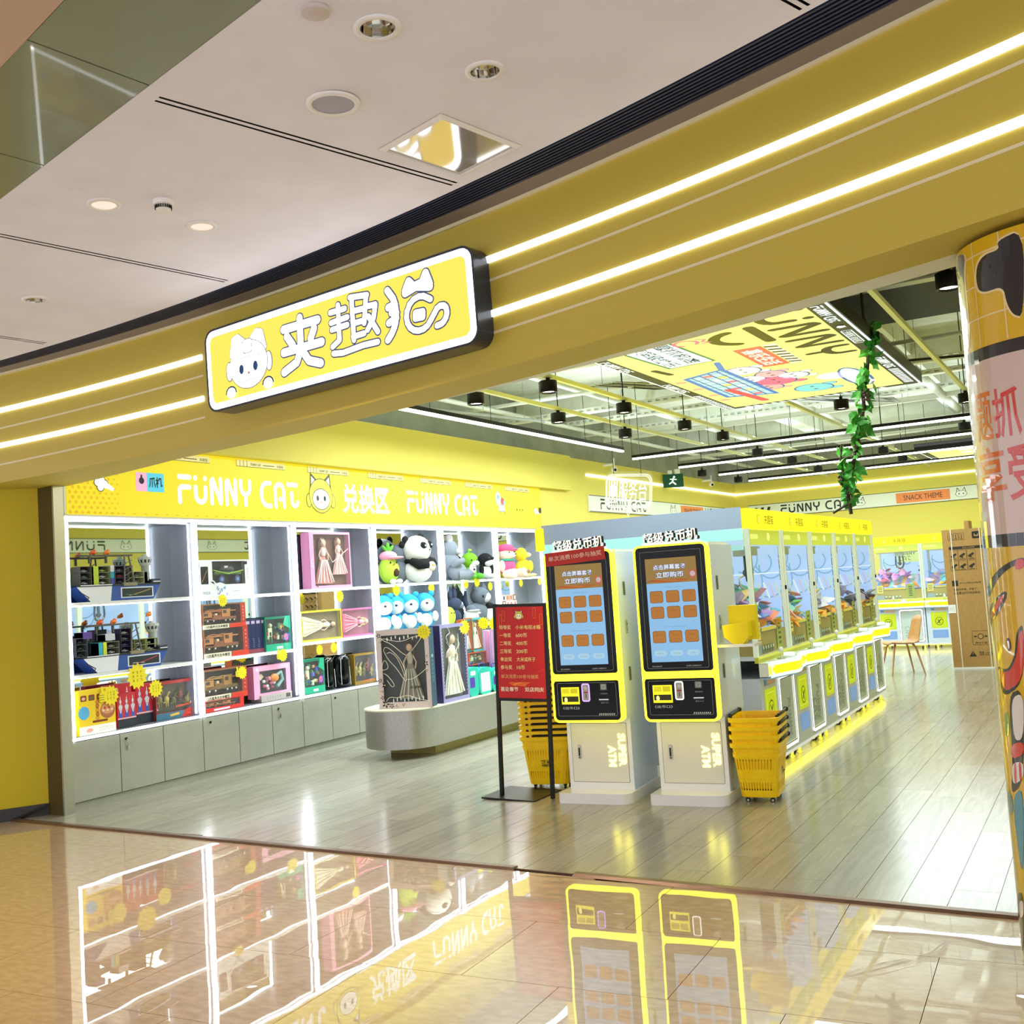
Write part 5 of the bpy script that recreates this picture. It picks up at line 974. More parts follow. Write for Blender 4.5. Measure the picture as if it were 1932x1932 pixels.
S=M(); S.rrect(I4,.014,.014,W-.014,H_-.014,.072,'sign white',-.002); S.build('lit_border',t)
S=M(); S.rrect(I4,.055,.055,W-.055,H_-.055,.045,'sign yellow',.001); S.build('lit_panel',t)
def out(S,pts,wd,n): S.line(I4,pts,wd+.014,'sign outline',n,closed=False); 
def inn(S,pts,wd,n): S.line(I4,pts,wd,'sign white',n,closed=False)
def glyph(strokes,u0,v0,w_,h_,wd):
    S=M()
    for st in strokes: S.line(I4,[(u0+a*w_,v0+b*h_) for a,b in st],wd+.012,'sign outline',.003)
    for st in strokes: S.line(I4,[(u0+a*w_,v0+b*h_) for a,b in st],wd,'sign white',.005)
    S.build('character',t)
k=W/ (889-382)
def U(px): # approximate position along the sign of a photo column (perspective measured)
    p=px_plane(px); return p
def onsign(px,py):
    p=pix(px,py,cx,SF.col[2].to_3d()); q=SF.inverted()@p; return q.x,q.y
def gl_px(poly): return [onsign(340+a/3.116,430+b/3.116) for a,b in poly]
wd=.040
def G_(strokes,wd=.04,nm='character'):
    S=M(); L=[gl_px(s) for s in strokes]
    if wd in (.034,.042): L=[[s[0]]+[(a[0]*(1-f)+b[0]*f,a[1]*(1-f)+b[1]*f) for a,b in zip(s,s[1:]) for f in (.25,.75)]+[s[-1]] if len(s)>4 and s[0]!=s[-1] else s for s in L]
    for st in L: S.line(I4,st,wd+.018,'sign outline',.003)
    for st in L: S.line(I4,st,wd,'sign white',.005)
    S.build(nm,t)
G_([[(610,600),(810,540)],[(705,530),(712,700)],[(630,640),(665,690)],[(790,590),(770,650)],[(612,735),(835,670)],[(715,700),(690,790),(615,850)],[(720,720),(760,780),(830,795)]],.052)
G_([[(885,500),(970,475)],[(930,455),(935,560)],[(890,560),(985,525)],[(895,600),(985,570)],[(937,600),(940,660),(900,700)],[(1000,410),(1100,395)],[(1010,420),(1025,660)],[(1095,400),(1085,560)],[(1020,490),(1080,475)],[(1030,560),(1080,545)],[(1020,640),(1085,620)],[(1110,460),(1150,450),(1140,530),(1105,600)],[(1110,520),(1165,610)],[(905,740),(960,735),(1080,690),(1165,670)]],.034)
G_([[(1220,370),(1265,430),(1275,540),(1255,610),(1225,660)],[(1225,470),(1265,450)],[(1230,560),(1275,530)],[(1245,500),(1275,500)]],.042)
G_([[(1325,370),(1345,315),(1375,345),(1425,320),(1445,265),(1470,330)],[(1325,385),(1390,345),(1470,345)]],.046)
G_([[(1475,420),(1420,395),(1360,430),(1330,510),(1345,580),(1390,610),(1450,590),(1490,520),(1520,460),(1565,455),(1575,510),(1550,560),(1515,575)],[(1385,500),(1430,490),(1430,525),(1385,535),(1385,500)],[(1390,515),(1430,510)]],.034)
# cat head of the sign
S=M(); VS=.84; c0=onsign(340+405/3.116,430+800/3.116); HM=Matrix.Translation((0,c0[1]*(1-VS),0))@Matrix.Diagonal((1,VS,1,1)); r_=onsign(340+520/3.116,430+765/3.116)[0]-c0[0]
for s in (-1,1):
    P=[(c0[0]+s*.85*r_,c0[1]+.5*r_),(c0[0]+s*.72*r_,c0[1]+1.18*r_),(c0[0]+s*.5*r_,c0[1]+1.26*r_),(c0[0]+s*.15*r_,c0[1]+.95*r_)]
    S.line(HM,P,.045,'sign outline',.003); S.poly(HM,P[::s],'sign white',.0045); S.line(HM,P,.036,'sign white',.004)
    S.disc(HM,c0[0]+s*1.02*r_,c0[1]-.1*r_,.18*r_,'sign outline',.003,ry=.42*r_); S.disc(HM,c0[0]+s*1.02*r_,c0[1]-.1*r_,.14*r_,'sign white',.004,ry=.38*r_)
S.disc(HM,c0[0],c0[1],.99*r_,'sign outline',.005,ry=1.0*r_,seg=30); S.disc(HM,c0[0],c0[1],.96*r_,'sign white',.006,ry=.97*r_,seg=30)
S.rrect(HM,c0[0]-.24*r_,c0[1]+.45*r_,c0[0]+.24*r_,c0[1]+1.05*r_,.02,'sign outline',.0065); S.rrect(HM,c0[0]-.21*r_,c0[1]+.48*r_,c0[0]+.21*r_,c0[1]+1.02*r_,.018,'sign white',.007)
S.rring(HM,c0[0]-.72*r_,c0[1]-.68*r_,c0[0]+.72*r_,c0[1]+.32*r_,.06,.006,'#a8d8c8|.5',.007)
for s in (-1,1): S.disc(HM,c0[0]+s*.36*r_,c0[1]-.15*r_,.12*r_,'#2c5ca0|.2',.0078,ry=.2*r_)
S.disc(HM,c0[0],c0[1]-.36*r_,.06*r_,'#e88890|.4',.0078)
for s in (-1,1):
    S.line(HM,arc(c0[0]+s*.95*r_,c0[1]-1.0*r_,.26*r_,0,180,6),.012,'#26427c',.009); S.disc(HM,c0[0]+s*.95*r_,c0[1]-.98*r_,.24*r_,'sign white',.0085)
S.build('cat_head',t)
# ================================================================ FREE STANDING THINGS
# red poster stand
t=thing('poster_stand','black metal floor stand holding a red prize list poster','sign stand',(-4.11,7.29,0.007),0); t.rotation_euler[1]=.030
S=M(); S.box(-.23,-.22,0,.23,.22,.012,'black metal'); S.build('base',t)
for x in (-.135+.0,.325): pass
xa,xb=px_y(941,1400,7.19).x+4.11,px_y(1036,1400,7.19).x+4.11
for x in (xa,xb): S=M(); S.box(x-.013,-.113,.012,x+.013,-.087,1.462,'black metal'); S.build('pole',t)
S=M(); S.box(xa+.013,-.11,1.435,xb-.013,-.09,1.46,'black metal'); S.box(xa+.013,-.11,.725,xb-.013,-.09,.75,'black metal'); S.build('crossbar',t)
pw=xb-xa-.03; Fm=FRONT(-.113,xa+.015,.75); ph=.687
S=M(); S.box(xa+.013,-.112,.748,xb-.013,-.095,1.437,'#c2181c'); S.build('poster',t)
S=M(); gold='#f4dc9c'
rows=[('特等奖','小米电视冰箱'),('一等奖','600币'),('二等奖','400币'),('三等奖','200币'),('幸运奖','大米或杯子'),('参与奖','10币')]
for q,(a_,b_) in enumerate(rows):
    v=ph*(.775-.088*q); S.text(Fm,a_,pw*.06,v,.033,gold,.001,pw*.25,.008,'l'); nchar=len(b_); S.text(Fm,b_,pw*.41,v,.033,gold,.001,pw*(.53 if q==0 else .24 if q<4 else .40 if q==4 else .17),.008,'l')
S.text(Fm,'单次消费100参与抽奖',pw*.06,ph*.235,.032,'#e8a878',.001,pw*.80,.006,'l'); S.text(Fm,'喜迎春节',pw*.04,ph*.095,.034,'#f8ecd8',.001,pw*.38,.012,'l'); S.text(Fm,'双店同庆',pw*.56,ph*.095,.034,'#f8ecd8',.001,pw*.40,.012,'l'); S.build('lettering',t)
S=M()
for q in range(14):
    R=random.Random(q); S.poly(Fm,[(pw*(.5+R.uniform(-.3,.3)),ph*(.155+R.uniform(-.03,.03))) for _ in range(3)],['#e85a20','#f0902c','#d83c18'][q%3],.0004+.00003*q)
for (uu,l) in ((.06,.8),(.13,.84),(.79,.87),(.93,.80)): S.rring(Fm,pw*uu,ph*l,pw*(uu+.06),ph*(l+.12),.008,.003,'#e87838',.0006)
S.line(Fm,[(pw*.02,ph*.3),(pw*.45,ph*.17),(pw*.98,ph*.32)],.002,'#d85838',.0006); S.build('ornament',t)
S=M(); catface(S,Fm,pw*.49,ph*.905,.078,.001,'#fffbe8','#5a4a18','#d8c060'); S.build('emblem',t)
# ---- kiosks
def kiosk(x,y,rz,label,banner,slotc):
    t=thing('coin_kiosk',label,'kiosk',(x,y,0),rz,'coin exchange kiosks'); W2=.275
    S=M(); P=[(-W2,.015),(-W2+.015,0)]+arc(W2-.09,.09,.09,-90,0,6)+[(W2,.70),(-W2,.70)]; S.prism(P,0,.08,'white gloss'); S.build('base',t)
    S=M(); S.box(-.245,.17,.08,.255,.70,.60,'white gloss'); S.box(.2545,.172,.08,.257,.70,.60,'kiosk side'); S.build('lower_body',t)
    S=M(); S.rring(FRONT(.169),-.215,.13,.225,.56,.004,.003,'#6a6a60',0); S.rrect(FRONT(.168),-.212,.133,.222,.557,.003,'#e2e0d6',0); d=S.build('door',t)
    S=M(); S.box(-.165,.160,.30,-.140,.168,.40,'steel',c=.003); S.box(-.158,.156,.32,-.148,.162,.38,'black metal'); S.disc(FRONT(.1595),-.1525,.31,.006,'#303030',0); S.build('lock',d)
    S=M(); X=FRONT(.166)@Matrix.Translation((.135,.365,0))@Matrix.Rotation(-PI/2,4,'Z'); S.text(X,'SUPER',0,.045,.058,'#fff870|3.5',0,.235,.03); S.text(X,'ATM',.045,-.033,.058,'#fff870|3.5',0,.150,.03); S.build('lit_lettering',t)
    S=M(); S.box(-.27,.07,.60,.262,.70,1.80,'white gloss'); S.box(.2615,.075,.60,.264,.70,1.80,'kiosk side'); S.box(-.262,.12,1.80,.25,.66,1.82,'white gloss'); S.build('upper_body',t)
    for z in (.86,1.20,1.48): S=M(); S.box(.264,.20,z,.270,.235,z+.10,'#9aa4a8' if z==1.20 else '#5a625c',c=.002); S.disc(fr((.2705,.2175,0),(0,1,0),(0,0,1)),0,z+.07,.008,'#202020',0); S.disc(fr((.2705,.2175,0),(0,1,0),(0,0,1)),0,z+.03,.006,'#202020',0); S.build('side_lock',t)
    # glowing rim and head
    S=M(); F0=FRONT(0,0,0); O=rr(-.268,.585,.268,1.822,.045,5); nO=len(O)
    S.add([(a,y_,b) for y_ in (.0,.07) for a,b in O],[(i,nO+i,nO+(i+1)%nO,(i+1)%nO) for i in range(nO)],'neon yellow')
    S.ring(F0,O,rr(-.252,.602,.252,1.808,.03,5),'neon yellow',0); S.rect(F0,-.254,.885,.254,.935,'neon yellow',0); S.build('lit_rim',t)
    S=M(); S.rrect(F0,-.253,.933,.253,1.809,.03,'black gloss',-.003); S.rring(F0,-.222,.955,.222,1.775,.012,.002,'#9aa4a0',-.0025); S.build('screen_bezel',t)
    a,b,c,d_=-.185,1.00,.185,1.725
    mat('screen blue','#8cc4ec',.2,emit=.62,ecol='#8cc0ee'); mat('screen ochre','#a88434',.2,emit=.42,ecol='#a8842c')
    S=M(); S.rect(F0,a,b,c,d_-.175,'screen blue',-.0015); S.rect(F0,a,d_-.175,c,d_,'screen ochre',-.0015); s=S.build('screen',t)
    S=M()
    for q in range(12): R=random.Random(q); S.poly(F0,[(a+.37*R.random(),d_-.175+.03*R.random()) for _ in range(4)],['#c8602c|.4','#b87838|.4','#d8883c|.4'][q%3],-.0012+.00002*q)
    for tx,vz,h_,w_ in (('点击屏幕套餐',d_-.063,.036,.235),('立即购币',d_-.117,.040,.20)):
        [S.text(F0,tx,-.01+a_,vz+b_,h_,'#204c9c|.5',-.0008+.0001*k_,w_,.012) for k_,(a_,b_) in enumerate(((.0022,0),(-.0022,0),(0,.0022),(0,-.0022)))]; S.text(F0,tx,-.01,vz,h_,'#eaf2fa|.8',-.0004,w_,.012)
    S.disc(F0,.155,d_-.125,.030,'#d87a50|.4',-.0008); S.disc(F0,.155,d_-.12,.019,'#e8d0d8|.4',-.0006)
    for s_ in (-1,1): S.disc(F0,.155+s_*.02,d_-.095,.010,'#d87a50|.4',-.0008)
    S.build('screen_banner',s)
    S=M(); nb=0
    for r,v in enumerate((b+.455,b+.345,b+.175)):
        for q in range(3):
            uu=-.118+.118*q; S2=M(); S2.rrect(F0,uu-.048,v-.042,uu+.048,v+.042,.014,'#8a5a24|.35',-.0010); S2.rrect(F0,uu-.045,v-.039,uu+.045,v+.039,.012,'#c88438|.45',-.0008); scrib(S2,F0,uu,v+.012,.05,.014,1,'#6a3a14|.2',-.0004,r*3+q); scrib(S2,F0,uu,v-.018,.02,.010,1,'#6a3a14|.2',-.0004,r+q); S2.build('touch_button',s)
    for q in range(3): uu=-.118+.118*q; S2=M(); S2.rrect(F0,uu-.045,b+.04,uu+.045,b+.08,.018,'#a8d0e8|.65',-.0008); scrib(S2,F0,uu,b+.06,.05,.012,1,'#2c4458|.2',-.0004,q); S2.build('touch_button',s)
    scrib(S,F0,0,b+.52,.13,.010,1,'#3c6a94|.2',-.0006,3); scrib(S,F0,0,b+.245,.16,.008,1,'#3c6a94|.2',-.0006,5); S.text(F0,'EXCHANGE',-.15,.970,.010,'#c8ccc8',-.001,.07); S.text(F0,'GAME CURRENCY',.115,.970,.010,'#c8ccc8',-.001,.11); S.build('small_print',t)
    S=M(); S.rrect(F0,-.253,.601,.253,.887,.025,'black gloss',-.003); S.rring(F0,-.228,.632,.228,.870,.012,.002,'#9aa4a0',-.0025)
    for q in range(9): S.poly(F0,[(.085+.014*q,.637),(.092+.014*q,.637),(.098+.014*q,.651),(.091+.014*q,.651)],'#d8dcd8',-.002)
    S.text(F0,'《出币口》',-.125,.690,.020,'#e0e4e0',-.002,.13); S.text(F0,'投币入口',.135,.725,.010,'#b0b4b0',-.002,.055); S.text(F0,'扫码支付',.135,.79,.010,'#b0b4b0',-.002,.055); p=S.build('control_panel',t)
    S=M(); S.box(-.195,-.003,.718,-.055,.0,.84,'#f4ee20|1.3',c=.001); S.rect(F0,-.188,.735,-.062,.775,'#3a3810',.0045); S.disc(F0,-.16,.75,.012,'#f8f480|1.5',.005,ry=.018); S.rect(F0,-.186,.795,-.13,.832,'#d8cc18|.8',.0045); S.rect(F0,-.122,.795,-.066,.832,'#c8bc14|.8',.0045); S.build('coin_tray',t)
    S=M(); S.rrect(F0,-.035,.735,.028,.865,.016,slotc,.001); S.rrect(F0,-.026,.744,.019,.856,.010,'#b8b0a8',.002); S.rect(F0,-.018,.796,.011,.806,'#a83828',.003); S.disc(F0,-.003,.832,.012,'#d8d4cc',.003); S.rect(F0,-.006,.76,.0,.79,'#403c38',.003); S.build('coin_slot',t)
    S=M(); S.rrect(F0,.11,.815,.16,.862,.006,'#6a706c',.001); S.rrect(F0,.116,.821,.154,.856,.004,'#a8aea8',.0015); S.disc(F0,.135,.838,.004,'#202020',.002); S.build('scanner',t)
    S=M(); S.rect(F0,.095,.745,.168,.752,'#d8e8f0|.6',.001); S.rect(F0,.095,.736,.168,.745,'#30343a',.001); S.build('bill_slot',t)
    # raised letters
    S=M(); FT=FRONT(.03,0,1.875)@Matrix.Rotation(.05,4,'Z'); [S.text(FT,'超级兑币机',q,-q*.3,.082,'#24241c',-.004-q*.6,.40,.018) for q in (.003,.006,.010,.014)]; S.text(FT,'超级兑币机',-.0,-.0,.082,'#fffce8|1.3',.0,.40,.018); S.box(-.205,.03,1.822,.215,.05,1.838,'#fffce8|1.3'); S.build('lit_heading',t)
    if banner:
        S=M(); X=FRONT(-.006,-.246,1.735)@Matrix.Rotation(.055,4,'Z'); S.rect(X,0,-.012,.47,.085,'#c4281c',0); S.text(X,'单次消费100参与抽奖',.235,.040,.038,'#f2c8b0',.001,.42,.01); S.build('red_banner',t)
    return t
ka=px_z(1052,1515); kb=px_z(1190,1518); kiosk(-3.405,7.08,math.radians(3.5),'white coin kiosk with glowing yellow rim and red banner, nearest the poster stand',True,'#a888f0|1.6')
kiosk(-2.715,7.14,math.radians(3.5),'white coin kiosk with glowing yellow rim beside the tissue dispenser, no banner',False,'#e8e8e0|1.6')
# tissue dispenser fixed to the kiosk side
t=thing('tissue_dispenser','yellow box dispenser on a white bracket beside the right kiosk','dispenser',(-2.30,7.36,1.10),.06)
S=M(); P=[(-.10,-.02),(-.02,-.10),(.09,-.10),(.09,.08),(-.10,.08)]; S.prism([(-.17,-.11),(.10,-.11),(.10,.10),(-.17,.10)],-.02,.0,'white gloss'); S.build('bracket',t)
S=M(); S.add([(-.12,-.10,.13),(.06,-.10,.15),(.06,-.10,.05),(.02,-.10,.0),(-.05,-.10,.0),(-.11,-.10,.05)]+[(-.12,.02,.13),(.06,.02,.15),(.06,.02,.05),(.02,.02,.0),(-.05,.02,.0),(-.11,.02,.05)],[(0,5,4,3,2,1),(6,7,8,9,10,11)]+[(i,(i+1)%6,6+(i+1)%6,6+i) for i in range(6)],'#f2dc00'); S.build('front_bin',t)
S=M(); S.box(-.10,.02,.02,.09,.10,.26,'#ecd600'); S.build('back_bin',t)
# ---- shopping baskets
def basket_meshes():
    S=M(); h=.365
    def ring(z,e=0): # rounded rectangle at height z
        k=z/h; hx=.155+.045*k+e; hy=.125+.035*k+e; return rr(-hx,-hy,hx,hy,.045,4)
    def wallpt(s,z,e=0):
        P=ring(z,e); n=len(P); L=[0]
        for i in range(n): L.append(L[-1]+math.dist(P[i],P[(i+1)%n]))
        q=s*L[-1]; 
        for i in range(n):
            if L[i]<=q<=L[i+1]+1e-9: f=(q-L[i])/max(L[i+1]-L[i],1e-9); a=P[i];b=P[(i+1)%n]; return (a[0]+(b[0]-a[0])*f,a[1]+(b[1]-a[1])*f,z)
        return (*P[0],z)
    N=120; rows=[0,.02,.045,.10,.13,.18,.19,.26,.365]; slot={2:1,4:0,6:1}
    for r in range(len(rows)-1):
        for i in range(N):
            sl = (r==2 or r==6) and i%2==0 and (i%30) not in (0,28)
            if sl: continue
            a,b=i/N,(i+1)/N; z0,z1=rows[r],rows[r+1]
            S.add([wallpt(a,z0),wallpt(b,z0),wallpt(b,z1),wallpt(a,z1)],[(0,1,2,3)],'basket yellow')
    S.add([(a,b,.0) for a,b in ring(0)],[tuple(range(19,-1,-1))],'basket yellow')
    for z,e in ((.342,.012),(.275,.006)):
        n=20; O=ring(z,e); O2=ring(z+.022,e); I_=ring(z,-.001); I2=ring(z+.022,-.001)
        S.add([(a,b,z) for a,b in O]+[(a,b,z+.022) for a,b in O2]+[(a,b,z+.022) for a,b in I2]+[(a,b,z) for a,b in I_],[(i+m*n,(i+1)%n+m*n,(i+1)%n+(m+1)%4*n,i+(m+1)%4*n) for m in range(4) for i in range(n)],'basket yellow')
    return S
def basket(loc,rz,z,label,group,first,wheels,protoB={}):
    t=thing('shopping_basket',label,'basket',(loc[0],loc[1],z),rz,group)
    if 'b' not in protoB:
        o=basket_meshes().build('basket_body',t); md=o.modifiers.new('s','SOLIDIFY'); md.thickness=.004; md.offset=1
        dg=bpy.context.evaluated_depsgraph_get(); me=bpy.data.meshes.new_from_object(o.evaluated_get(dg)); o.modifiers.clear(); o.data=me; protoB['b']=me
        S=M()
        for s in (-1,1):
            pass
        protoB['h']=None
    else: o=bpy.data.objects.new('basket_body',protoB['b']); C.objects.link(o); o.parent=t
    for s in (-1,1):
        if protoB.get('m%d'%s) is None:
            S=M(); S.tube([(-.10,s*.162,.375),(-.09,s*.168,.38),(.195,s*.168,.38)],.010,'black metal',seg=8); S.ball((.20,s*.166,.377),.019,'black metal',seg=10,rings=7); S.ball((-.14,s*.160,.37),.012,'black metal',seg=8,rings=6); h=S.build('handle',t); protoB['m%d'%s]=h.data
        else: h=bpy.data.objects.new('handle',protoB['m%d'%s]); C.objects.link(h); h.parent=t
    if wheels:
        for a,b in ((-.12,-.085),(.12,-.085),(-.12,.085),(.12,.085)):
            S=M(); S.cyl((a-.008,b,-.028),(a+.008,b,-.028),.018,'black',seg=12); S.box(a-.012,b-.010,-.02,a+.012,b+.012,.001,'black metal'); S.cyl((a-.009,b,-.028),(a+.009,b,-.028),.008,'steel',seg=8); S.build('wheel',t)
        S=M(); X=FRONT(-.148,0,.155); S.text(X,'夹趣猫',-.015,.02,.03,'#20201a',0,.07,.02); S.text(X,'FUNNY CAT',0,-.012,.016,'#20201a',0,.085,.03); S.box(-.035,0,0,.035,.001,.01,'#20201a',X); S.build('logo_print',t)
    return t
# right stack: four baskets
for k in range(4): basket((-2.29,7.50),math.radians(96),.046+.058*k,['bottom yellow shopping basket of the short stack by the right kiosk','second yellow basket from the bottom of the short stack','third yellow basket from the bottom of the short stack','topmost yellow basket of the short stack, empty and open'][k],'short stack of four shopping baskets',k==0,k==0)
ordw=['bottom','second','third','fourth','fifth','sixth','seventh','eighth','ninth','tenth','eleventh','twelfth','thirteenth','fourteenth','fifteenth','sixteenth']
for k in range(15): basket((-4.03,7.66),math.radians(14),.046+.0455*k,(('bottom yellow shopping basket with black logo, of the tall stack behind the poster stand') if k==0 else ordw[k]+' yellow basket from the floor in the tall stack behind the poster stand'),'tall stack of shopping baskets',k==0,k==0)

# ================================================================ CLAW MACHINES
MW=.99
mat('m white','#d4e0f2',.35); mat('m blue','#aac2e6',.4); mat('m inner glow','#b4d0f8',.5,emit=.75,ecol='#a8ccff')  # inner panels glow themselves, standing in for the LED light inside the showcase
def machine(x,y,rz,label,scale=None,full=True,group='claw machines in a row'):
    t=thing('claw_machine',label,'claw machine',(x,y,0),rz,group,scale); F0=FRONT(0); D=.86
    S=M(); S.box(.004,.0,.105,MW-.004,D,.76,'m white'); S.box(.0,-.004,.085,MW,D,.107,'#f4f4e8|.5'); S.build('lower_body',t)
    S=M(); S.box(.01,.01,.078,MW-.01,.06,.085,'#f8f020|5'); S.box(0,-.006,.86+.05,MW,0,.9252,'#e6e858|.5'); S.build('underglow_strip',t)
    for a,b in ((.12,.10),(MW-.12,.10),(.12,D-.1),(MW-.12,D-.1)):
        S=M(); S.cyl((a-.014,b,.038),(a+.014,b,.038),.038,'black',seg=14); S.cyl((a-.016,b,.038),(a+.016,b,.038),.020,'white',seg=10); S.box(a-.022,b-.02,.06,a+.022,b+.03,.088,'white'); w_=S.build('caster',t)
        if b<.2: S=M(); S.box(a+.04,b-.06,.0,a+.06,b-.04,.088,'#e8e8b0'); S.cyl((a+.05,b-.05,0),(a+.05,b-.05,.02),.022,'#e8e8b0'); S.build('levelling_foot',w_)
    # control deck with curved front
    n=12; top=[]; 
    def yfr(u): return -.085-.075*math.sin(PI*min(1,max(0,(u-.05)/.85)))**1.2-(0.02 if u>.4 else 0)
    us=[MW*i/n for i in range(n+1)]; P=[(u_,yfr(u_/MW)) for u_ in us]+[(MW,.0),(0,.0)]
    S=M(); S.prism(P,.755,.768,'m blue'); S.prism([(a,b+.012 if b<0 else b) for a,b in P],.775,.875,'#f2f6f2'); S.build('deck_body',t)
    S=M()
    for z0,z1,mt in ((.766,.790,'deck white'),(.858,.884,'deck white'),(.790,.858,'deck yellow')):
        e=.004 if mt=='deck white' else 0; vs=[]
        for u_ in us: vs+=[(u_,yfr(u_/MW)-e,z0),(u_,yfr(u_/MW)-e,z1)]
        S.add(vs,[(2*i,2*i+2,2*i+3,2*i+1) for i in range(n)],mt)
        if mt=='deck white': S.add([(u_,yfr(u_/MW)-e,z1 if z1>.8 else z0) for u_ in us]+[(u_,yfr(u_/MW)+.03,z1 if z1>.8 else z0) for u_ in us],[(i,i+1,n+2+i,n+1+i) for i in range(n)],mt)
    S.build('lit_edge',t)
    S=M(); S.rring(FRONT(yfr(.05)-.008),.02,.79,.11,.86,.03,.018,'deck white',0); S.build('lit_ring',t)
    S=M(); S.box(.0,.0,.88,MW,.03,.925,'#d8d848'); S.prism([(a,b+.02 if b<0 else b) for a,b in P],.876,.880,'#c8dcc8'); S.build('deck_top',t)
    S=M(); S.cyl((.40,-.07,.88),(.40,-.07,.94),.008,'chrome'); S.ball((.40,-.07,.955),.022,'white gloss',seg=12,rings=8); S.cyl((.40,-.07,.88),(.40,-.07,.888),.035,'steel',seg=14); S.build('joystick',t)
    S=M(); S.cyl((.60,-.08,.88),(.60,-.08,.915),.045,'deck white',seg=16); S.cyl((.60,-.08,.88),(.60,-.08,.89),.06,'white gloss',seg=16); S.build('push_button',t)
    S=M(); S.cyl((.22,-.06,.88),(.22,-.06,.886),.05,'white gloss',seg=18); S.build('coin_button',t)
    # prize door with glowing outline
    S=M(); S.rring(F0,.47,.14,.94,.735,.04,.030,'#fffdf0|1.5',.012); S.ring(F0,rr(.463,.133,.947,.742,.045),rr(.47,.14,.94,.735,.04),'#2a2010',.006); S.rrect(F0,.50,.17,.91,.705,.015,'#c8d8d8',.003)
    S.rring(F0,.50,.17,.91,.705,.02,.006,'#e8d860|.6',.011); S.ring(F0,rr(.498,.168,.912,.707,.02),rr(.506,.176,.904,.699,.015),'#3a2a18',.0125); d=S.build('prize_door',t)
    S=M(); X=F0@Matrix.Translation((.70,.38,.006))@Matrix.Rotation(-PI/2,4,'Z'); logo(S,X,'FUNNY',.0,.045,.09,'#a8b4b8',0,.14,.30); logo(S,X,'CAT',.05,-.085,.09,'#a8b4b8',0,.14,.18); S.build('lettering',d)
    S=M(); S.rrect(F0,.09,.38,.40,.665,.012,'#cde010|.55',.003); S.rring(F0,.13,.41,.36,.635,.02,.006,'#e8f070|.6',.004); S.disc(F0,.245,.50,.075,'#3a3c20',.0045); S.disc(F0,.245,.50,.066,'#cde010|.55',.005); S.line(F0,[(.21,.47),(.28,.53)],.016,'#3a3c20',.0055); S.line(F0,[(.22,.53),(.245,.50),(.255,.46)],.014,'#3a3c20',.0055); S.build('rule_sign',t)
    S=M(); S.rrect(F0,.10,.20,.40,.345,.008,'#8cb8f4|.4',.003); scrib(S,F0,.25,.27,.2,.08,2,'#a8ccf8|.5',.004,3); S.build('blue_label',t)
    S=M(); S.rect(F0,.10,.695,.40,.705,'#e89868',.003); S.rect(F0,.10,.70,.17,.735,'#78b0e8',.004); S.rect(F0,.17,.70,.40,.735,'#f0c8a8',.003); S.build('orange_label',t)
    # showcase
    S=M(); S.box(0,.0,1.925,MW,D,2.085,'header yellow'); S.build('lit_header',t)
    S=M(); catface(S,FRONT(-.002),.30,2.0,.085,0,'#f8ee60','#5a4c10','#f4e020','|.8'); S.text(FRONT(-.002),'夹趣猫',.60,2.005,.075,'#3a3008',0,.26,.0); S.build('header_print',t)
    S=M(); S.box(.03,.02,1.80,MW-.03,.05,1.92,'#d8e838|.5'); S.box(.05,.018,1.845,.32,.03,1.885,'#e6ee70|.7'); S.ball((.62,.02,1.865),(.035,.01,.035),'#f0f080|.9',seg=12,rings=6); S.build('upper_trim',t)
    for a in (0,MW-.036):
        for b in (0,D-.036):
            S=M(); S.box(a,b,.925,a+.036,b+.036,1.925,'#dfecd4|.5' if b==0 else 'm blue'); S.box(a+(.030 if a==0 else .0),b-.002,.925,a+(.034 if a==0 else .004),b,1.925,'#c8c870'); S.build('corner_post',t)
    S=M(); S.box(0.002,.02,.90,MW-.002,D,.93,'m white'); S.box(.04,.03,.93,MW-.04,D-.02,1.10,'#a89848'); S.build('prize_bed',t)
    S=M(); S.box(.045,D-.03,1.1,MW-.045,D-.02,1.92,'m inner glow'); S.build('back_panel',t)
    if full:
        S=M(); X=FRONT(D-.035)
        for q,(u_,v_,r_) in enumerate(((.3,1.62,.22),(.45,1.66,.10),(.56,1.66,.10),(.25,1.75,.2),(.8,1.5,.25))): S.line(X,arc(u_,v_,r_,160+20*q,380,14),.014,'#78b8dc|.3',.001*q)
        for q in range(6): S.rect(X,.12+.13*q,1.20,.20+.13*q,1.36,['#a8c8e8|.3','#e8f0d8|.3','#c0b0e8|.3'][q%3],.002)
        S.rect(X,.38,1.60,.88,1.84,'#d8f0a0|.6',.004); logo(S,X,'FUNNY',.58,1.77,.07,'#3a8078',.006,.16,.34); logo(S,X,'CAT',.53,1.67,.07,'#3a8078',.0062,.16,.22); S.build('back_print',t)
    S=M(); S.box(.08,.18,1.78,MW-.08,.22,1.80,'steel'); S.box(.46,.12,1.72,.62,.28,1.79,'#a8b4c4'); S.cyl((.54,.20,1.60),(.54,.20,1.72),.02,'#30343c'); g=S.build('gantry_rail',t)
    S=M()
    S.tube([(.47,.18,1.72),(.46,.18,1.58),(.48,.18,1.52),(.54,.18,1.49),(.60,.18,1.52),(.62,.18,1.58),(.61,.18,1.72)],.013,'black',seg=8); S.ball((.54,.20,1.58),.035,'#30363e',seg=10,rings=7)
    for q in range(3): an=q*2.1; S.tube([(.54,.20,1.57),(.54+.07*math.cos(an),.20+.07*math.sin(an),1.54),(.54+.06*math.cos(an),.20+.06*math.sin(an),1.47),(.54+.02*math.cos(an),.20+.02*math.sin(an),1.44)],.008,'chrome',seg=6)
    S.build('claw',t)
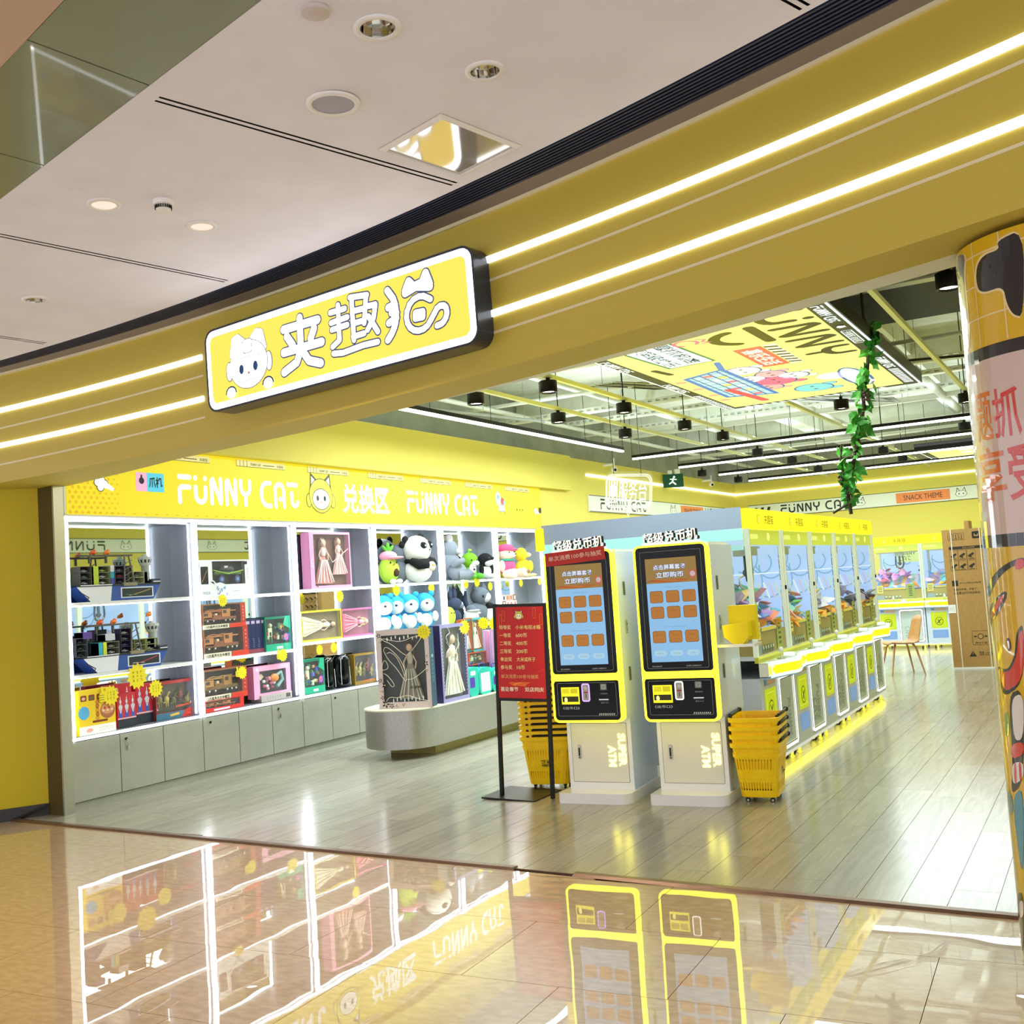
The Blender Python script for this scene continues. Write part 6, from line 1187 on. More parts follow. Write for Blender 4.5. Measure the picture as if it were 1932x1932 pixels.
    S=M(); X=FRONT(.022); S.rect(X,.06,.935,.20,1.01,'#8aa0a8',0)
    for q in range(5): S.rect(X,.22+.07*q,.94,.265+.07*q,1.0,'#6a7858',0); S.rect(X,.225+.07*q,.97,.26+.07*q,.995,'#c8d8c0',.001)
    S.rect(X,.65,.94,.82,1.20,'#b8c838|.2',0); 
    for q in range(5): S.rect(X,.70,.98+.04*q,.77,1.0+.04*q,'#44502c',.001)
    S.rrect(X,.07,1.05,.19,1.19,.005,'#f0e870|.4',0); 
    for q in range(3): S.rect(X,.09,1.08+.033*q,.17,1.093+.033*q,'#6a6420',.001)
    S.rect(X,.22,1.11,.64,1.14,'#e8dc40|.4',0); S.build('sticker',t)
    S=M(); S.rect(FRONT(.012),.045,.93,MW-.045,1.925,'glass',0); S.build('glass_front',t)
    S=M(); S.box(MW-.012,.05,1.10,MW-.004,D-.03,1.92,'m inner glow'); S.build('side_panel',t)
    S=M(); X=fr((MW-.013,0,0),(0,-1,0),(0,0,1))
    for q,(u_,v_,r_) in enumerate(((-.12,1.62,.10),(-.2,1.66,.09),(-.15,1.5,.14),(-.35,1.7,.12),(-.4,1.5,.2),(-.6,1.6,.15))): S.line(X,arc(u_,v_,r_,170+25*q,400,12),.012,'#86c4f0|.5',.001*q)
    for q in range(5): S.line(X,[(-.05-.05*q,1.36),(-.09-.05*q,1.48)],.018,['#d8f0e0|.5','#e0d8f8|.5','#f0f8ff|.6'][q%3],.008)
    S.rect(X,-.7,1.56,-.05,1.57,'#e8f4ff|.7',.009); S.build('side_print',t)
    S=M(); R=random.Random(4); hv=[]; nx,ny=12,9
    for i_ in range(nx):
        for j_ in range(ny): hv.append((.05+.90*i_/(nx-1),.03+.78*j_/(ny-1),1.15+.20*min(1,j_/4)+R.uniform(-.03,.03)))
    for i_ in range(nx-1):
        for j_ in range(ny-1): a_=i_*ny+j_; S.add([hv[a_],hv[a_+ny],hv[a_+ny+1],hv[a_+1]],[(0,1,2),(0,2,3)],['#7aa8d8','#a890d0','#c8c0e0','#e0b060','#80c8c0'][(i_*3+j_*5)%5])
    S.build('prize_heap',t,'stuff')
    S=M(); S.rect(fr((.004,0,0),(0,1,0),(0,0,1)),.045,.93,D-.045,1.925,'glass',0); S.build('glass_side',t)
    S=M(); S.box(MW-.055,-.012,1.42,MW-.035,.0,1.455,'black'); S.build('door_lock',t)
    return t
LO=['nearest claw machine of the row beside the kiosks','second claw machine of the row from the kiosks','third claw machine of the row, the middle one','fourth claw machine of the row from the kiosks','farthest claw machine of the row, in front of the chair']
MX=-2.46; MY=8.20
m0=machine(MX,MY,PI/2,'yellow topped '+LO[0])
for k in range(1,5): dup(m0,(MX,MY+MW*k,0),PI/2,'yellow topped '+LO[k])
for k in range(5): dup(m0,(-4.24,MY+MW*(k+1),0),-PI/2,'claw machine back to back behind the '+['nearest','second','third','fourth','farthest'][k]+' one of the front row','claw machines in a row')
sB=(.86,1,.975)
mb=dup(m0,(-3.86,20.3,0),0,'left claw machine of the pair at the back of the shop','claw machines at the back',sB); dup(m0,(-3.0,20.3,0),0,'right claw machine at the back, partly behind the cardboard carton','claw machines at the back',sB)
dup(m0,(-2.14,20.3,0),0,'claw machine at the back mostly hidden behind the cardboard carton','claw machines at the back',sB)
# white end panel of the row with glowing bands
S=M(); S.box(-4.24,8.165,.09,-2.46-.86,8.195,1.9,'m white'); 
for a,b,c in ((1.93,2.095,'m blue'),(1.84,1.93,'#a8f0e8|.75'),(1.76,1.80,'#a8e4e0|.6')): S.box(-4.24,8.16,a,-2.50,8.19,b,c)
S.box(-3.30,8.17,.09,-2.92,8.195,1.84,'m white'); S.build('end_panel',None,None,'bluish white end panel with glowing band closing the machine row behind the kiosks','panel')
S=M(); S.box(-4.30,8.15,1.88,-4.22,8.24,2.07,'header yellow'); S.build('corner_light',None,None,'small glowing yellow corner of the rear machine row above the left kiosk','light')
# prize packets
PM=[]
for q in range(5):
    R=random.Random(q); S=M(); P=[]; nn=6
    vs=[(0,0,.5)]+[(math.cos(a)*R.uniform(.7,1.1),math.sin(a)*R.uniform(.6,1.0),R.uniform(-.25,.3)) for a in [i*2*PI/nn for i in range(nn)]]+[(0,0,-.5)]
    PM.append((vs,[(0,1+i,1+(i+1)%nn) for i in range(nn)]+[(nn+1,1+(i+1)%nn,1+i) for i in range(nn)]))
PC=['#58b8e8','#b48ae0','#e8a8c8','#78dcc8','#f0d0a0','#d0c8f4','#f08a6a','#e8e8f4','#5a8ae0','#8a70c0','#f4e070','#6a5a8c']
PAL={0:PC[:9],1:['#4aa8e8','#b08ae0','#e8e4a0','#f0a890','#88d8d0','#6ac070'],2:['#5aa0e0','#e8d040','#d8dcf0','#a8a0e0'],3:['#5a5890','#7a6a9c','#9aa0d0','#48406c'],4:['#6a6488','#8a5a50','#a8a8c8','#584c70'],5:['#c078d8','#e8a0e0','#8a90f0','#c84a6a','#f0b0c8'],6:['#58b4f0','#8ad0f0','#b0a0f0','#e8b8e0']}
PMESH={}
def packet(loc,s,c,q,label,group):
    if (q,c) not in PMESH:
        S=M(); S.add(PM[q][0],PM[q][1],c); o=S.build('prize_packet'); PMESH[(q,c)]=o.data
    else: o=bpy.data.objects.new('prize_packet',PMESH[(q,c)]); C.objects.link(o)
    o.location=loc; R=random.Random(int(loc[0]*999+loc[1]*77)); o.rotation_euler=(R.uniform(-.7,.7),R.uniform(-.7,.7),R.uniform(0,6)); o.scale=(s,s*.7,s*.5); tag(o,label,'prize',group)
def fill(T,pal,lab,orange=True,n=34,seed=0):
    R=random.Random(seed)
    for q in range(n):
        u=R.uniform(.08,.92); d=.05+.5*R.random()**1.5; z=1.18+.03*R.random()+ .28*min(1,d/.3)*R.uniform(.5,1.0)
        low=(d<.16 and R.random()<.6); c='#f0a018' if low and orange else pal[q%len(pal)]
        packet(T@Vector((u,d,z if not low else 1.16)),R.uniform(.085,.13),c,q%5,lab,lab)
for k in range(5): fill(TR(MX,MY+MW*k,0,PI/2),PAL[k],['crinkly pastel prize packet heaped in the nearest claw machine','crinkly bright prize packet heaped in the second claw machine','prize packet heaped in the third claw machine','dark purple prize packet heaped in the fourth claw machine','dull dark prize packet heaped in the farthest claw machine of the row'][k],True,(60,55,50,40,40)[k],k)
for k,X0 in enumerate((-3.86,-3.0)): fill(Matrix.Translation((X0,20.3,0))@Matrix.Scale(.86,4,(1,0,0)),PAL[5+k],['pink and violet prize packet in the left claw machine at the back','sky blue prize packet in the right claw machine at the back'][k],True,26,k+9)
# ================================================================ PRINTED CEILING LIGHTBOX
mat('lb yellow','#f6f08c',.5,emit=.95,ecol='#f4f08a'); mat('lb white','#ffffff',.5,emit=1.25,ecol='#e8fbff')
def lightbox(x0,x1,y0,y1,z,label,full):
    t=thing('ceiling_lightbox',label,'lightbox',(0,0,0)); Fm=fr((0,0,z),(0,1,0),(1,0,0))
    S=M(); S.box(x0,y0,z+.004,x1,y1,z+.12,'black metal'); S.build('case',t)
    S=M(); S.rect(Fm,y0+.01,x0+.01,y1-.01,x1-.01,'lb white',0); S.rect(Fm,y0+.03,x0+.03,y1-.03,x1-.03,'#2c3438|.12',.002); S.rect(Fm,y0+.16,x0+.15,y1-.16,x1-.17,'lb yellow',.004); S.build('lit_panel',t)
    if not full:
        S=M(); 
        for q in range(6): S.disc(Fm,(y0+y1)/2+.15*q-.4,(x0+x1)/2+.2*(q%3)-.2,.12,['#f8f8ff|.9','#f09ab8|.7','#8ad8f0|.7'][q%3],.006+.0004*q)
        S.build('print',t); return
    Wt='#f4ffff|1.1'; Bk='#30362c|.1'
    S=M(); v=(x1-.10)
    for u in (8.25,10.7): logo(S,Fm,'FUNNY CAT',u,v,.075,Wt,.006,.22,.62)
    catface(S,Fm,8.78,v,.09,.006,'#ffffff','#30362c','#f4ffff','|1.0'); S.rring(Fm,8.95,v-.045,9.55,v+.045,.02,.01,Wt,.006); S.text(Fm,'夹趣猫 娃娃机',9.25,v,.06,Wt,.006,.5)
    for q in range(12): S.poly(Fm,[(11.1+.085*q,v-.045),(11.14+.085*q,v-.045),(11.17+.085*q,v+.045),(11.13+.085*q,v+.045)],Wt,.006)
    v=x0+.085
    for u in (8.9,10.4): logo(S,Fm,'FUNNY CAT',u,v,.065,Wt,.006,.22,.6)
    for q in range(14): S.poly(Fm,[(11.0+.09*q,v-.035),(11.04+.09*q,v-.035),(11.07+.09*q,v+.035),(11.03+.09*q,v+.035)],Wt,.006)
    for q in range(16): S.poly(Fm,[(y1-.13,x0+.25+.1*q),(y1-.04,x0+.30+.1*q),(y1-.04,x0+.34+.1*q),(y1-.13,x0+.29+.1*q)],Wt,.006)
    S.build('border_print',t,'stuff')
    S=M(); logo(S,Fm,'FUNNY',8.62,-2.04,.34,Bk,.006,.26,2.5); S.build('lettering',t,'stuff')
    S=M(); S.line(Fm,[(8.25,-2.34),(8.85,-2.33)],.10,Bk,.006); S.line(Fm,arc(8.55,-2.45,.26,200,330,8),.10,Bk,.006); S.line(Fm,[(7.4,-2.2),(8.1,-2.5)],.10,Bk,.006); S.build('lettering',t)
    S=M(); S.poly(Fm,[(9.0,-2.71),(9.98,-2.71),(9.98,-2.46),(9.0,-2.46)],'#ee5a5c|.75',.006); S.text(Fm,'喜乐生活',9.49,-2.585,.17,'#fff8f0|1.0',.008,.8,.02); S.rect(Fm,9.0,-2.45,9.98,-2.34,'#f8f8e8|.9',.006)
    for q in range(7): S.poly(Fm,[(9.03+.135*q,-2.45),(9.09+.135*q,-2.45),(9.14+.135*q,-2.34),(9.08+.135*q,-2.34)],Bk,.007)
    S.build('red_label',t)
    S=M(); S.poly(Fm,[(8.1,-3.52),(9.35,-3.42),(9.3,-2.95),(8.1,-3.02)],'#2a8a6a|.4',.006); S.poly(Fm,[(8.1,-3.49),(9.31,-3.39),(9.27,-2.98),(8.1,-3.05)],'lb white',.007); S.text(Fm,'题抓机店',8.75,-3.12,.15,'#2c5a9c|.3',.009,.95,.02); S.text(Fm,'享超级快乐',8.75,-3.32,.15,'#2c5a9c|.3',.009,1.0,.02); S.build('white_label',t)
    S=M(); S.line(Fm,arc(8.42,-2.92,.10,40,330,10),.035,'#e86a9a|.7',.0065); S.line(Fm,[(8.33,-2.80),(8.38,-2.74),(8.44,-2.79),(8.50,-2.74),(8.52,-2.81)],.025,'#e86a9a|.7',.0065); S.build('round_mark',t)
    # trolley full of soft toys, drawn plainly
    S=M(); L='#3c6ac8|.5'
    for (u,v,r,c,e) in ((10.0,-2.92,.22,'#f4f2fa|.95',1),(10.38,-2.76,.20,'#f2a8c8|.8',1),(10.62,-2.60,.20,'#f4f4fa|.9',1),(10.80,-2.82,.26,'#f0609c|.75',1),(11.55,-2.62,.26,'#78d4ec|.8',1.2),(11.1,-2.98,.2,'#f0a8b8|.8',1),(10.5,-3.0,.2,'#f8f8ff|.9',1)):
        for s in (-1,1): S.disc(Fm,u+s*r*.6,v+r*.75,r*.32,L,.0062); S.disc(Fm,u+s*r*.6,v+r*.75,r*.27,c,.0066)
        S.disc(Fm,u,v,r,L,.007,ry=r*.8); S.disc(Fm,u,v,r-.02,c,.0075,ry=r*.8-.02)
        for s in (-1,1): S.disc(Fm,u+s*r*.35,v,.022,'#2c3c70|.1',.008)
    S.build('toy_print',t)
    S=M(); S.disc(Fm,11.0,-2.30,.20,'#e8e0f8|.9',.0085,ry=.16); S.disc(Fm,11.25,-2.12,.62,L,.0085,ry=.14); S.disc(Fm,11.25,-2.12,.58,'#d0f0fa|.95',.009,ry=.11); S.disc(Fm,11.6,-2.1,.1,'#ffffff|1',.0094)
    P=[(9.75,-3.05),(11.55,-3.02),(11.35,-3.50),(9.95,-3.48)]; S.poly(Fm,P,'#a8d8f4|.85',.0085)
    for q in range(9): S.line(Fm,[(9.85+.2*q,-3.05),(9.98+.17*q,-3.49)],.018,L,.009,False)
    for q in range(4): S.line(Fm,[(9.8+.04*q,-3.12-.1*q),(11.52-.04*q,-3.12-.1*q)],.018,L,.009,False)
    for q in range(10): S.rect(Fm,9.95+.15*q,-3.26+.1*(q%2)-.05,10.05+.15*q,-3.18+.1*(q%2)-.05,['#f06a90|.7','#f8e060|.9','#ffffff|1'][q%3],.0088)
    S.line(Fm,P,.05,'#3878e8|.6',.0098,closed=True); S.line(Fm,[(9.4,-2.98),(9.75,-3.05)],.06,'#3878e8|.6',.0098)
    for u in (10.1,10.6,11.1,11.5): S.disc(Fm,u,-3.58,.06,'#f4a0a0|.7',.0098)
    S.line(Fm,[(10.9,-3.35),(11.9,-3.25)],.10,'#f04a6a|.6',.0102); S.line(Fm,[(9.3,-3.55),(9.6,-3.5)],.07,'#2c3440|.1',.0098); S.build('trolley_print',t)
    return t
lightbox(-3.83,-1.64,6.6,12.32,3.5,'big yellow printed lightbox hanging under the open ceiling above the machines',True)
lightbox(-2.9,-1.0,20.0,22.3,3.5,'distant lightbox under the ceiling near the back wall',False)
for k,(x,y) in enumerate(((-3.7,8.4),(-1.75,8.4),(-3.7,12.1),(-1.75,12.1))):
    S=M(); S.cyl((x,y,3.62),(x,y,4.6),.006,'steel'); S.build('hanger_rod',None,None,'thin steel rod holding the big ceiling lightbox','rod','rods of the big lightbox')
# ================================================================ OPEN CEILING SERVICES
def services(name,label,cat,group,pts,fn):
    p0=None
    for k,q in enumerate(pts):
        t=thing(name,label if isinstance(label,str) else label[k],cat,(0,0,0),0,group); fn(t,q)
def tubel(t,q):
    (x0,y0),(x1,y1)=q; ax=abs(x1-x0)>abs(y1-y0); z=3.47
    S=M(); 
    if ax: S.box(x0,y0-.022,z,x1,y0+.022,z+.045,'black metal')
    else: S.box(x0-.022,y0,z,x0+.022,y1,z+.045,'black metal')
    S.build('housing',t); S=M()
    if ax: S.box(x0+.01,y0-.02,z-.028,x1-.01,y0+.02,z,'tube light')
    else: S.box(x0-.02,y0+.01,z-.028,x0+.02,y1-.01,z,'tube light')
    S.build('diffuser',t)
    S=M(); L=math.hypot(x1-x0,y1-y0); n=int(L/1.1)
    for k in range(n+1): f=k/max(n,1); x=x0+(x1-x0)*f; y=y0+(y1-y0)*f; S.tube([(x,y,z+.04),(x,y,4.3)],.004,'black metal',seg=4)
    S.build('suspension',t)
services('linear_light',['long hanging light tube along the left side over the cabinets','first long light tube crossing the shop beyond the lightbox','second long light tube crossing the shop ceiling','third long light tube crossing the shop ceiling','farthest light tube crossing the ceiling near the back wall'],'light','linear tube lights',[((-6.13,6.9),(-6.13,14.55)),((-6.44,15.64),(1.1,15.64)),((-6.45,17.72),(1.1,17.72)),((-6.45,19.9),(1.1,19.9)),((-6.5,22.0),(1.1,22.0))],tubel)
def track(t,q):
    x,y0,y1=q; S=M(); S.box(x-.02,y0,3.53,x+.02,y1,3.57,'track'); S.build('rail',t)
services('lighting_track',['pale unistrut rail nearest the left light tube','second pale unistrut rail from the left','pale unistrut rail over the machine row','pale unistrut rail right of the lightbox','pale unistrut rail closest to the right wall'],'rail','pale ceiling rails',[(-5.3,6.5,24),(-4.5,6.5,24),(-3.2,12.6,24),(-1.35,6,24),(-.7,6,24)],track)
S_=None
DL=[(-5.3,9.0),(-4.5,9.0),(-5.3,10.8),(-4.5,10.8),(-5.3,12.7),(-4.5,12.7),(-4.5,14.2),(-1.35,13.6),(-4.75,16.7),(-6.5,19.1),(-4.7,18.6),(-6.5,21.3),(-3.2,18.7),(-3.2,20.6),(-4.8,20.9),(-1.7,16.6),(-.8,7.7),(-2.6,12.75)]
t0=None
for k,(x,y) in enumerate(DL):
    lab='black cylinder ceiling downlight '+['at the left front of the open ceiling','second from the left at the front of the open ceiling','behind the left front one','behind the second front one','on the left rail above the neon sign','on the second rail beside the printed lightbox','at the back left corner of the printed lightbox','right of the garland, past the lightbox','beyond the first crossing tube','at far left past the second tube','in the middle past the second tube','at the far left back corner','right of centre past the second tube','right of centre near the back','in the middle near the back','left of the column past the first tube','beside the column top by the white board','just behind the printed lightbox'][k]
    if t0 is None:
        t0=thing('track_spotlight',lab,'light',(x,y,3.5),0,'black ceiling spotlights'); S=M(); S.lathe([(.085,-.11),(.085,.0),(.0001,.0)],'black metal',seg=22,cap=False); S.lathe([(.085,-.11),(.072,-.11),(.068,-.09)],'black metal',seg=22,cap=False); S.cyl((0,0,0),(0,0,.04),.02,'black metal'); S.cyl((0,0,.04),(0,0,1.1),.006,'black metal',seg=6); S.build('body',t0)
        S=M(); S.lathe([(.0001,-.092),(.070,-.094)],'lamp lens',seg=20,cap=False); S.build('lens',t0)
    else: dup(t0,(x,y,3.5),None,lab)
R=random.Random(11)
for k,y in enumerate((7.2,9.6,11.0,13.2,14.6,16.4,18.9,21.0)):      # perforated cable trays
    z=3.86+.08*(k%3); S=M(); x0,x1=(-7.6,1.1) if k%2 else (-7.0,1.1)
    for e in (-.07,.07): 
        n=int((x1-x0)/.11)
        S.box(x0,y+e-.003,z,x1,y+e+.003,z+.018,'galvanised'); S.box(x0,y+e-.003,z+.045,x1,y+e+.003,z+.06,'galvanised')
        for q in range(n): S.box(x0+q*.11,y+e-.003,z+.018,x0+q*.11+.05,y+e+.003,z+.045,'galvanised')
    S.box(x0,y-.07,z,x1,y+.07,z+.004,'galvanised'); 
    t=thing('cable_tray','slotted metal cable tray, '+['nearest','second','third','fourth','fifth','sixth','seventh','farthest'][k]+' across the open ceiling','cable tray',(0,0,0),0,'cable trays'); S.build('tray',t)
    S=M()
    for q in range(4): S.tube([(x0+.1,y-.04+.03*q,z+.03),(x0+2,y-.05+.03*q,z+.035),(x1-.1,y-.04+.03*q,z+.03)],.012,'black' if q%2 else 'galvanised',seg=5)
    S.build('cables',t,'stuff')
for k,(a,b,r,c) in enumerate((((-6.9,6,3.9),(-6.9,24,3.9),.03,'galvanised'),((-5.9,7,4.1),(-5.9,24,4.1),.05,'#c8cabc'),((-3.9,8,4.05),(-3.9,24,4.05),.04,'#c8cabc'),((-2.0,12,4.0),(-2.0,24,4.0),.06,'#b8bcae'),((-.4,9.5,4.1),(-.4,24,4.1),.07,'#d0d2c6'),((-7.5,12.2,3.95),(1.1,12.2,3.95),.025,'galvanised'),((-7.5,17.0,4.0),(1.1,17.0,4.0),.04,'#c8cabc'),((-7.0,19.4,3.8),(1.1,19.4,3.8),.02,'galvanised'),((-2.6,11.9,3.75),(1.1,13.4,3.75),.014,'black'),((-7.6,8.2,3.8),(-6.6,13.0,3.8),.02,'#8a8e80'))):
    S=M(); S.cyl(a,b,r,c,seg=10); n=6
    for q in range(n): p=Vector(a)+(Vector(b)-Vector(a))*(q+.5)/n; S.tube([p,(p.x,p.y,4.3)],.004,'steel',seg=4)
    S.build('pipe',None,None,['thin conduit along the left wall','medium pale pipe over the left aisle','pale pipe over the machine row','wide grey pipe behind the lightbox','widest pale pipe at the right','thin conduit crossing behind the lightbox','pale pipe crossing mid ceiling','thin conduit crossing far back','black hose running off behind the garland','slanting grey conduit at the left front'][k]+' under the raw slab','pipe','ceiling pipes')
for k,(x,y) in enumerate(((-4.9,12.0),(-3.4,15.2))):
    S=M()
    for q in range(14): S.tube([(x-.5+.03*q,y-.2+.03*(q%3),3.95),(x+R.uniform(-.1,.1)+.04*q,y+.5,3.92+R.uniform(-.03,.06)),(x+.8,y+1.2+.05*q,3.98)],.008,['galvanised','#8a8e80','black'][q%3],seg=4)
    S.build('cable_bundle',None,'stuff',['tangle of conduits left of the lightbox','tangle of conduits behind the lightbox'][k],'cables')
# dark duct with grille at the right front
t=thing('air_duct','dark grey air duct box with pale slotted grille near the column top','duct',(0,0,0))
S=M(); S.box(-2.1,8.5,3.98,1.1,11.3,4.45,'duct dark',c=.03); S.box(-1.45,6.6,4.0,1.1,8.6,4.4,'duct dark',c=.02); S.build('box',t)
for k in range(2):
    S=M(); y=8.9+.40*k; S.box(-1.8,y,3.955,-1.1,y+.14,3.975,'#c8ccbc')
    for q in range(16): S.box(-1.78+.042*q,y+.02,3.948,-1.765+.042*q,y+.12,3.956,'#4a4e44')
    S.build('grille',t)
S=M(); S.tube([(-.95,7.6,3.9),(-.95,7.9,3.86),(-.75,8.3,3.84),(-.35,8.8,3.84)],.045,'#b8baa8',seg=10); S.tube([(-.8,11.6,3.8),(-.8,11.6,3.7),(-.45,11.7,3.7),(-.45,11.7,3.8)],.035,'#b8baa8',seg=8); S.build('drain_pipe',t)
S=M(); S.box(-3.35,15.9,3.9,-2.9,16.5,4.05,'#d0d2c6'); S.build('panel_box',None,None,'pale square service box between pipes mid ceiling','service box')
# cameras and exit sign
for k,(x,y,z,lab) in enumerate(((-7.42,16.9,3.50,'small white dome camera hanging at the top of the left wall near the neon sign'),(-7.42,22.0,3.50,'small white dome camera at the left wall near the back corner'))):
    t=thing('security_camera',lab,'camera',(x+.12,y,z),0,'security cameras'); S=M(); S.cyl((0,0,.0),(0,0,.16),.012,'white'); S.cyl((-.20,0,.06),(0,0,.06),.02,'white'); S.build('mount',t); S=M(); S.ball((0,0,-.03),.055,'white',seg=14,rings=9); S.build('body',t); S=M(); S.ball((.03,-.035,-.045),.025,'black gloss',seg=10,rings=7); S.build('lens',t)
t=thing('exit_sign','small green running man exit sign hanging by the left wall','exit sign',(-7.30,18.6,3.34),PI/2*.4)
p=px_x(1270,907,-7.3); t.location=p
S=M(); S.box(-.20,-.015,-.13,.20,.015,.13,'#0c5a34|.25'); S.build('panel',t); S=M(); F_=FRONT(-.017); S.disc(F_,.02,.07,.022,'#e8fff0|1',0); S.line(F_,[(.0,.04),(-.02,-.02),(.04,-.07)],.03,'#e8fff0|1',0); S.line(F_,[(-.02,-.02),(-.08,-.06)],.025,'#e8fff0|1',0); S.line(F_,[(-.06,.03),(.06,.02)],.02,'#e8fff0|1',0); S.build('pictogram',t); S=M(); S.box(-.1,-.03,.13,-.02,.03,.2,'white'); S.box(.04,-.03,.13,.14,.03,.22,'white'); S.build('emergency_lamp',t)
# neon service sign
c=px_y(1186,928,12.0); t=thing('neon_sign','white neon speech bubble sign reading 服务台 hanging over the machines','neon sign',c,.0)
NW='#f4f8ff|1.1'; a=px_y(1143,928,12.0); b=px_y(1229,928,12.0); w=(b.x-a.x)/2
mat('neon warm','#fffad0',.4,emit=1.3,ecol='#fff8b8')
Xn=FRONT(0)@Matrix.Rotation(-.10,4,'Z')
S=M(); P=[(u,v) for u,v in rr(-w,-.20,w,.20,.07,4)]; k=[i for i in range(len(P))]
def tubepoly(S,P,r,mt,closed=True,y=0): S.tube([Xn@Vector((u,v,y)) for u,v in P],r,mt,seg=6,closed=closed)
bub=rr(-w,-.19,w,.21,.08,4); bub2=rr(-w*.95,-.17,w*.95,.19,.07,4)
tubepoly(S,bub[-1:]+bub[:0]+[],.001,'neon warm',False) if 0 else None
i0=5*3; order=bub[15:]+bub[:15]
tubepoly(S,[(w*.12,-.19)]+bub[:20][0:0]+[p for p in bub[0:20]]+[(-w*.12+.0,-.19),(0,-.30)],.006,'neon warm',True); S.build('outer_tube',t)
S=M(); tubepoly(S,bub2,.005,'neon warm',True,.012); S.build('inner_tube',t)
S=M(); S.text(Xn,'服务台',w*.20,.01,.25,NW,.014,w*1.22,.0); S.build('lit_lettering',t)
S=M(); S.rring(Xn,-w*.86,-.13,-w*.48,.15,.02,.012,'neon warm',.014); S.disc(Xn,-w*.67,.01,.05,NW,.014,ry=.08); S.line(Xn,[(-w*.74,.07),(-w*.73,.12)],.02,NW,.014); S.line(Xn,[(-w*.60,.07),(-w*.61,.12)],.02,NW,.014); S.build('cat_mark',t)
S=M(); S.tube([(-w*.6,0,.2),(-w*.6,0,1.3)],.004,'black metal',seg=4); S.tube([(w*.6,0,.16),(w*.6,0,1.3)],.004,'black metal',seg=4); S.rrect(Xn,-w*1.05,-.23,w*1.05,.25,.08,'glass',-.012); S.build('backing_plate',t)
# ================================================================ GARLAND
t=thing('leaf_garland','artificial leafy vine twined round a cord hanging from the ceiling','garland',(0,0,0)); GY=9.6
gp_=[(1630,612),(1644,640),(1638,672),(1636,700),(1628,735),(1630,770),(1622,800),(1618,835),(1612,865),(1604,900),(1600,935),(1606,970)]
G=[px_y(a,b,GY) for a,b in gp_]; G[0].z+=.05
S=M(); S.tube(G,.016,'vine',seg=7); S.tube([G[0]+Vector((0,0,.6)),G[0]],.012,'vine',seg=6); S.tube([px_y(a,b,GY+.03) for a,b in ((1588,838),(1586,870),(1594,905),(1600,930))],.010,'vine',seg=6); S.tube([G[-1]+Vector((0,0,.1)),px_y(1572,968,GY)],.010,'vine',seg=6); S.build('cord',t)
S=M(); S.add([(0,0,0),(.035,.0,.03),(.045,.01,.065),(.02,.012,.085),(0,.004,.12),(-.02,.012,.085),(-.045,.01,.065),(-.035,0,.03),(0,-.010,.06)],[(0,1,8),(1,2,8),(2,3,8),(3,4,8),(4,5,8),(5,6,8),(6,7,8),(7,0,8)],'leaf'); lf=S.build('leaf',t); lm=lf.data
R=random.Random(5); first=True
segs=[(G[i],G[i+1]) for i in range(len(G)-1)]
for k in range(135):
    i=R.randrange(len(segs)); 
    if i in (2,4,7) and R.random()<.35: continue
    p=segs[i][0].lerp(segs[i][1],R.random())+Vector((R.uniform(-.05,.05),R.uniform(-.05,.05),R.uniform(-.02,.02)))
    if k%9==0: p=px_y(1588+R.uniform(-4,6),850+R.uniform(0,70),GY+.03)
    o=lf if first else bpy.data.objects.new('leaf',lm)
    if not first: C.objects.link(o); o.parent=t
    first=False; o.location=p; o.rotation_euler=(R.uniform(-1.2,1.2)+PI*(R.random()<.5),R.uniform(-1,1),R.uniform(0,6.3)); s=R.uniform(.75,1.25); o.scale=(s,s,s)
for i,(a_,b_) in enumerate(((1634,745),(1618,830),(1612,858),(1604,930),(1588,905))):
    S=M(); p=px_y(a_,b_,GY-.03)
    for q in range(12): S.ball(p+Vector((R.uniform(-.03,.03),R.uniform(-.03,.03),R.uniform(-.06,.06))),.014,'#3a1c28|0|.3',seg=7,rings=5)
    S.build('grape_bunch',t)
# ================================================================ COLUMN WITH PRINTED WRAP
CX,CYY,CR=-.07,4.86,.40
t=thing('wrapped_column','round column wrapped in a glossy yellow cartoon print with red Chinese lettering','column',(0,0,0))
mat('wrap yellow','#e0b412',.25,coat=1); mat('wrap pink','#d8bfb4',.25,coat=1); mat('wrap black','#16181c',.25,coat=1); mat('wrap red','#d83424',.25,coat=1); mat('wrap orange','#e06a2a',.25,coat=1); mat('wrap cream','#f0d8a0',.25,coat=1); mat('wrap blue','#4a9ab0',.25,coat=1); mat('wrap white','#ece6e0',.25,coat=1); mat('wrap grey','#5c666c',.25,coat=1); mat('wrap teal','#6a9a98',.25,coat=1); mat('wrap green','#7a9a2c',.25,coat=1)
def cpx(px,py):
    d=_f+_r*((px-966)/F)-_u*((py-966)/F); a=d.x**2+d.y**2; b=-2*(d.x*CX+d.y*CYY); c=CX*CX+CYY*CYY-CR*CR; D=b*b-4*a*c
    if D<0: D=0
    k=(-b-math.sqrt(D))/2/a; p=EYE+d*k; return math.atan2(p.x-CX,-(p.y-CYY))*CR,p.z
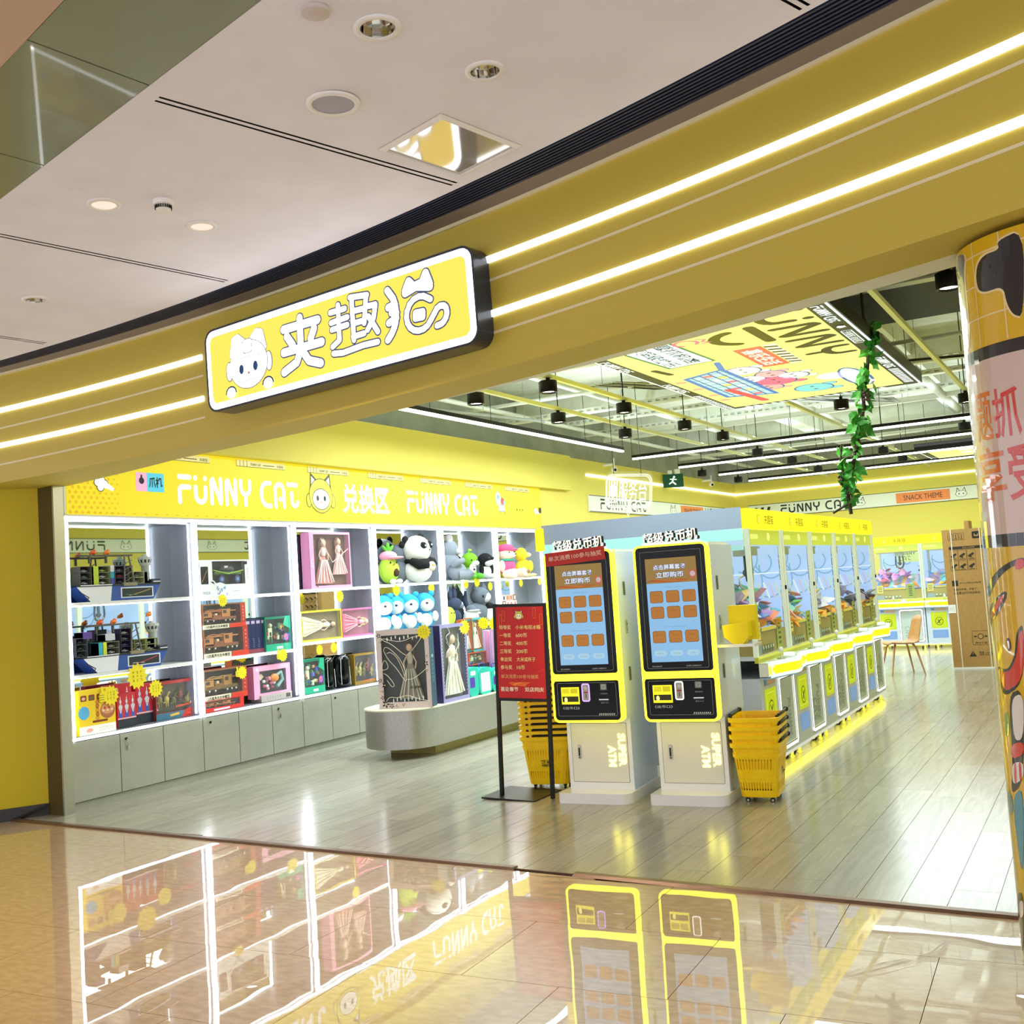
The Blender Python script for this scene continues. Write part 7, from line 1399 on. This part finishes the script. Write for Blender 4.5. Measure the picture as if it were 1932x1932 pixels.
def wrap(S,lay=0):
    # bend flat (u,v,n) art round the column; long edges are cut first
    out=M(); out.mats=S.mats
    for f,mi,sm in zip(S.f,S.m,S.sm):
        P=[S.v[i] for i in f]; polys=[P]
        us=[p[0] for p in P]; lo=math.floor(min(us)/.035); hi=math.ceil(max(us)/.035)
        res=[]
        for c_ in range(lo,hi):
            a,b=c_*.035,(c_+1)*.035; Q=P
            for bound,sgn in ((a,1),(b,-1)):
                N_=[]; 
                for i in range(len(Q)):
                    p,q=Q[i],Q[(i+1)%len(Q)]; ip=sgn*(p[0]-bound)>=0; iq=sgn*(q[0]-bound)>=0
                    if ip: N_.append(p)
                    if ip!=iq: f_=(bound-p[0])/(q[0]-p[0]); N_.append(tuple(p[j]+(q[j]-p[j])*f_ for j in range(3)))
                Q=N_
                if len(Q)<3: break
            if len(Q)>=3: res.append(Q)
        for Q in res:
            b0=len(out.v)
            for (u,v,n) in Q: th=u/CR; r=CR+n; out.v.append((CX+r*math.sin(th),CYY-r*math.cos(th),v))
            out.f.append(tuple(range(b0,b0+len(Q)))); out.m.append(mi); out.sm.append(False)
    return out
S=M(); S.lathe([(CR,0),(CR,2.84)],'wrap yellow',TR(CX,CYY,0),seg=72,cap=True); S.build('shaft',t)
def cart(name,items,n0=.0008):
    S=M()
    for k,(mt,pts) in enumerate(items):
        P=[cpx(*p) for p in pts]
        for _ in range(2): P=[(a[0]*(1-f)+b[0]*f,a[1]*(1-f)+b[1]*f) for a,b in zip(P,P[1:]+P[:1]) for f in (.22,.78)]
        S.poly(I4,P,mt,n0+.0004*k)
    wrap(S).build(name,t)
HU=CR*1.9
S=M(); S.rect(I4,-HU,1.66,HU,2.37,'wrap pink',.0006); S.rect(I4,-HU,2.365,HU,2.415,'wrap black',.001); S.rect(I4,-HU,1.625,HU,1.675,'wrap black',.001)
wrap(S).build('banded_print',t)
S=M()
for v in (2.53,2.66,2.78): S.line(I4,[(-HU,v),(HU,v+.01)],.006,'wrap cream',.0008,False)
for u in (-.36,-.22,-.10,.03): S.line(I4,[(u,2.42),(u,2.84)],.006,'wrap cream',.0008,False)
wrap(S).build('grid_print',t)
cart('grey_print',[('wrap cream',[(1805,480),(1826,478),(1821,520),(1829,600),(1831,650),(1824,668),(1815,600),(1808,540)]),('wrap grey',[(1806,482),(1822,478),(1818,520),(1826,600),(1828,650),(1823,660),(1814,600),(1808,540)])])
cart('black_print',[('wrap cream',[(1880,452),(1932,428),(1932,602),(1910,598),(1896,575),(1890,545),(1858,556),(1843,551),(1839,525),(1841,498),(1854,478),(1884,468)]),('wrap black',[(1881,455),(1932,432),(1932,598),(1912,594),(1900,573),(1893,540),(1859,552),(1846,547),(1842,525),(1844,500),(1857,481),(1886,471)])],.0012)
S=M()
for ch,pa,pb,mt in (('题',(1843,1),(1871,1),'wrap orange'),('抓',(1874,1),(1925,1),'wrap red'),('享',(1850,1),(1897,1),'wrap orange'),('受',(1903,1),(1960,1),'wrap red')):
    up=ch in '题抓'; zt=2.24 if up else 2.02; zb=2.045 if up else 1.80
    ym=780 if up else 892; u0=cpx(pa[0],ym)[0]; u1=cpx(min(pb[0],1932),ym)[0] if pb[0]<1940 else cpx(pa[0],ym)[0]+.155
    S.text(I4,ch,(u0+u1)/2,(zt+zb)/2,zt-zb,mt,.0012,(u1-u0)*1.02,.012)
wrap(S).build('lettering',t)
# lower cartoon shapes
cart('arc_print',[('wrap black',[(1862,1120),(1875,1085),(1900,1062),(1932,1050),(1932,1060),(1904,1072),(1882,1093),(1868,1128)]),('wrap red',[(1914,1058),(1932,1052),(1932,1072),(1916,1076)])])
cart('beak_print',[('wrap black',[(1866,1160),(1878,1130),(1900,1112),(1899,1130),(1884,1160),(1868,1185)]),('wrap red',[(1870,1160),(1880,1135),(1896,1118),(1893,1132),(1880,1156),(1870,1175)])])
cart('body_print',[('wrap black',[(1882,1255),(1890,1262),(1904,1262),(1915,1235),(1918,1190),(1932,1175),(1932,1292),(1893,1318)]),('wrap red',[(1885,1262),(1893,1268),(1907,1266),(1919,1238),(1922,1195),(1932,1185),(1932,1285),(1896,1308)]),('wrap black',[(1898,1205),(1905,1203),(1909,1222),(1903,1232)]),('wrap white',[(1900,1210),(1904,1208),(1906,1222),(1903,1226)])])
cart('popcorn_print',[('wrap green',[(1893,1350),(1902,1340),(1908,1380),(1898,1395)]),('wrap black',[(1903,1310),(1932,1298),(1932,1480),(1908,1500),(1912,1440)]),('wrap white',[(1908,1318),(1932,1306),(1932,1395),(1914,1398)]),('wrap red',[(1908,1405),(1932,1398),(1932,1425),(1910,1432)]),('wrap white',[(1910,1440),(1932,1436),(1932,1470),(1912,1482)]),('wrap red',[(1914,1440),(1918,1439),(1920,1476),(1916,1480)]),('wrap red',[(1923,1438),(1927,1437),(1929,1470),(1925,1473)])])
cart('wave_print',[('wrap teal',[(1900,1490),(1910,1500),(1912,1535),(1904,1540)]),('wrap blue',[(1910,1510),(1932,1480),(1932,1640),(1926,1640)]),('wrap black',[(1919,1690),(1932,1680),(1932,1790),(1926,1796)]),('wrap white',[(1923,1702),(1932,1698),(1932,1730),(1925,1732)])])
S=M()                                              # the print goes on round the shaft: plain discs and stripes
for k_,(u,v,r,mt) in enumerate(((.02,1.25,.20,'wrap black'),(.02,1.25,.19,'wrap red'),(.30,.95,.17,'wrap black'),(.30,.95,.16,'wrap white'),(.02,.62,.18,'wrap black'),(.02,.62,.17,'wrap white'),(.42,.45,.15,'wrap blue'),(.55,1.35,.14,'wrap orange'))): S.disc(I4,u,v,r,mt,.0006+.0003*k_,seg=26)
for q in range(5): S.rect(I4,-.12+.07*q,.48,-.09+.07*q,.66,'wrap red',.004)
S.rect(I4,-HU,.02,HU,.10,'wrap black',.0006)
wrap(S).build('disc_print',t,'stuff')
S=M()
for q in range(6): u0=-.30+.03*q; S.tube([Vector((CX+(CR+.003)*math.sin(u0/CR+.02*math.sin(z*7+q)),CYY-(CR+.003)*math.cos(u0/CR+.02*math.sin(z*7+q)),z)) for z in [1.2+.06*i for i in range(9)]],.0022,'clear film',seg=5)
S.build('film_crease',t,'stuff')
# ================================================================ CARTON AND CHAIR
t=thing('cardboard_carton','tall brown appliance carton strapped on end beside the right column','carton',(-2.13,16.5,0),0)
S=M(); S.box(0,0,.03,1.0,.75,1.985,'carton'); S.build('box',t); S=M(); S.box(-.005,-.008,0,1.0,.75,.032,'#e6e8e4'); S.build('foam_base',t)
for x in (.12+.0,.50): S=M(); S.box(x-.006,-.003,.02,x+.006,0,1.99,'#e8e0d0'); S.box(x-.006,0,1.985,x+.006,.75,1.99,'#e8e0d0'); S.build('strap',t)
S=M(); F0=FRONT(-.0015); B='#2c2418'
S.rrect(F0,.40,1.84,.51,1.94,.015,'#1c1812',0); S.rrect(F0,.425,1.87,.485,1.915,.015,'#b08a52',.0006); S.rrect(F0,.435,1.885,.475,1.93,.01,'#1c1812',.001); S.line(F0,[(.44,1.89),(.455,1.88),(.47,1.89)],.006,'#b08a52',.0014)
for q in range(3): S.rring(F0,.08+.075*q,1.83,.145+.075*q,1.93,.003,.004,B,0); S.line(F0,[(.10+.075*q,1.85),(.125+.075*q,1.85)],.008,B,0); S.line(F0,[(.112+.075*q,1.86),(.112+.075*q,1.91)],.008,B,0)
S.rect(F0,.08,1.70,.60,1.74,B,0); S.text(F0,'搬运注意事项',.34,1.72,.025,'#b08a52',.0006,.16)
for q in range(6):
    u=.08+.115*(q%3); v=1.57-.15*(q//3); S.rring(F0,u,v-.02,u+.112,v+.12,.001,.003,B,0); S.line(F0,[(u+.03,v+.03),(u+.08,v+.06)],.03,B,.0006); S.disc(F0,u+.05,v+.02,.014,B,.0006); S.line(F0,[(u+.02,v-.005),(u+.09,v-.005)],.006,B,.0006)
S.rrect(F0,.08,1.18,.16,1.26,.004,B,0); S.text(F0,'亲爱的师傅，辛苦了！',.25,1.13,.035,B,0,.32); S.text(F0,'请在搬运时对我温柔些。',.27,1.08,.035,B,0,.36); S.text(F0,'直立存放 轻拿轻放 防潮防晒',.32,1.22,.022,B,0,.28)
S.rring(F0,.28,.34,.50,.54,.002,.004,B,0); S.disc(F0,.39,.46,.04,B,.0004); S.disc(F0,.39,.46,.030,'#b08a52',.0008); S.line(F0,[(.31,.46),(.33,.46)],.02,B,.0004); S.line(F0,[(.45,.46),(.47,.46)],.02,B,.0004); S.text(F0,'请勿平放',.39,.37,.028,B,.0004,.16)
S.poly(F0,[(.22,.18),(.32,.18),(.27,.26)],B,0); S.rect(F0,.266,.21,.274,.24,'#b08a52',.0006); S.text(F0,'禁止摔落',.50,.22,.06,B,0,.30); S.build('print',t)
S=M(); S.rect(F0,.0,.80,.10,.92,'#ecece8',.001); scrib(S,F0,.05,.86,.07,.06,3,'#6a6a6a',.002,4); S.build('shipping_label',t)
S=M(); S.box(.30,.1,1.987,.36,.5,2.10,'carton'); S.build('flap',t)
t=thing('molded_chair','brown moulded chair with wood grain back in front of the farthest claw machine','chair',(-2.73,15.95,0),math.radians(-62))
S=M(); n=8
def shell(S,th,mt):
    # seat curving up into the back; local +y is the back
    prof=[(-.22,.44),(-.19,.455),(-.05,.44),(.10,.435),(.18,.455),(.22,.52),(.25,.62),(.275,.74),(.29,.82)]
    rows=[]
    for k,(y,z) in enumerate(prof):
        w_=.225 if k<4 else .225-.015*(k-4); r=[]
        for q in range(9): s=-1+q/4; r.append((s*w_,y-(.035*s*s if k>4 else 0),z+(.02*s*s if k<=4 else 0)-(.05*abs(s)**4 if k==8 else 0)))
        rows.append(r)
    vs=[p for r in rows for p in r]+[(a,b+th*.6,c-th) for r in rows for a,b,c in r]; m_=9; N_=len(prof)*m_
    fs=[(k*m_+q,k*m_+q+1,(k+1)*m_+q+1,(k+1)*m_+q) for k in range(len(prof)-1) for q in range(8)]; fs+=[tuple(N_+i for i in f[::-1]) for f in fs]
    ed=[k*m_ for k in range(len(prof))]; 
    for k in range(len(prof)-1): fs+=[(k*m_,(k+1)*m_,N_+(k+1)*m_,N_+k*m_),(k*m_+8,N_+k*m_+8,N_+(k+1)*m_+8,(k+1)*m_+8)]
    for q in range(8): fs+=[(q,N_+q,N_+q+1,q+1),((len(prof)-1)*m_+q,(len(prof)-1)*m_+q+1,N_+(len(prof)-1)*m_+q+1,N_+(len(prof)-1)*m_+q)]
    S.add(vs,fs,mt,True)
shell(S,.014,'wood chair'); S.build('seat_shell',t)
for a,b in ((-1,-1),(1,-1),(-1,1),(1,1)): S=M(); S.tube([(a*.13,b*.12,.43),(a*.17,b*.15,.38),(a*.23,b*.23,0)],[.018,.016,.010],'wood chair',seg=8); S.build('leg',t)
